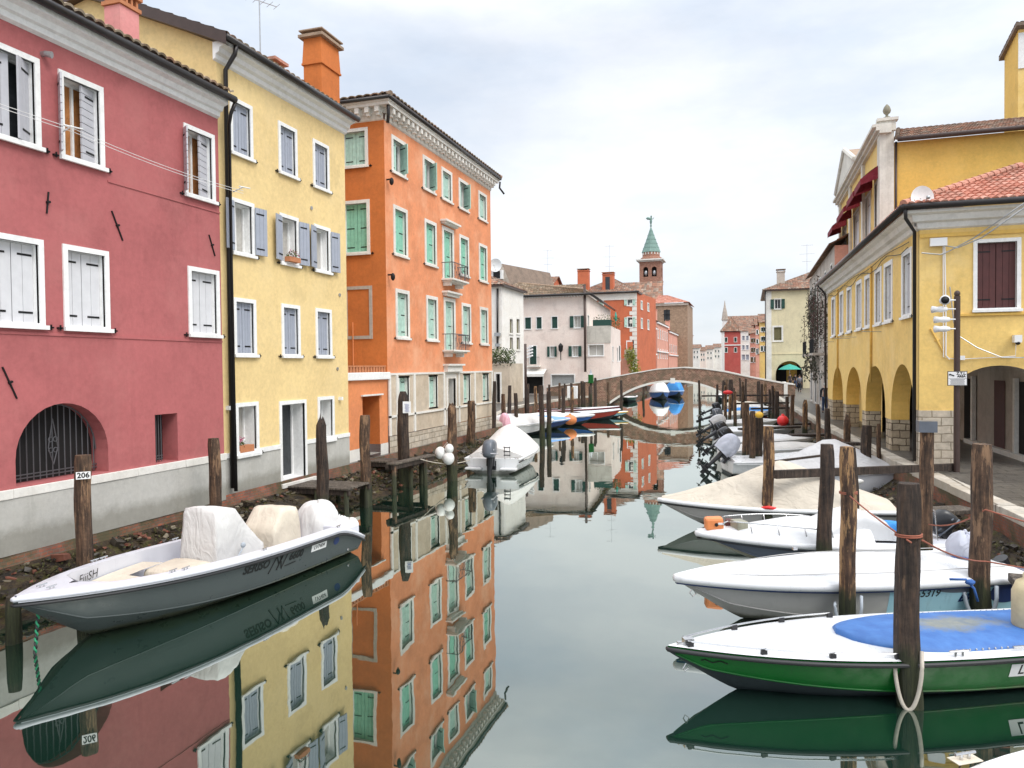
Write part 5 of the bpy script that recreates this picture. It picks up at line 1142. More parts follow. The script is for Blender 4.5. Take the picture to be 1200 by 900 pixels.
# ================================================================ BRIDGE
yBr=70.9; g=MB(); s=MB()
def bz(x): # parapet top
    pts=[(-19,1.9),(-13.9,2.62),(-10.6,3.2),(-8.2,3.6),(-5.8,3.74),(-3.9,3.6),(-2,3.3),(.23,2.78),(3.14,2.2),(4,2.1)]
    for (a,za),(b,zb_) in zip(pts,pts[1:]):
        if a<=x<=b: 
            t=(x-a)/(b-a); return za+(zb_-za)*t
    return 2.1
def az(x): # arch soffit
    xc,hwid,rise,sp=-6.75,6.25,2.3,.0; t=(x-xc)/hwid
    return sp+rise*(1-abs(t)**2.15) if abs(t)<1 else -1
xs=[-19+i*.125 for i in range(185)]; W_=3.4
s2=MB(); s3=MB(); bm=thing('footbridge','arched brick footbridge with white stone arch ring crossing the canal','bridge',(-6.7,yBr,0))
def bump_(x): return bz(x)
for ya,yb,par in ((yBr,yBr+.32,1),(yBr+W_-.32,yBr+W_,1)):
    for a,b in zip(xs,xs[1:]):
        za,zb_=az(a),az(b)
        for y in (ya,yb): g.face([(a,y,za),(b,y,zb_),(b,y,bump_(b)-.1),(a,y,bump_(a)-.1)])
        (s2 if par and ya==yBr else s3).grid([[(a,ya-.05,bump_(a)-.1),(b,ya-.05,bump_(b)-.1)],[(a,ya-.05,bump_(a)),(b,ya-.05,bump_(b))],[(a,yb+.05,bump_(a)),(b,yb+.05,bump_(b))],[(a,yb+.05,bump_(a)-.1),(b,yb+.05,bump_(b)-.1)]])
for a,b in zip(xs,xs[1:]):
    za,zb_=az(a),az(b)
    if za>-1 or zb_>-1: g.face([(a,yBr,za),(b,yBr,zb_),(b,yBr+W_,zb_),(a,yBr+W_,za)])
    g.face([(a,yBr+.3,bump_(a)-.95),(b,yBr+.3,bump_(b)-.95),(b,yBr+W_-.3,bump_(b)-.95),(a,yBr+W_-.3,bump_(a)-.95)])
    def nrm(x): 
        d=(az(x+.05)-az(x-.05))/.1; n=Vector((-d,0,1)).normalized(); return n*.2
    if za>0 and zb_>0:
        p,q=Vector((a,yBr-.04,za)),Vector((b,yBr-.04,zb_)); na,nb_=nrm(a),nrm(b)
        s.face([p,q,q+nb_,p+na]); s.face([p,p+Vector((0,.3,0)),q+Vector((0,.3,0)),q]); s.face([p+na,q+nb_,q+nb_+Vector((0,.05,0)),p+na+Vector((0,.05,0))])

g.build('brickwork',M['bridgebrick'],bm); s.build('stone_ring',M['stoneW'],bm); s2.build('coping',M['stoneW'],bm); s3.build('coping',M['stoneW'],bm)
for c_,d_,n_2 in (((-6.75,yBr-.02,2.45),(.42,.16,.5),'keystone'),((3.2,yBr+.1,1.62),(.32,.42,1.24),'end_pillar'),((3.2,yBr+W_-.1,1.62),(.32,.42,1.24),'end_pillar')):
    s=MB(); s.bx(c_,d_); s.build(n_2,M['stoneW'],bm,bev=.01)
# ================================================================ BOATS  (local: x forward, stern at 0, z=0 waterline)
class Boat:
    def __init__(s,name,label,bow,stern,B,fb=.65,fs=.5,group=None,rake=.9,full=2.4,cat='motor boat',chine=.82,trdip=0,sternw=.92,flare=.0):
        bow,stern=Vector(bow),Vector(stern); d=bow-stern; s.L=d.length; s.B=B; s.fb=fb; s.fs=fs; s.rake=rake; s.full=full; s.ch=chine; s.dip=trdip; s.sw=sternw
        s.r=thing(name,label,cat,(stern.x,stern.y,0),math.atan2(d.y,d.x),group)
    def bg(s,t):
        k=max(0,(t-.38)/.62); return s.B/2*(s.sw+(1-s.sw)*min(1,t/.38))*(1-k**s.full)
    def zg(s,t):
        z=s.fs+(s.fb-s.fs)*max(0,t)**1.7
        if s.dip and t<.14: z-=s.dip*(1-t/.14)**1.6
        return z
    def zs(s,t):
        x=s.L*t; oh=s.rake; a=s.L-oh; zt=s.fb-.06
        if x>=a: return zt*((x-a)/oh)**1.1
        return -.22*min(1,(a-x)/1.2)
    def zc(s,t):
        b=.09+.34*(s.fb/.6)*max(0,t)**3.4; k=s.zs(t); return min(s.zg(t)-.02,max(b,k+.30*(s.zg(t)-k)))
    def bc(s,t): return s.bg(t)*s.ch*(1-.30*t**4)
    def side(s,t,f):
        z=s.zc(t)+(s.zg(t)-s.zc(t))*f; y=s.bc(t)+(s.bg(t)-s.bc(t))*(f**.8); return s.L*t,y,z
    def hw(s,t,z):
        z0,z1=s.zc(t),s.zg(t); f=(z-z0)/max(.01,z1-z0)
        if f<0: return s.bc(t)*max(.1,(z-s.zs(t))/max(.01,z0-s.zs(t)))
        return s.bc(t)+(s.bg(t)-s.bc(t))*min(1,f)**.8
    def hull(s,mside,mbot,stripe=None,name='hull',n=44):
        g=MB(); ts=[1-(1-i/n)**1.35 for i in range(n+1)]; fr=[0,.03,.25,.5,.75,1]
        for sg in (1,-1):
            rows=[[(lambda p:(p[0],sg*p[1],p[2]))(s.side(t,f)) for t in ts] for f in fr]
            c=list(rows[0]); k=[(s.L*t,0,s.zs(t)) for t in ts]; mid=[((a[0]+b[0])/2,a[1]*.55,a[2]*.42+b[2]*.58) for a,b in zip(c,k)]
            q=[k,mid,c]
            if sg<0: rows=[list(reversed(r)) for r in rows]; q=[list(reversed(r)) for r in q]
            g.grid(rows,0); g.grid(q,1)
        a=[s.side(0,f) for f in fr]; g.face([(p[0],p[1],p[2]) for p in a]+[(p[0],-p[1],p[2]) for p in reversed(a)],0); g.face([(0,s.bc(0),s.zc(0)),(0,-s.bc(0),s.zc(0)),(0,0,-.22)],1)
        o=g.build(name,[M[mside],M[mbot]],s.r,local=True,smooth=True,merge=True)
        md=o.modifiers.new('es','EDGE_SPLIT'); md.split_angle=R(28)
        for sg in (1,-1):
            g=MB(); g.tube([(p[0],sg*(p[1]+.004),p[2]) for p in (s.side(t,.0) for t in ts[:-2])],.012,0,5); g.build('strake',M[mside],s.r,local=True,smooth=True)
        return o
    def rail(s,mat,r=.035,dz=-.03,name='rub_rail',out=.01,h=1.6,n=40):
        g=MB(); pts=[(s.L*t,(s.bg(t)+out),s.zg(t)+dz) for t in [i/n for i in range(n+1)]]
        allp=pts+[(x,-y,z) for x,y,z in reversed(pts)]
        rows=[]
        for (x,y,z) in allp:
            pass
        g.tube(allp,r,0,8); o=g.build(name,M[mat],s.r,local=True,smooth=True); return o
    def surf(s,name,mats,t0,t1,ins,prof,n=40,m=18,wr=0,edge=None,smooth=True,seed=0,lip=0,parent=None):
        "surface over the gunwales: prof(t,v)->dz, v in -1..1"
        g=MB(); rows=[]
        for i in range(n+1):
            t=t0+(t1-t0)*i/n; b=max(.012,s.bg(t)-ins); row=[]
            for j in range(m+1):
                v=-1+2*j/m; z=s.zg(t)+prof(t,v); x=s.L*t; y=b*v
                if t>.999: x=s.L-.01
                if wr:
                    q=noise.noise(Vector((x*1.6+seed,y*1.6,seed)))+.55*noise.noise(Vector((x*4+seed,y*2.2,seed)))
                    z+=wr*q*(1-abs(v)**6); 
                    if abs(v)==1: y+=math.copysign(wr*.5*noise.noise(Vector((x*3,seed,0))),v)
                row.append((x,y,z))
            if lip: row=[(row[0][0],row[0][1]-.012,row[0][2]-lip*(1+.4*noise.noise(Vector((row[0][0]*2,seed,1)))))]+row+[(row[-1][0],row[-1][1]+.012,row[-1][2]-lip*(1+.4*noise.noise(Vector((row[0][0]*2,seed,5)))))]
            rows.append(row)
        g.grid([list(reversed(r)) for r in rows],0)
        for r in (rows[0],rows[-1]): g.face(r,0)
        return g.build(name,[M[k] for k in ([mats] if isinstance(mats,str) else mats)],parent or s.r,local=True,smooth=smooth)
    def label_on_hull(s,txt,t,f,size,mat,side=1,shear=.2,name='lettering',bold=0):
        sg=side
        def wrap(co):
            # side=+1 is port (+y): text reads from bow to stern seen from port => mirrored x
            x=s.L*t+(-co.x if sg>0 else co.x); tt=max(0.001,min(.98,x/s.L)); z0=s.zc(tt); z1=s.zg(tt); z=z0+(z1-z0)*f+co.y; ff=max(0,min(1,(z-z0)/(z1-z0)))
            y=s.bc(tt)+(s.bg(tt)-s.bc(tt))*(ff**.8)
            return Vector((x,sg*(y+.006+co.z),z))
        return text(txt,name,size,M[mat],s.r,None,wrap,.001,shear,bold)
    def patch(s,t0,t1,f0,f1,mat,side=1,name='name_plate',out=.004,n=8,ell=False):
        g=MB(); rows=[]
        for i in range(n+1):
            t=t0+(t1-t0)*i/n; k=1
            if ell: k=math.sqrt(max(0,1-(2*i/n-1)**2))
            m=(f0+f1)/2; row=[]
            for j in range(3):
                f=m+(f1-f0)/2*k*(j-1); x=s.L*t; z=s.zc(t)+(s.zg(t)-s.zc(t))*f; y=s.bc(t)+(s.bg(t)-s.bc(t))*(max(0,f)**.8); row.append((x,side*(y+out),z))
            rows.append(row)
        g.grid(rows); return g.build(name,M[mat],s.r,local=True)
def outboard(B,mat='blackeng',s=1.0,tilt=0,cover=None,x=-.12,z=None,y=0,legm='blackeng',steer=0,coverpar=True):
    "outboard motor on the transom; tilt in degrees lifts the leg backwards"
    z=B.zg(0)+.02 if z is None else z
    Mx=Matrix.Translation((x,y,z))@Matrix.Rotation(R(tilt),4,'Y')@Matrix.Rotation(R(steer),4,'Z')@Matrix.Scale(s,4)
    def T(g): g.v=[Mx@v for v in g.v]; return g
    g=MB(); g.bx((-.08,0,.02),(.16,.26,.34),0); g.bx((.06,0,-.12),(.1,.3,.3),0); g.tube([(-.2,0,.2),(-.2,0,-.2),(-.22,0,-.75)],[.13,.09,.055],0,10); g.bx((-.26,0,-.66),(.36,.16,.02),0)
    g.blob((-.24,0,-.88),(.24,.055,.055),0,12,8); g.bx((-.24,0,-.8),(.2,.035,.25),0); g.bx((-.2,0,-1.02),(.16,.02,.16),0)
    seed_=s*7; o=T(g).build('outboard_motor',M[legm],B.r,local=True,smooth=False)
    g=MB(); 
    for k in range(3):
        a=R(120*k); g.bx((-.54,.085*math.sin(a),-.88+.085*math.cos(a)),(.02,.07,.10),0,rx=-a+.35)
    g.tube([(-.50,0,-.88),(-.60,0,-.88)],[.05,.02],0,8)
    T(g).build('propeller',M['steel' if mat!='blackeng' else 'blackeng'],o,local=True)
    if cover=='none': return o
    if not cover:
        g=MB(); g.blob((-.26,0,.42),(.36,.21,.31),0,18,12,p=3.2); g.v=[Vector((v.x+(v.z-.42)*.18,v.y*(1-.25*max(0,v.z-.42)),v.z)) for v in g.v]
        g.box(ID,-.60,.08,-.212,.212,.24,.27,1); g.box(ID,-.5,.0,-.2,.2,.36,.40,1)
        T(g).build('cowl',[M[mat],M['shut_lgrey' if mat=='greyeng' else 'greyeng']],o,local=True,smooth=True)
    else:
        g=MB(); c0=Vector((-.24,0,0)); rows=[]
        for i in range(17):
            f=i/16; a_=f*1.75; zz_=.62*math.cos(min(a_,math.pi/2))+.16 if a_<math.pi/2 else .16-.5*(a_-math.pi/2)*2.2; rr_=math.sin(min(a_,math.pi/2))**.7*(1-.25*max(0,f-.85)*4)
            row=[]
            for j in range(36):
                th=2*math.pi*j/36; fold=1+.05*f*math.sin(th*9+seed_)+.04*noise.noise(Vector((math.cos(th)*2,math.sin(th)*2,f*3+s)))
                row.append(c0+Vector((math.cos(th)*.40*rr_*fold,math.sin(th)*.25*rr_*fold,zz_)))
            rows.append(row)
        g.grid(rows,0,True)
        T(g).build('motor_cover',M[cover],o,local=True,smooth=True)
    return o
def cleat(g,x,y,z,rz=0,mi=0,s=1):
    Mx=Matrix.Rotation(rz,3,'Z'); P=Vector((x,y,z))
    g.tube([P+Mx@Vector((-.09*s,0,.04*s)),P+Mx@Vector((.09*s,0,.04*s))],.012*s,mi,6)
    for k in (-.035,.035): g.tube([P+Mx@Vector((k*s,0,0)),P+Mx@Vector((k*s,0,.04*s))],.013*s,mi,6)
# ---------------------------------------------------------------- L1: grey open boat in the left foreground
b=Boat('grey_open_boat','grey hulled open motorboat with covered console and seat, moored at left',(-9.37,7.36),(-8.80,14.0),2.25,.86,.66,rake=1.15,full=2.9,trdip=.30,chine=.86,sternw=.93)
b.hull('gel_dg','gel_dg')
b.rail('gel_lg',.034,-.005,'gunwale_moulding'); b.rail('rubber',.022,-.085,out=.03)
G=.19
# gunwale deck ring + foredeck
def ring(b,ins,mat,t0=0,fd=.80):
    g=MB(); n=44
    for sg in (1,-1):
        rows=[]
        for i in range(n+1):
            t=i/n*.995; bo=b.bg(t)+.02; bi=max(0,b.bg(t)-ins) if t<fd else max(0,(b.bg(fd)-ins)*math.sqrt(max(0,1-((t-fd)/.06)**2)))
            x=b.L*t; z=b.zg(t); rows.append([(x,sg*bo,z-.05),(x,sg*bo,z+.015),(x,sg*(bo-.03),z+.035),(x,sg*((bo+bi)/2),z+.05+.0),(x,sg*bi,z+.045)])
        if sg<0: rows=[list(reversed(r)) for r in rows]
        g.grid(rows)
    return g.build('side_deck',M[mat],b.r,local=True,smooth=True)
ring(b,G,'gel_lg')
g=MB(); n=40; fl=.30
def flz(t): return fl+max(0,t-.62)*1.1
L_=[];
for i in range(n+1):
    t=i/n*.86; bi=(b.bg(t)-G) if t<.8 else (b.bg(.8)-G)*math.sqrt(max(0,1-((t-.8)/.06)**2)); z=flz(t); L_.append((b.L*t,bi,b.zg(t)+.045,min(bi,max(.0,b.hw(t,z)-.06)),z))
g.grid([[(x,-a,zt_),(x,-c_,z),(x,c_,z),(x,a,zt_)] for x,a,zt_,c_,z in L_])
g.build('cockpit_liner',M['gel_lg'],b.r,local=True)
g=MB(); bi=b.bg(.02)-.1; g.box(ID,.0,.42,-bi,bi,.25,b.zg(.15)-.05,0); g.build('stern_bench',M['gel_lg'],b.r,local=True,bev=.03)
g=MB(); # bow cushions
for sg in (1,-1):
    g.grid([[ (b.L*t,sg*(b.bg(t)-G-.03),fl+.30) for t in (.58,.64,.7,.76,.8,.83)],[(b.L*t,sg*max(.0,(b.bg(t)-G)-.50),fl+.33) for t in (.58,.64,.7,.76,.8,.83)]])
g.face([(b.L*.70,-.42,fl+.335),(b.L*.70,.42,fl+.335),(b.L*.83,.12,fl+.34),(b.L*.83,-.12,fl+.34)]); g.face([(b.L*.70,-.42,fl+.335),(b.L*.70,.42,fl+.335),(b.L*.70,.42,fl),(b.L*.70,-.42,fl)])
g.build('bow_cushion',M['cov_c'],b.r,local=True)
def drape(B,name,mat,prof,yb,n=22,seed=0,wr=.03,parent=None):
    "cloth box: prof list of (x,z,halfwidth) outline in side view (top line), dropped to base z"
    g=MB(); rows=[]
    for k in range(len(prof)-1):
        (x0,z0,w0),(x1,z1,w1)=prof[k],prof[k+1]
        for q in range(5):
            f=q/5; rows.append((x0+(x1-x0)*f,z0+(z1-z0)*f,w0+(w1-w0)*f))
    rows.append(prof[-1]); out=[]
    for x,z,w in rows:
        r=[]
        for j in range(19):
            a=-1+2*j/18
            if abs(a)<.5: y=w*a/.5*.93; zz=z-.02*(a/.5)**4
            else:
                f=(abs(a)-.5)/.5; y=math.copysign(w*(.93+.1*f),a); zz=z*(1-f)+yb*f
                if z<yb: zz=z
            q=noise.noise(Vector((x*4+seed,y*4,zz*5)))*wr+noise.noise(Vector((x*10+seed,y*9,zz*3)))*wr*.5
            r.append((x+q,y+q*.8,zz+q))
        out.append(r)
    g.grid(out); return g.build(name,M[mat],parent or B.r,local=True,smooth=True)
# white covered helm console and windscreen, cream seat box
zf=fl
drape(b,'console_cover','cov_w',[(2.25,.4,.40),(2.3,.72,.42),(2.5,.92,.42),(2.72,1.2,.37),(2.88,1.42,.35),(3.1,1.48,.37),(3.42,1.50,.40),(3.45,1.1,.42),(3.48,.62,.44),(3.5,.35,.44)],.36,seed=1,wr=.022)
drape(b,'console_seat_cover','cov_c',[(3.54,.35,.46),(3.55,.62,.46),(3.62,.66,.46),(4.2,.62,.44),(4.25,.58,.42),(4.27,.33,.42)],.33,seed=2,wr=.02)
drape(b,'seat_cover','cov_c',[(1.2,.33,.40),(1.22,.9,.40),(1.28,1.18,.40),(1.6,1.22,.40),(1.72,1.2,.40),(2.02,.85,.42),(2.06,.33,.42)],.34,seed=4,wr=.018)
g=MB(); g.tube([(2.9,.48,.75),(3.2,.55,.55),(3.32,.62,.38)],.012,0,6); g.blob((2.9,.47,.78),(.05,.04,.05)); g.build('cover_tie',M['rope_gy'],b.r,local=True)
o_=outboard(b,'blackeng',s=1.0,tilt=40,x=.0,z=.5,legm='gel_w',cover='none')
def cloth(name,c,rad,mat,parent,seed=0,fold=.09,n=44,m=18,down=.55):
    g=MB(); rows=[]; c=Vector(c)
    for i in range(m+1):
        f=i/m; a_=f*2.0; top=a_<math.pi/2; zz_=math.cos(a_)*rad[2] if top else -(a_-math.pi/2)*down; rr_=math.sin(min(a_,math.pi/2))**.75*(1-.12*max(0,a_-math.pi/2))
        row=[]
        for j in range(n):
            th=2*math.pi*j/n; F_=1+fold*f*f*math.sin(th*8+seed+2*math.sin(th*2+seed))+.12*noise.noise(Vector((math.cos(th)*1.6+seed,math.sin(th)*1.6,f*2.4)))
            row.append(c+Vector((math.cos(th)*rad[0]*rr_*F_,math.sin(th)*rad[1]*rr_*F_,zz_+.06*noise.noise(Vector((math.cos(th)*2,math.sin(th)*2,f*3+seed))))))
        rows.append(row)
    g.grid(rows,0,True); return g.build(name,M[mat],parent,local=True,smooth=True)
cloth('motor_cover',(.12,-.02,.62),(.42,.46,.44),'cov_w',b.r,1.3,.07)
cloth('motor_leg_wrap',(-.15,.58,.52),(.2,.22,.16),'cov_w',b.r,4.1,.12,down=.3)
cloth('motor_leg_wrap',(-.12,.38,.5),(.22,.2,.2),'cov_w',b.r,2.2,.1,down=.35)
g=MB(); g.bx((.42,-.12,.66),(.1,.26,.12),0,ry=.4); g.build('tiller_handle',M['gel_dg'],b.r,local=True,bev=.02)
for t,v in [(.93,.1),(.93,-.1)]+[(t,sg*(b.bg(t)-.08)) for t in (.72,.69,.45,.12) for sg in (1,-1)]:
    g=MB(); cleat(g,b.L*t,v,b.zg(t)+.05,.1,0,.9); g.build('cleat',M['steel'],b.r,local=True)
g=MB(); g.box(ID,.15,.5,.45,.75,.6,.62); g.build('hatch',M['gel_w'],b.r,local=True); 
b.label_on_hull('SERISO',.487,.66,.20,'ink',1,.25,bold=.006); b.label_on_hull('6600',.332,.66,.20,'ink',1,.25,bold=.006)
g=MB()
def onside(x,z):
    t=x/b.L; z0,z1=b.zc(t),b.zg(t); f=max(0,min(1,(z-z0)/(z1-z0))); return Vector((x,b.bc(t)+(b.bg(t)-b.bc(t))*f**.8+.008,z))
zz0=.30
for pl in ([(2.92,.32),(2.76,.60),(2.68,.44)],[(2.72,.34),(2.60,.58)],[(2.66,.60),(2.60,.34),(2.44,.64)]):
    g.tube([onside(x,z) for x,z in pl],.013,0,4)
g.tube([onside(2.5,.36),onside(2.2,.37)],.008,0,4); g.build('emblem',M['ink'],b.r,local=True)
b.patch(.19,.262,.56,.80,'paper',1,out=.003); b.label_on_hull('LV7404',.226,.68,.11,'ink',1,.2,'registration')
b.patch(.125,.155,.52,.78,'gel_dblue',1,'badge',.008,10,True)
g=MB(); g.blob(onside(.42,.16),(.03,.012,.03)); g.build('drain_fitting',M['steel'],b.r,local=True)
text('FiiiSH','bow_lettering',.19,M['ink'],b.r,None,lambda co:Vector((b.L*.765-co.x,-(b.bg((b.L*.765-co.x)/b.L)-G)+.04,.69+co.y)),.001,.2)
bl=b
t=thing('mooring_rope','green and black braided rope hanging from the bow of the grey open boat','rope',(-9.4,7.5,.6)); g=MB()
p=b.r; top=Vector((-9.4,7.75,.62)); bot=Vector((-9.38,7.62,-.35))
for s_ in (0,math.pi): g.tube([top.lerp(bot,i/60)+Vector((.014*math.cos(i*.9+s_),.014*math.sin(i*.9+s_),0)) for i in range(61)],.014,0 if s_==0 else 1,5)
g.build('strand',[M['rope_g'],M['rubber']],t,smooth=True)
# ---------------------------------------------------------------- L2: white boat under a tent cover, stern towards viewer
b=Boat('white_covered_boat','white motorboat under a pale tent cover with dark outboard facing the viewer','' or (-9.35,31.2),(-8.95,25.6),2.25,.75,.55,rake=.9,full=2.3,sternw=.9)
b.hull('gel_w','gel_w'); b.rail('rubber',.02,-.12,out=.01); b.rail('gel_w',.045,-.02,'gunwale_moulding')
def tent(peaks,edge=.02,pw=1.1):
    def f(t,v):
        z=0
        for (a,h,w) in peaks: z=max(z,h*max(0,1-abs(t-a)/w)) if w<10 else z
        # piecewise ridge
        return edge+z*(1-abs(v)**pw)
    return f
def ridgef(pts,pw=1.2,edge=.02):
    def f(t,v):
        for (a,ha),(c,hc) in zip(pts,pts[1:]):
            if a<=t<=c:
                h=ha+(hc-ha)*(t-a)/(c-a); return edge+h*(1-abs(v)**pw)
        return edge
    return f
b.surf('boat_cover','cov_w',.10,.99,-.02,ridgef([(0,.05),(.12,.35),(.22,.62),(.42,.95),(.50,.98),(.72,.62),(.95,.12),(1,.02)],1.5),wr=.035,lip=.14,seed=3,n=48,m=24)
g=MB(); w=b.bg(.02); g.box(ID,-.28,.0,-w*.95,-.35,.16,.24); g.box(ID,-.28,.0,.35,w*.95,.16,.24); g.box(ID,.02,.55,-w,w,.34,.52); g.build('swim_platform',M['gel_w'],b.r,local=True,bev=.03)
g=MB(); 
for yy in (-.62,-.42): g.tube([(.25,yy,.5),(.2,yy,.95),(.12,yy,1.0)],.016,0,6)
for zz_ in (.66,.80,.94): g.bx((.2,-.52,zz_),(.08,.24,.03),1)
g.build('boarding_ladder',[M['steel'],M['rubber']],b.r,local=True)
outboard(b,'greyeng',1.1,8,x=-.08,z=.45)
for sg in (1,-1): g=MB(); cleat(g,.2,sg*w*.85,.52,1.2,0,1.2); g.build('cleat',M['steel'],b.r,local=True)
# helper for simple moored boats
def simple(name,label,bow,stern,B,hull,cover,prof,fb=.62,fs=.5,eng=None,rail='gel_w',rb='antifoul',covm=None,**k):
    b=Boat(name,label,bow,stern,B,fb,fs,**{q:v for q,v in k.items() if q in('group','rake','full','chine')})
    b.hull(hull,rb); b.rail(rail,.04,-.01)
    if cover: b.surf('boat_cover',cover,0.02,.99,-.02,prof,wr=.03,lip=.10,seed=len(label),n=30,m=14)
    else:
        b.surf('deck','gel_w',.5,.995,.03,lambda t,v:.03+.05*(1-v*v),n=14,m=8); b.surf('cockpit_floor','gel_lg',.0,.52,.12,lambda t,v:-.28,n=10,m=6)
        ring(b,.14,'gel_w',fd=.7)
    if eng: outboard(b,**eng)
    return b
low=ridgef([(0,.1),(.3,.28),(.6,.25),(1,.02)],1.8)
simple('covered_boat','long white tarpaulin covered boat between twin piles, left bank',(-10.95,42.4),(-14.6,38.2),1.9,'gel_w','cov_w',ridgef([(0,.3),(.4,.6),(.7,.5),(1,.05)],1.5),.75,.6)
simple('blue_covered_boat','dark blue boat with light blue canvas, bow towards the canal at left',(-10.7,45.6),(-14.4,42.4),1.7,'gel_dblue','cov_lb',ridgef([(0,.2),(.5,.4),(1,.03)],1.6),.62,.5)
simple('covered_boat','blue hulled boat with long white cover, behind the orange buoy',(-9.75,48.7),(-15.2,46.4),1.9,'gel_blue','cov_w',ridgef([(0,.2),(.5,.35),(1,.03)],1.7),.66,.5)
simple('red_boat','red boat with white gunwale and blue trim near the left end of the footbridge',(-8.9,54.0),(-14.4,50.0),1.9,'gel_red',None,None,.72,.5)
simple('maroon_boat','maroon boat with dark deck lying along the left quay',(-9.6,58.0),(-15.0,53.5),1.8,'gel_maroon','cov_pink',None,.62,.5) if 0 else simple('maroon_boat','maroon boat lying behind the red boat at the left quay',(-9.7,58.5),(-15.3,54.5),1.8,'gel_maroon',None,None,.66,.55,rail='gel_maroon')
simple('small_blue_boat','tiny light blue and yellow dinghy bow beside the red boat',(-8.65,56.0),(-12.2,54.6),1.2,'gel_lb',None,None,.42,.35,rail='yel_pl')
bb=simple('blue_dinghy','small blue boat with pink draped motor behind the white covered boat',(-10.6,34.6),(-12.4,37.6),1.4,'gel_blue','cov_w',low,.45,.4,eng=dict(cover='cov_pink',s=1.25,tilt=10,x=.2))
simple('blue_cabin_boat','blue hulled boat with white cabin seen bow on under the footbridge',(-9.1,84.5),(-10.4,90),2.1,'gel_blue','gel_w',ridgef([(0,.9),(.5,1.1),(.62,1.0),(.75,.3),(1,.05)],3),.95,.8)
simple('blue_tarp_boat','boat wrapped in bright blue tarpaulin under the footbridge',(-7.9,91),(-9.4,96.5),2.2,'gel_blue','cov_bl',ridgef([(0,.9),(.5,1.5),(.8,1.0),(1,.2)],2.2),.8,.7)
simple('white_far_boat','small white boat beyond the footbridge arch on the right',(-3.0,82),(-2.2,87),1.9,'gel_w','cov_w',low,.6,.5)
simple('far_rowing_boat','old dark green boat at the left bank under the footbridge',(-12.2,78.5),(-12.7,84),1.7,'shut_dg',None,None,.55,.5)
# ---------------------------------------------------------------- right foreground boats
ax=Vector((.936,.352)).normalized()
def st(bow,L,a=None):
    a=ax if a is None else Vector((math.cos(R(a)),math.sin(R(a)))); return (bow[0]+a.x*L,bow[1]+a.y*L)
# R1 green (right side hull faces viewer: bow to -x, port (+y local) is toward viewer? local y=+left of heading)
b=Boat('green_boat','bright green hulled boat with white deck and faded blue cockpit cover, right foreground',(-.92,8.87),st((-.92,8.87),5.6,25),1.60,.57,.50,rake=.85,full=2.5)
SD=1 # port side faces the viewer (heading west, left is south)
b.hull('gel_green','antifoul'); b.rail('rubber',.028,-.035,out=.012)
b.surf('deck','gel_w',.0,.998,-.0,lambda t,v:.0+.055*(1-v*v)*min(1,(1-t)*3.2)+.01,n=40,m=18)
def bluep(t,v): return .035+.12*(1-v*v)*min(1,(1-t)*3.2)+.02+.035*(1-v**4)*(1 if .06<t<.5 else .6)
g=MB(); rows=[]; n=40
for i in range(n+1):
    t=.02+(.62-.02)*i/n; half=(b.bg(t)-.17)*(1 if t<.42 else math.sqrt(max(0,1-((t-.42)/.2)**2))*1); row=[]
    for j in range(19):
        v=-1+2*j/18; y=half*v; vv=y/b.bg(t); z=b.zg(t)+.01+.055*(1-vv*vv)*min(1,(1-t)*3.2)+.018+.05*(1-abs(v)**5)+.02*noise.noise(Vector((b.L*t*1.5,y*1.5,3))); row.append((b.L*t,y,z))
    row=[(row[0][0],row[0][1]*1.01,row[0][2]-.02)]+row+[(row[-1][0],row[-1][1]*1.01,row[-1][2]-.02)]
    rows.append(row)
g.grid([list(reversed(r)) for r in rows])
def faded():
    m,nt,b_=newmat('faded_blue_cover'); v=coords(nt); a=ramp(nt,noi(nt,v,5,4),[(.3,(.035,.12,.36)),(.7,(.06,.18,.46))])
    mp=nt.nodes.new('ShaderNodeMapping'); tc=nt.nodes.new('ShaderNodeTexCoord'); mp.inputs['Location'].default_value=(-1.9,0,-.6); nt.links.new(tc.outputs['Object'],mp.inputs[0])
    mp2=nt.nodes.new('ShaderNodeMapping'); mp2.inputs['Scale'].default_value=(.55,1.5,1); nt.links.new(mp.outputs[0],mp2.inputs[0]); ln=nt.nodes.new('ShaderNodeVectorMath'); ln.operation='LENGTH'; nt.links.new(mp2.outputs[0],ln.inputs[0])
    ad=nt.nodes.new('ShaderNodeMath'); ad.operation='MULTIPLY_ADD'; nt.links.new(noi(nt,v,3,6,.7),ad.inputs[0]); ad.inputs[1].default_value=1.1; nt.links.new(ln.outputs['Value'],ad.inputs[2])
    f=ramp(nt,ad.outputs[0],[(.85,(.8,.8,.8)),(1.0,(0,0,0))]); f.node.color_ramp.elements[0].position=.75
    a=mix(nt,f,a,ramp(nt,noi(nt,v,6,5),[(.35,(.16,.18,.16)),(.65,(.28,.27,.17))])); nt.links.new(a,b_.inputs['Base Color']); b_.inputs['Roughness'].default_value=.6; bump(nt,b_,noi(nt,v,3,4),.3,.04); return m
M['cov_fb']=faded(); g.build('cockpit_cover',M['cov_fb'],b.r,local=True,smooth=True)
g=MB(); 
for i in range(26):
    t=.05+.37*i/25
    for sg in (1,-1): g.blob((b.L*t,sg*(b.bg(t)-.165),b.zg(t)+.05),(.012,.012,.012),0,6,4)
g.build('press_stud',M['steel'],b.r,local=True)
g=MB()
for sg in (1,-1):
    pts=[(b.L*t,sg*(b.bg(t)-.055),b.zg(t)+.075) for t in [.56+.4*i/16 for i in range(17)]]; g.tube(pts,.011,0,6)
    for t in (.56,.69,.82,.955): g.bx((b.L*t,sg*(b.bg(t)-.06),b.zg(t)+.045),(.07,.035,.07),1,rz=0)
g.build('hand_rail',[M['steel'],M['rubber']],b.r,local=True)
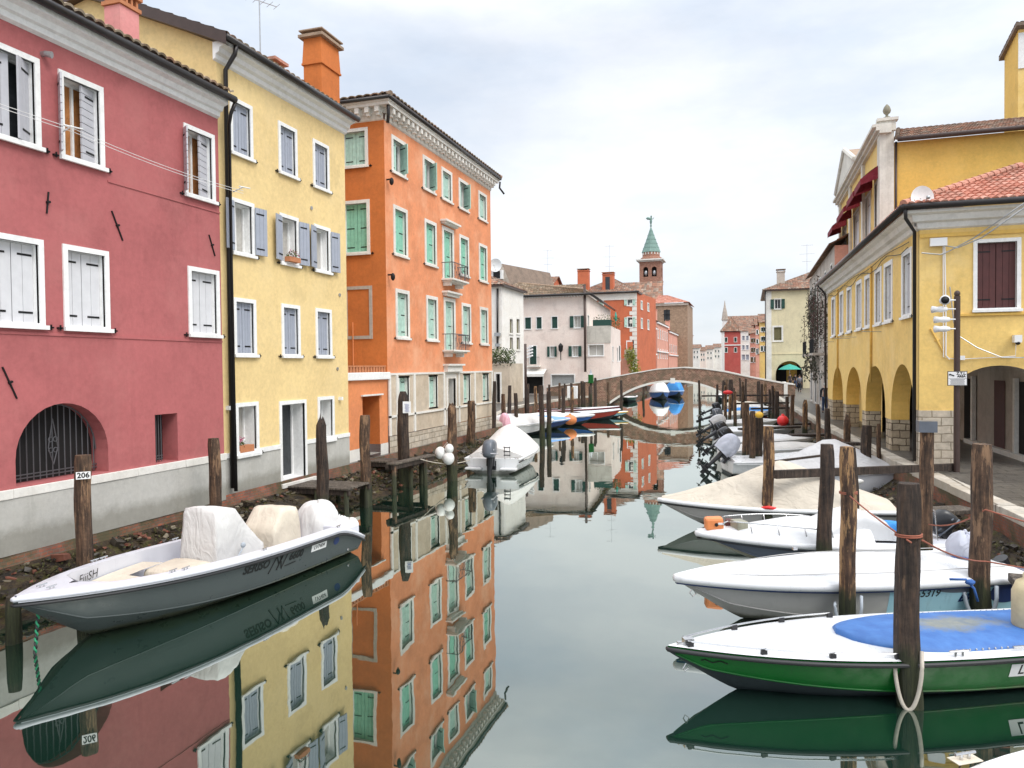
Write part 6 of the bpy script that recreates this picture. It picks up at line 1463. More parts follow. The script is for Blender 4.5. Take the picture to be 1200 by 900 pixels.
g=MB(); pts=[(b.L*t,(b.bg(t)-.10),b.zg(t)+.07) for t in [.08+.22*i/8 for i in range(9)]]; g.tube(pts,.018,0,6); g2=MB(); cleat(g2,b.L*.43,b.bg(.43)-.06,b.zg(.43)+.03,0,0,1.3); g2.build('cleat',M['steel'],b.r,local=True); g.build('grab_rail',M['steel'],b.r,local=True)
g=MB(); g.bx((b.L*.955,0,b.zg(.95)+.06),(.12,.1,.06)); g.bx((b.L*.97,0,b.zg(.97)+.03),(.1,.05,.04)); g.tube([(b.L-.22,.02,.36),(b.L-.18,.02,.30),(b.L-.2,.02,.26),(b.L-.25,.02,.3),(b.L-.22,.02,.36)],.008,0,5); g.build('bow_fitting',M['steel'],b.r,local=True)
b.patch(.20,.315,.38,.78,'paper',1,'number_plate',.006); b.label_on_hull('LV.34',.262,.58,.17,'ink',1,.15,'registration',.003)
g=MB()
def onside(x,z,b=None,sg=1):
    t=x/b.L; z0,z1=b.zc(t),b.zg(t); f=max(0,min(1,(z-z0)/(z1-z0))); return Vector((x,sg*(b.bc(t)+(b.bg(t)-b.bc(t))*f**.8+.008),z))
g.tube([onside(5.25-.04*k,.44+.015*math.sin(k*1.6),b) for k in range(8)],.006,0,4); g.build('emblem',M['ink'],b.r,local=True)
green=b
# R2 white with grey/light blue hull
b=Boat('white_decked_boat','white covered speedboat with grey and light blue hull numbered 55319, behind the green boat',(-1.05,11.42),st((-1.05,11.42),5.3,25),1.62,.70,.66,rake=1.05,full=2.6)
b.hull('gel_g','gel_g'); b.rail('gel_dblue',.016,-.10,out=.02); b.rail('gel_w',.07,-.03,'gunwale_moulding')
b.surf('deck','gel_w',.0,.998,-.01,ridgef([(0,.03),(.15,.12),(.45,.20),(.6,.18),(.8,.09),(1,.01)],2.4),n=44,m=22,wr=.012,seed=8)
g=MB()
for sg in (1,-1): g.tube([(b.L*t,sg*(b.bg(t)-.16),b.zg(t)+.035+.09*max(0,min(1,(1-t)*2.5))) for t in [.06+.86*i/24 for i in range(25)]],.007,0,4)
g.build('deck_seam',M['gel_g'],b.r,local=True)
b.patch(.02,.44,.05,.93,'gel_lb',1,'blue_panel',.004,14); b.patch(.02,.13,.3,.85,'gel_dblue',1,'badge_panel',.008,12,True)
b.patch(.13,.30,.66,.93,'gel_navy',1,'swoosh',.007,12,True)
b.label_on_hull('55319',.325,.68,.16,'ink',1,.25,'registration',.002); b.label_on_hull('V',.40,.68,.16,'ink',1,.25,'registration',.002); b.label_on_hull('BWA',.19,.5,.17,'gel_dblue',1,.5,'lettering',.006)
b.label_on_hull('PRO LINE',.055,.58,.05,'paper',1,.1,'lettering')
g=MB(); g.tube([(b.L-.25,.02,.5),(b.L-.3,.02,.42),(b.L-.25,.02,.38),(b.L-.2,.02,.44),(b.L-.25,.02,.5)],.009,0,6); g.build('bow_ring',M['steel'],b.r,local=True); g=MB(); g.bx((b.L*.62,-.2,b.zg(.6)+.31),(.07,.05,.04)); g.build('deck_fitting',M['steel'],b.r,local=True)
inv=ROOTM[b.r.name].inverted(); mp_=inv@at(1131,668,y=13.5); 
outboard(b,'blackeng',.8,30,x=.02,z=.55,y=.1,cover='none')
cloth('motor_cover',(mp_.x,mp_.y,mp_.z+.30),(.27,.27,.30),'cov_lav',b.r,2.0,.08,down=.3)
cloth('motor_wrap',(mp_.x,mp_.y-.02,mp_.z-.02),(.29,.30,.12),'cov_lavd',b.r,3.0,.12,down=.5)
m2=inv@at(1176,674,y=13.45); cloth('motor_wrap',(m2.x,m2.y,m2.z+.0),(.34,.26,.14),'cov_lavd',b.r,5.0,.12,down=.45)
g=MB(); g.tube([mp_+Vector((.28*math.cos(a),.28*math.sin(a),.22+.04*math.sin(a*2))) for a in [k*math.pi/10 for k in range(21)]],.012,0,6); g.build('cover_cord',M['rope_b'],b.r,local=True,smooth=True)
g=MB(); g.tube([mp_+Vector((-.1,.30,.2)),mp_+Vector((-.05,.36,.0)),mp_+Vector((-.1,.38,-.25))],.010,0,6); g.build('cover_tie',M['rope_w'],b.r,local=True)
white2=b
# R3 white with slate hull, rails, orange motor block on bow
b=Boat('slate_hull_boat','white cabin boat with slate blue hull, bow rails and an orange box on its bow',(-.98,15.0),st((-.98,15.0),4.7,12),1.62,.62,.52,rake=1.3,full=2.5)
b.hull('gel_navy','antig'); b.rail('gel_w',.06,-.04,'gunwale_moulding'); b.rail('rubber',.012,-.13,out=.01)
b.surf('deck','gel_w',.34,.998,-.01,ridgef([(0,.3),(.55,.32),(.62,.30),(.8,.13),(1,.03)],3.2),n=34,m=18)
g=MB(); g.grid([[(b.L*t,sg_*(b.bg(t)-.05),b.zg(t)+.02) for t in (0,.1,.2,.34)] for sg_ in (1,-1)]); g.build('cockpit_floor',M['gel_lg'],b.r,local=True)
ring(b,.16,'gel_w',fd=.6)
drape(b,'windscreen_cover','gel_w',[(1.0,.55,.55),(1.3,.95,.55),(1.7,1.1,.5),(2.1,.98,.62),(2.4,.8,.7),(2.6,.72,.7)],.6,wr=.01)
g=MB()
for sg in (1,-1):
    pts=[(b.L*t,sg*(b.bg(t)-.1),b.zg(t)+.24+.05*math.sin((t-.45)*6)) for t in [.5+.38*i/10 for i in range(11)]]
    g.tube([(b.L*.49,sg*(b.bg(.49)-.1),b.zg(.49)+.02)]+pts,.012,0,6)
    for t in (.6,.7,.8): g.tube([(b.L*t,sg*(b.bg(t)-.1),b.zg(t)+.24+.05*math.sin((t-.45)*6)),(b.L*t-.05,sg*(b.bg(t)-.08),b.zg(t)+.02)],.012,0,6)
t=.88; g.tube([(b.L*t,b.bg(t)-.1,b.zg(t)+.27),(b.L*.91,.06,b.zg(t)+.16),(b.L*.91,-.06,b.zg(t)+.16),(b.L*t,-(b.bg(t)-.1),b.zg(t)+.27)],.012,0,6)
g.build('bow_rail',M['steel'],b.r,local=True,smooth=True)
g=MB(); p=(b.L*.93,0,b.zg(.93)+.17); g.bx(p,(.35,.27,.25),0,ry=.05); g.build('motor_box',M['orange_pl'],b.r,local=True,bev=.05)
g=MB(); g.tube([(b.L*.93-.03,.13,b.zg(.93)+.17),(b.L*.93-.03,.15,b.zg(.93)+.17)],.035,0,12); g.bx((b.L*.93-.12,.137,b.zg(.93)+.19),(.12,.01,.04),1); g.build('box_mark',[M['ink'],M['gel_w']],b.r,local=True)
g=MB(); g.bx((b.L*.83,.1,b.zg(.83)+.16),(.22,.3,.22),0,rz=.3); g.bx((b.L*.86,-.15,b.zg(.83)+.18),(.15,.2,.12),1,rz=-.2); g.build('deck_box',[M['antig'],M['shut_br']],b.r,local=True,bev=.01)
g=MB(); g.blob((b.L*.24,.0,b.zg(.2)+.24),(.62,.13,.11),0,16,10,nz=.25); g.v=[Matrix.Rotation(-.35,3,'Z')@v+Vector((-.05,.45,0)) for v in g.v]; g.build('rolled_awning',M['cov_bl'],b.r,local=True,smooth=True)
b.label_on_hull('LV 1',.285,.70,.11,'paper',1,.1,'registration',.002)
g=MB(); g.tube([(.35,-.5,.6),(.4,-.5,1.15),(.45,.5,1.15),(.4,.5,.6)],.014); g.build('stern_arch',M['steel'],b.r,local=True)
outboard(b,'blackeng',.72,40,x=.05,z=.5)
slate=b
# R4 beige tented boat
b=Boat('beige_covered_boat','pale grey boat under a beige tented canvas, fourth of the right hand foreground row',(-2.1,18.3),st((-2.1,18.3),5.3,10),1.85,.64,.56,rake=1.15,full=2.4)
b.hull('gel_g','gel_g'); b.rail('gel_w',.05,-.02,'gunwale_moulding'); b.rail('rubber',.03,-.08,out=.012)
b.surf('boat_cover','cov_b',.01,.985,.0,ridgef([(0,.12),(.12,.35),(.3,.72),(.42,.98),(.47,1.0),(.56,.82),(.75,.42),(.95,.1),(1,.04)],1.25),wr=.03,lip=.05,seed=12,n=56,m=26)
# R0 white deck corner at the very bottom right
e0,e1=at(1072,899,z=.62),at(1200,877,z=.62); d=(e1-e0).normalized(); nrm=Vector((d.y,-d.x,0)); c=e0+nrm*1.0
b=Boat('white_foreground_boat','white boat deck with a steel cleat, cut off by the bottom right corner',(c-d*1.2).to_2d(),(c+d*4.6).to_2d(),2.0,.62,.60,rake=.9,full=3.2)
b.hull('gel_w','antifoul'); b.rail('gel_w',.03,-.02); b.surf('deck','gel_w',0,.998,-.01,lambda t,v:.02+.04*(1-v*v),n=20,m=12)
inv=ROOTM[b.r.name].inverted(); q=inv@at(1131,890,z=.66); g=MB(); g.bx((q.x,q.y,b.zg(.5)+.055),(.24,.12,.006),1); cleat(g,q.x,q.y,b.zg(.5)+.06,0,0,1.1); g.build('cleat',[M['steel'],M['cov_c']],b.r,local=True)
# ---------------------------------------------------------------- right middle boats
def Wm(px,py): p=at(px,py,z=0); return (p.x,p.y)
tentg=ridgef([(0,.15),(.25,.6),(.4,.85),(.5,.85),(.8,.3),(1,.04)],1.25)
b=simple('grey_tarp_boat','white boat under a grey peaked tarpaulin behind the beige tented boat',(.35,23.6),(4.0,25.3),2.0,'gel_lg','cov_g',tentg,.75,.7); 
g=MB(); g.blob((1.6,b.bg(.4)+.1,.45),(.22,.07,.08)); g.build('fender',M['fender'],b.r,local=True,smooth=True)
G_='outboard boats moored stern out along the right quay'
sterns=[((-.75,27.6),'white boat with large pale grey hooded outboard tilted up beside the triple piles',dict(cover='cov_lav',s=.98,tilt=46,x=.0,z=.62),'gel_w','gel_w'),
 ((-1.0,31.2),'white boat with big black and silver outboard tilted up, second stern from the triple piles',dict(mat='blackeng',s=.85,tilt=50,x=-.0,z=.7),'gel_w','cov_w'),
 ((-1.25,34.6),'white boat with black outboard raised high, third stern from the triple piles',dict(mat='blackeng',s=.85,tilt=58,x=-.1,z=.7),'gel_w','gel_w'),
 ((-1.55,39.8),'pale boat with dark grey hooded outboard, fourth stern from the triple piles',dict(cover='cov_g',s=.95,tilt=60,x=-.1,z=.6),'gel_lg','gel_w'),
 ((-1.9,45.2),'pale boat with light grey outboard tilted flat, fifth stern from the triple piles',dict(mat='greyeng',s=.9,tilt=72,x=-.1,z=.7),'gel_w','cov_w'),
 ((-2.2,52.5),'white boat with small black outboard nearest the footbridge on the right',dict(mat='blackeng',s=.85,tilt=66,x=-.1,z=.7),'gel_w','cov_c')]
for i,(s_,lb,en,hm,cm) in enumerate(sterns):
    bw=(s_[0]+4.6-.25*i,s_[1]+1.4); simple('outboard_boat',lb,bw,s_,1.9,hm,cm,ridgef([(0,.03),(.2,.06+.06*(i%2)),(.6,.18),(1,.02)],3),.6,.5,eng=en,group=G_)
simple('mooring_boat','small white boat with blue canvas moored near the right end of the footbridge',(2.0,57.5),(-1.7,56.8),1.7,'gel_w','cov_bl',low,.55,.45)
simple('mooring_boat','small red and white boat tucked between posts by the right bridge foot',(1.8,62.0),(-1.6,61.0),1.6,'gel_red','cov_w',low,.5,.42)
simple('mooring_boat','low grey boat under cream canvas touching the right bridge foot',(1.6,66.5),(-2.0,65.2),1.7,'gel_lg','cov_c',low,.55,.45)
simple('mooring_boat','dark blue rowing boat between the dark posts mid way to the bridge on the right',(2.4,48.6),(-.6,47.6),1.5,'gel_dblue',None,None,.45,.4)
en=outboard # second engine heads behind the black ones
# ================================================================ MOORING PILES
def pile(pos,h,r,label,mat='wood_d',lean=(0,0),group='wooden mooring piles',top='flat',seed=None,below=-1.2,seg=14):
    x,y=pos; seed=seed if seed is not None else x*3.1+y*1.7
    t=thing('mooring_pile',label,'mooring pile',(x,y,0),0,group)
    g=MB(); rows=[]; n=max(8,int((h-below)/.14))
    for i in range(n+1):
        z=below+(h-below)*i/n; f=max(0,z)/h; rr=r*(1.06-.12*f); row=[]
        bx_=lean[0]*z+.02*noise.noise(Vector((seed,z*.8,0)))*2; by_=lean[1]*z+.02*noise.noise(Vector((seed+9,z*.8,0)))*2
        for j in range(seg):
            a=2*math.pi*j/seg; q=1+.22*noise.noise(Vector((math.cos(a)*1.3+seed,math.sin(a)*1.3,z*.7)))+.14*noise.noise(Vector((math.cos(a)*4+seed,math.sin(a)*4,z*1.6)))
            if i==n: 
                q*=.9 if top=='flat' else .55
            zz=z
            if i==n and top=='broken': zz+=.4*noise.noise(Vector((a*1.3,seed,5)))+.0
            if i==n-1 and top=='point': q*=.85
            row.append((x+bx_+rr*q*math.cos(a),y+by_+rr*q*math.sin(a),zz))
        rows.append(row)
    g.grid(rows,0,True); L=len(g.v)-seg; g.f.append(tuple(L+j for j in range(seg))); g.m.append(0)
    o=g.build('post',M[mat],t,smooth=True); md=o.modifiers.new('es','EDGE_SPLIT'); md.split_angle=R(50)
    t['_h']=h; return t
def P2(px,D,z=0):
    "ground position of a pile seen at column px and distance D"
    py=450+0; d=_f+_r*((px-600)/FPX); k=D; return (k*d.x,k*d.y)
def pl(px,D,ytop,w,label,**k):
    "px column, camera depth D, top row, width in px"
    x,y=P2(px,D); h=EYE-(ytop-(430.3-.0105*(px-600)))/FPX*D
    # correct column for the roll at the pile's mid height
    return pile((x+ .0,y),h,w/2/FPX*D,label,**k),(x,y,h)
def ropel(name,label,pts,r,mat,sag=0,cat='rope',sub=8):
    t=thing(name,label,cat,pts[0]); g=MB(); full=[]
    for a,b in zip(pts,pts[1:]): full+=line(a,b,sag,r,sub)[:-1]
    full.append(Vector(pts[-1])); g.tube(full,r,0,6); g.build('strand',M[mat],t,smooth=True); return t
# --- left, near
A,pa=pl(95,12.3,534,18,'pile with a white 206 plate behind the grey open boat',mat='wood_m',lean=(0,.006))
g=MB(); px_,py_,_=pa; fdir=Vector((-px_,-py_,0)).normalized(); rt_=Vector((-fdir.y,fdir.x,0)); rt_=-rt_ if rt_.x<0 else rt_
c=Vector((px_,py_,at(94,557,y=py_-.1).z))+fdir*.155; Mx=Matrix(((rt_.x,0,fdir.x,c.x),(rt_.y,0,fdir.y,c.y),(0,1,0,c.z),(0,0,0,1)))
def plate(g,Mx,w,h,th=.012,mi=0):
    i=len(g.v)
    for z in (-th,0):
        for x,y in ((-w/2,-h/2),(w/2,-h/2),(w/2,h/2),(-w/2,h/2)): g.v.append(Mx@Vector((x,y,z)))
    for q in ((0,3,2,1),(4,5,6,7),(0,1,5,4),(1,2,6,5),(2,3,7,6),(3,0,4,7)): g.f.append(tuple(i+k for k in q)); g.m.append(mi)
plate(g,Mx,.21,.12); o=g.build('number_plate',M['paper'],A); inv=ROOTM[A.name].inverted()
text('206','number',.12,M['ink'],o,None,lambda co:inv@(Mx@Vector((co.x,co.y,.004))),.001,0,.003)
pl(249,16.3,514,13,'dark pile in front of the pink and yellow house corner, behind the grey boat',mat='wood_m')
pl(376,18.8,492,13,'broken topped pile in front of the yellow house door',mat='wood_d',top='broken')
pl(427,21.0,487,12,'peeling pale streaked pile before the orange doorway',mat='wood_m',seed=4.4)
S,ps=pl(472,24.4,459,13,'tall dark pile with pointed top carrying a white paper notice',mat='wood_d',top='point')
px_,py_,_=ps; fdir=Vector((-px_,-py_,0)).normalized(); rt_=Vector((-fdir.y,fdir.x,0)); rt_=-rt_ if rt_.x<0 else rt_
c=Vector((px_,py_,at(475,477,y=py_).z))+fdir*.2+rt_*.12; Mx=Matrix(((rt_.x,0,fdir.x,c.x),(rt_.y,0,fdir.y,c.y),(0,1,0,c.z),(0,0,0,1)))
g=MB(); plate(g,Mx,.26,.38); 
for k in range(8): plate(g,Mx@Matrix.Translation((.01*(k%2),.10-.035*k,.012)),.15-.02*(k%3),.008,.008,1)
g.build('notice',[M['paper'],M['inkb']],S)
W3,pw3=pl(529,25.5,474,11,'pile with three white ball fenders hung on it',mat='wood_m',top='broken')
t=thing('fender_cluster','three round white fenders tied together on a pile','fenders',(pw3[0],pw3[1],.9))
for (ox,oz,r_) in ((-.30,.98,.19),(.0,.80,.20),(.03,1.13,.15)):
    q=at(524+ox*30+3,0,y=pw3[1]); g=MB(); p=Vector((pw3[0]-.05+ox,pw3[1]-.22,oz)); g.blob(p,(r_,r_,r_*1.12),0,16,12); g.build('fender',M['fender'],t,smooth=True)
g=MB(); g.tube([(pw3[0]-.3,pw3[1]-.22,1.1),(pw3[0]-.1,pw3[1]-.2,1.35),(pw3[0],pw3[1]-.22,1.2)],.012); g.build('cord',M['rope_w'],t)
pl(552,32.5,470,10,'brown pile in front of the right end of the palazzo wall',mat='wood_m')
pl(8,10.6,700,17,'short black pile at the left picture edge below the grey boat bow',mat='wood_d')
# jetties on the left
def jetty(label,c,d,n,z,posts,pw=.14,L=1.4,name='jetty'):
    "c corner pixel-derived point, d length direction"
    t=thing(name,label,'jetty',(c[0],c[1],0)); c=Vector((c[0],c[1],z)); d=Vector((d[0],d[1],0)); ln=d.length; d.normalize(); q=Vector((-d.y,d.x,0))
    g=MB(); k=int(L/.17)
    for i in range(k): 
        a=c+q*(i*.17+.08)+d*(ln/2+random.uniform(-.03,.03)); g.bx(a,(ln,.155,.045),0,rz=math.atan2(d.y,d.x))
    g.build('deck',M['plank'],t)
    for i,(u,v) in enumerate(posts): g=MB(); p=c+d*u+q*v; g.tube([(p.x,p.y,-1.2),(p.x,p.y,z-.05)],[pw*.55,pw*.5],0,8); g.build('post',M['wood_m'],t,smooth=True)
    
    for q_ in (.1,L-.1): g=MB(); g.bx(c+d*(ln/2)+q*q_-Vector((0,0,.1)),(ln,.1,.14),0,rz=math.atan2(d.y,d.x)); g.build('beam',M['beam'],t)
    return t
a=at(337,565,z=.72); b_=at(414,566,z=.72); c_=at(410,575,z=.72)
jetty('low plank jetty before the yellow house doorstep',(-12.0,17.3),(1.9,0),1,.70,[(1.8,.1),(1.8,1.2),(.9,.1),(.9,1.2)],L=1.3)
jetty('plank walkway in front of the orange doorway',(-12.4,21.9),(2.0,0),1,.82,[(1.9,.1),(1.9,.9)],L=1.0)
a=at(468,544,z=.95); b_=at(505,534,z=.95)
jetty('narrow raised plank landing on posts beside the notice pile',(a.x-.1,a.y-.1),(b_.x-a.x+.2,b_.y-a.y+.3),1,.95,[(.1,.1),(2.0,.1)],L=.40,pw=.15)
jetty('rotten plank landing at the left picture edge',(-12.2,6.0),(2.3,0),1,.35,[(2.2,.1),(2.2,1.1)],L=1.4,pw=.3)
ropel('mooring_rope','white rope sagging from the white covered boat to a pile',[(-10.1,21.9,.95),(-9.75,26.0,.5)],.016,'rope_w',.18)
# --- left, middle distance
for px,D,yt,w,lb,m in (
 (578,37,447,4.5,'slim dark pile at the far corner of the palazzo','wood_d'),
 (590,41,462,5.5,'thick brown pile beside the pink draped motor','wood_m'),
 (596,46,452,4.2,'slim tall pile just right of the pink draped motor','wood_d'),
 (605,42,461,5,'dark pile at the tent covered boat bow','wood_d'),
 (618,52,450,3.6,'dark pile right of the tall street pole on the left bank','wood_d'),
 (628,50,453,4,'pale grey pile left of the tallest pair','wood_l'),
 (635,41.5,452,6.5,'tallest thick pile standing in the water by the white tarpaulin boat','wood_d'),
 (643,42.5,459,5.5,'pile with a ring fender at its foot, right of the tallest pile','wood_d'),
 (643.5,52,451,3,'slim pile seen behind the tallest pair','wood_d'),
 (655,57,449,2.8,'thin reddish pile before the roller door','wood_m'),
 (660,49,455,4.4,'grey pile rising beside the orange buoy','wood_d'),
 (670,51,454,3.6,'orange brown pile holding the orange buoy','wood_l'),
 (678,62,450,3,'grey pile left of the dark cluster by the bridge foot','wood_m'),
 (683,63,447,4.5,'fat dark pile in the cluster by the bridge foot','wood_d'),
 (698,64,443,3.4,'tall dark pile right of the green lantern','wood_d'),
 (697,60,448,3,'dark pile beneath the green lantern cluster','wood_d'),
 (713,66,448,3,'reddish pile against the left part of the bridge','wood_m'),
 (728,58,446,3.4,'pile at the left springing of the bridge arch','wood_d'),
 (754,80,453,2.6,'thin pile seen through the bridge arch','wood_d'),
 # right group
 (820,53,446,2.8,'slim dark pile right of the arch opening','wood_d'),
 (847,60,446,2.8,'dark pile close to the small black outboard','wood_d'),
 (850,47,452,3.4,'golden brown pile under the red float','wood_l'),
 (857,62,445,5.4,'thick black pile behind the red float','wood_d'),
 (855,46,463,3.8,'light brown pile left of the grey leaning one','wood_l'),
 (861,42,459,4,'grey brown pile right of the light brown one','wood_m'),
 (874,66,444,2.4,'thin pile against the right side of the bridge','wood_d'),
 (889,64,447,4,'black pile against the bridge brickwork','wood_d'),
 (897,62,449,2.8,'brown pile left of the freshly split one','wood_l'),
 (906,55,456,4.5,'pile with a freshly split yellow top','wood_l'),
 (911,49,459,3.4,'black pile left of the red ball buoy','wood_d'),
 (923,41.5,465,4,'left pile of the pair beside the red ball buoy','wood_d'),
 (928,39,463,4.5,'right pile of the pair beside the red ball buoy','wood_m'),
 (943,38,471,6,'chunky split brown pile at the grey tarpaulin boat','wood_l'),
 (874,27.2,472,8.5,'left pile of the triple group','wood_m'),
 (881,26.2,482,7,'middle pile of the triple group','wood_m'),
 (888,26.6,490,9.5,'dark right pile of the triple group','wood_d'),
 (960,27,474,5,'tall thin brown pile behind the dark twin pile','wood_m'),
 (971,26,479,7,'dark pile just right of the tall thin brown one','wood_d'),
 (992,25,488,8,'pile with a pale broken top in front of the second arcade pier','wood_m'),
 (1017,22.5,499,12,'forked dark pile leaning before the third arcade pier','wood_d'),
 (1029,23.4,497,5,'thin post strapped to the forked dark pile','wood_m'),
 (966,13.45,521,17,'dark pile standing before the slate hull boat','wood_d'),
 (900,17.0,500,13,'golden weathered pile standing before the beige tented boat','wood_l'),
 (1003,16.6,525,9,'dark pile hidden behind the pale streaked pile','wood_d'),
 ):
    nm,ps_=pl(px,D,yt,w,lb,mat=m,top='broken' if ('split' in lb or 'broken' in lb) else 'flat',lean=(.022*math.sin(px*1.7),.015*math.cos(px)) if px<1000 or px>1020 else (-.03,.0),seg=12)
rr=random.Random(21)
for k in range(16):
    x=rr.uniform(-2.6,1.9); y=rr.uniform(43,69)
    pile((x,y),rr.uniform(1.7,3.0),rr.uniform(.07,.12),'thin dark mooring post in the crowd of posts below the right half of the footbridge',mat=rr.choice(['wood_d','wood_d','wood_m']),seg=10,lean=(rr.uniform(-.03,.03),0),group='crowded posts on the right bank')
for k in range(5): pile((rr.uniform(-13.6,-12.6),52+k*3.1),rr.uniform(1.9,2.7),rr.uniform(.07,.12),'thin dark mooring post in the row along the left quay before the footbridge',mat='wood_d',seg=10,group='crowded posts on the left bank')
Q1,q1=pl(1065,8.38,567,26,'fat dark pile in the foreground before the green boat',mat='wood_d',lean=(-.004,0),seg=26)
Q2,q2=pl(994,10.55,524,17,'pile with a long pale peeled streak before the white decked boat',mat='wood_l',lean=(-.008,0),seg=20)
Q3,q3=pl(1086,13.3,500,15,'tall grey pile with a square metal cap behind the fat foreground pile',mat='wood_m',seg=18)
Q4,q4=pl(1150,11.0,521,23,'thick dark pile standing at the stern of the white decked boat',mat='wood_m',seg=22)
g=MB(); g.bx((q3[0],q3[1],q3[2]+.0),(.29,.29,.2),0); g.build('cap',M['shut_dg' if 0 else 'greyeng'],Q3)
# green lantern on pile, floats and buoys
t=thing('channel_lantern','green lantern box on a pile by the left bridge foot','lantern',(*P2(692.5,61),1.0)); x,y=P2(692.5,61); z0=at(692,449,y=y).z; z1=at(692,439,y=y).z
g=MB(); g.tube([(x,y,-1),(x,y,z0)],.11); g.build('post',M['wood_d'],t,smooth=True); g=MB(); g.bx((x,y,(z0+z1)/2),(.38,.38,z1-z0)); g.build('lamp_box',M['gel_green'],t,bev=.02); g=MB(); g.lathe((x,y,z1),[(.2,0),(.12,.08),(.02,.45)],8); g.build('cap',M['galv'],t)
def buoy(label,px,py,D,r,mat,cat='buoy',sx=1):
    x,y=P2(px,D); z=EYE-(py-(430.3-.0105*(px-600)))/FPX*D; t=thing('buoy',label,cat,(x,y-.3,z)); g=MB(); g.blob((x,y-.3,z),(r*sx,r,r),0,16,12); g.lathe((x,y-.3,z+r*.9),[(r*.28,0),(r*.25,r*.3),(0,r*.34)],8); g.build('float',M[mat],t,smooth=True)
buoy('orange ball buoy on the white and blue covered boat at left',669,492,48,.33,'orange_pl',sx=1.35); buoy('red ball buoy beside the pair of piles on the right',917,493,40,.30,'redbuoy'); buoy('elongated red float lashed to the golden brown pile',853,460,47,.13,'redbuoy','float',2.3)
buoy('yellow float on the triple pile group',889.5,486,26.3,.11,'yel_pl','float',1.3)
g=MB(); t=thing('pile_collar','red fender collar around the golden weathered pile','fender',(*P2(900,17.0),.45)); x,y=P2(900,17.0); g.tube([(x+.17*math.cos(a),y+.17*math.sin(a),.62+.02*math.sin(3*a)) for a in [i*math.pi/8 for i in range(17)]],.04); g.build('ring',M['redbuoy'],t,smooth=True)
t=thing('jug','cream plastic jug at the right picture edge on the green boat stern','jug',at(1204,715,y=10.6)); 
p=at(1204,700,y=10.6); g=MB(); g.lathe((p.x,p.y,p.z-.38),[(.0,0),(.15,.0),(.17,.05),(.17,.45),(.12,.58),(.05,.62),(.05,.68),(0,.68)],16); g.build('body',M['jug'],t,smooth=True)
# beams and rails between piles at right
def beam(label,a,b,w,h,mat='beam',name='beam',group=None):
    a,b=Vector(a),Vector(b); t=thing(name,label,'beam',a,0,group); d=b-a; g=MB()
    g.bx((a+b)/2,(d.length,w,h),0,rz=math.atan2(d.y,d.x),ry=-math.asin(d.z/d.length)); g.build('timber',M[mat],t,bev=.012); return t
beam('long dark horizontal timber from the quay to the golden weathered pile',at(908,556,z=1.42),at(1122,547,z=1.10),.12,.19)
beam('thin dark rail above the grey tarpaulin boat',at(905,541,z=1.45),at(962,534,z=1.45),.06,.06)
beam('plank across the piles below the first arcade pier',at(985,520,z=1.3),at(1008,520,z=1.3),.3,.1)
beam('mossy plank on the mud below the second arcade pier',at(1012,545,z=.75),at(1064,545,z=.75),.5,.08,'plank')
for a,b,z,k in (((822,464),(925,463),1.55,'upper'),((858,473),(925,472),1.3,'middle'),((880,479),(925,478),1.15,'lower')):
    beam(k+' dark rail of the landing between the far right piles',at(*a,z=z),at(*b,z=z),.1,.12)
for a,b in (((868,503),(935,500)),((925,497),(965,496)),((925,510),(985,509))): beam('low dark plank jetty near column %s of the far right boats'%('one' if a[0]<900 else ('two' if a[1]<500 else 'three')),at(*a,z=.7),at(*b,z=.7),.5,.1)
beam('short plank landing against the quay behind the tall grey pile',at(1088,599,z=.78),at(1136,597,z=.78),.55,.09,'plank')
beam('plank landing at the right picture edge behind the white decked boat',at(1186,682,z=.72),at(1230,686,z=.72),.6,.12,'plank')
# ropes at right
zq=lambda q,f:(q[0],q[1],f)
ropel('mooring_rope','orange brown rope from the tall grey pile round the thick stern pile to the quay',[(q3[0],q3[1]-.2,at(1087,612,y=q3[1]).z),(q4[0],q4[1]-.22,at(1150,594,y=q4[1]).z),(6.2,11.3,1.3)],.012,'rope_o',.10)
ropel('mooring_rope','orange brown rope from the streaked pile to the fat foreground pile',[(q2[0],q2[1]-.18,at(995,579,y=q2[1]).z),(q1[0]-.02,q1[1]-.25,at(1062,630,y=q1[1]).z)],.010,'rope_o',.02)
ropel('mooring_rope','long orange brown rope sagging from the fat pile past the thick stern pile',[(q1[0]+.1,q1[1]-.2,at(1066,628,y=q1[1]).z),(q4[0]+.0,q4[1]-.25,at(1150,653,y=q4[1]).z),(5.9,12.2,.9)],.011,'rope_o',.06)
def wrapr(label,q,z,r,mat,n=2,rr=.010):
    t=thing('rope_coil',label,'rope',(q[0],q[1],z)); g=MB(); g.tube([(q[0]+r*math.cos(a),q[1]+r*math.sin(a),z+.02*a/6.28) for a in [i*math.pi/8 for i in range(16*n+1)]],rr); g.build('strand',M[mat],t,smooth=True)
wrapr('red rope turns around the fat foreground pile',q1,at(1066,629,y=q1[1]).z,.135,'rope_o',2); wrapr('orange rope turns around the streaked pile',q2,at(995,579,y=q2[1]).z,.115,'rope_o',2)
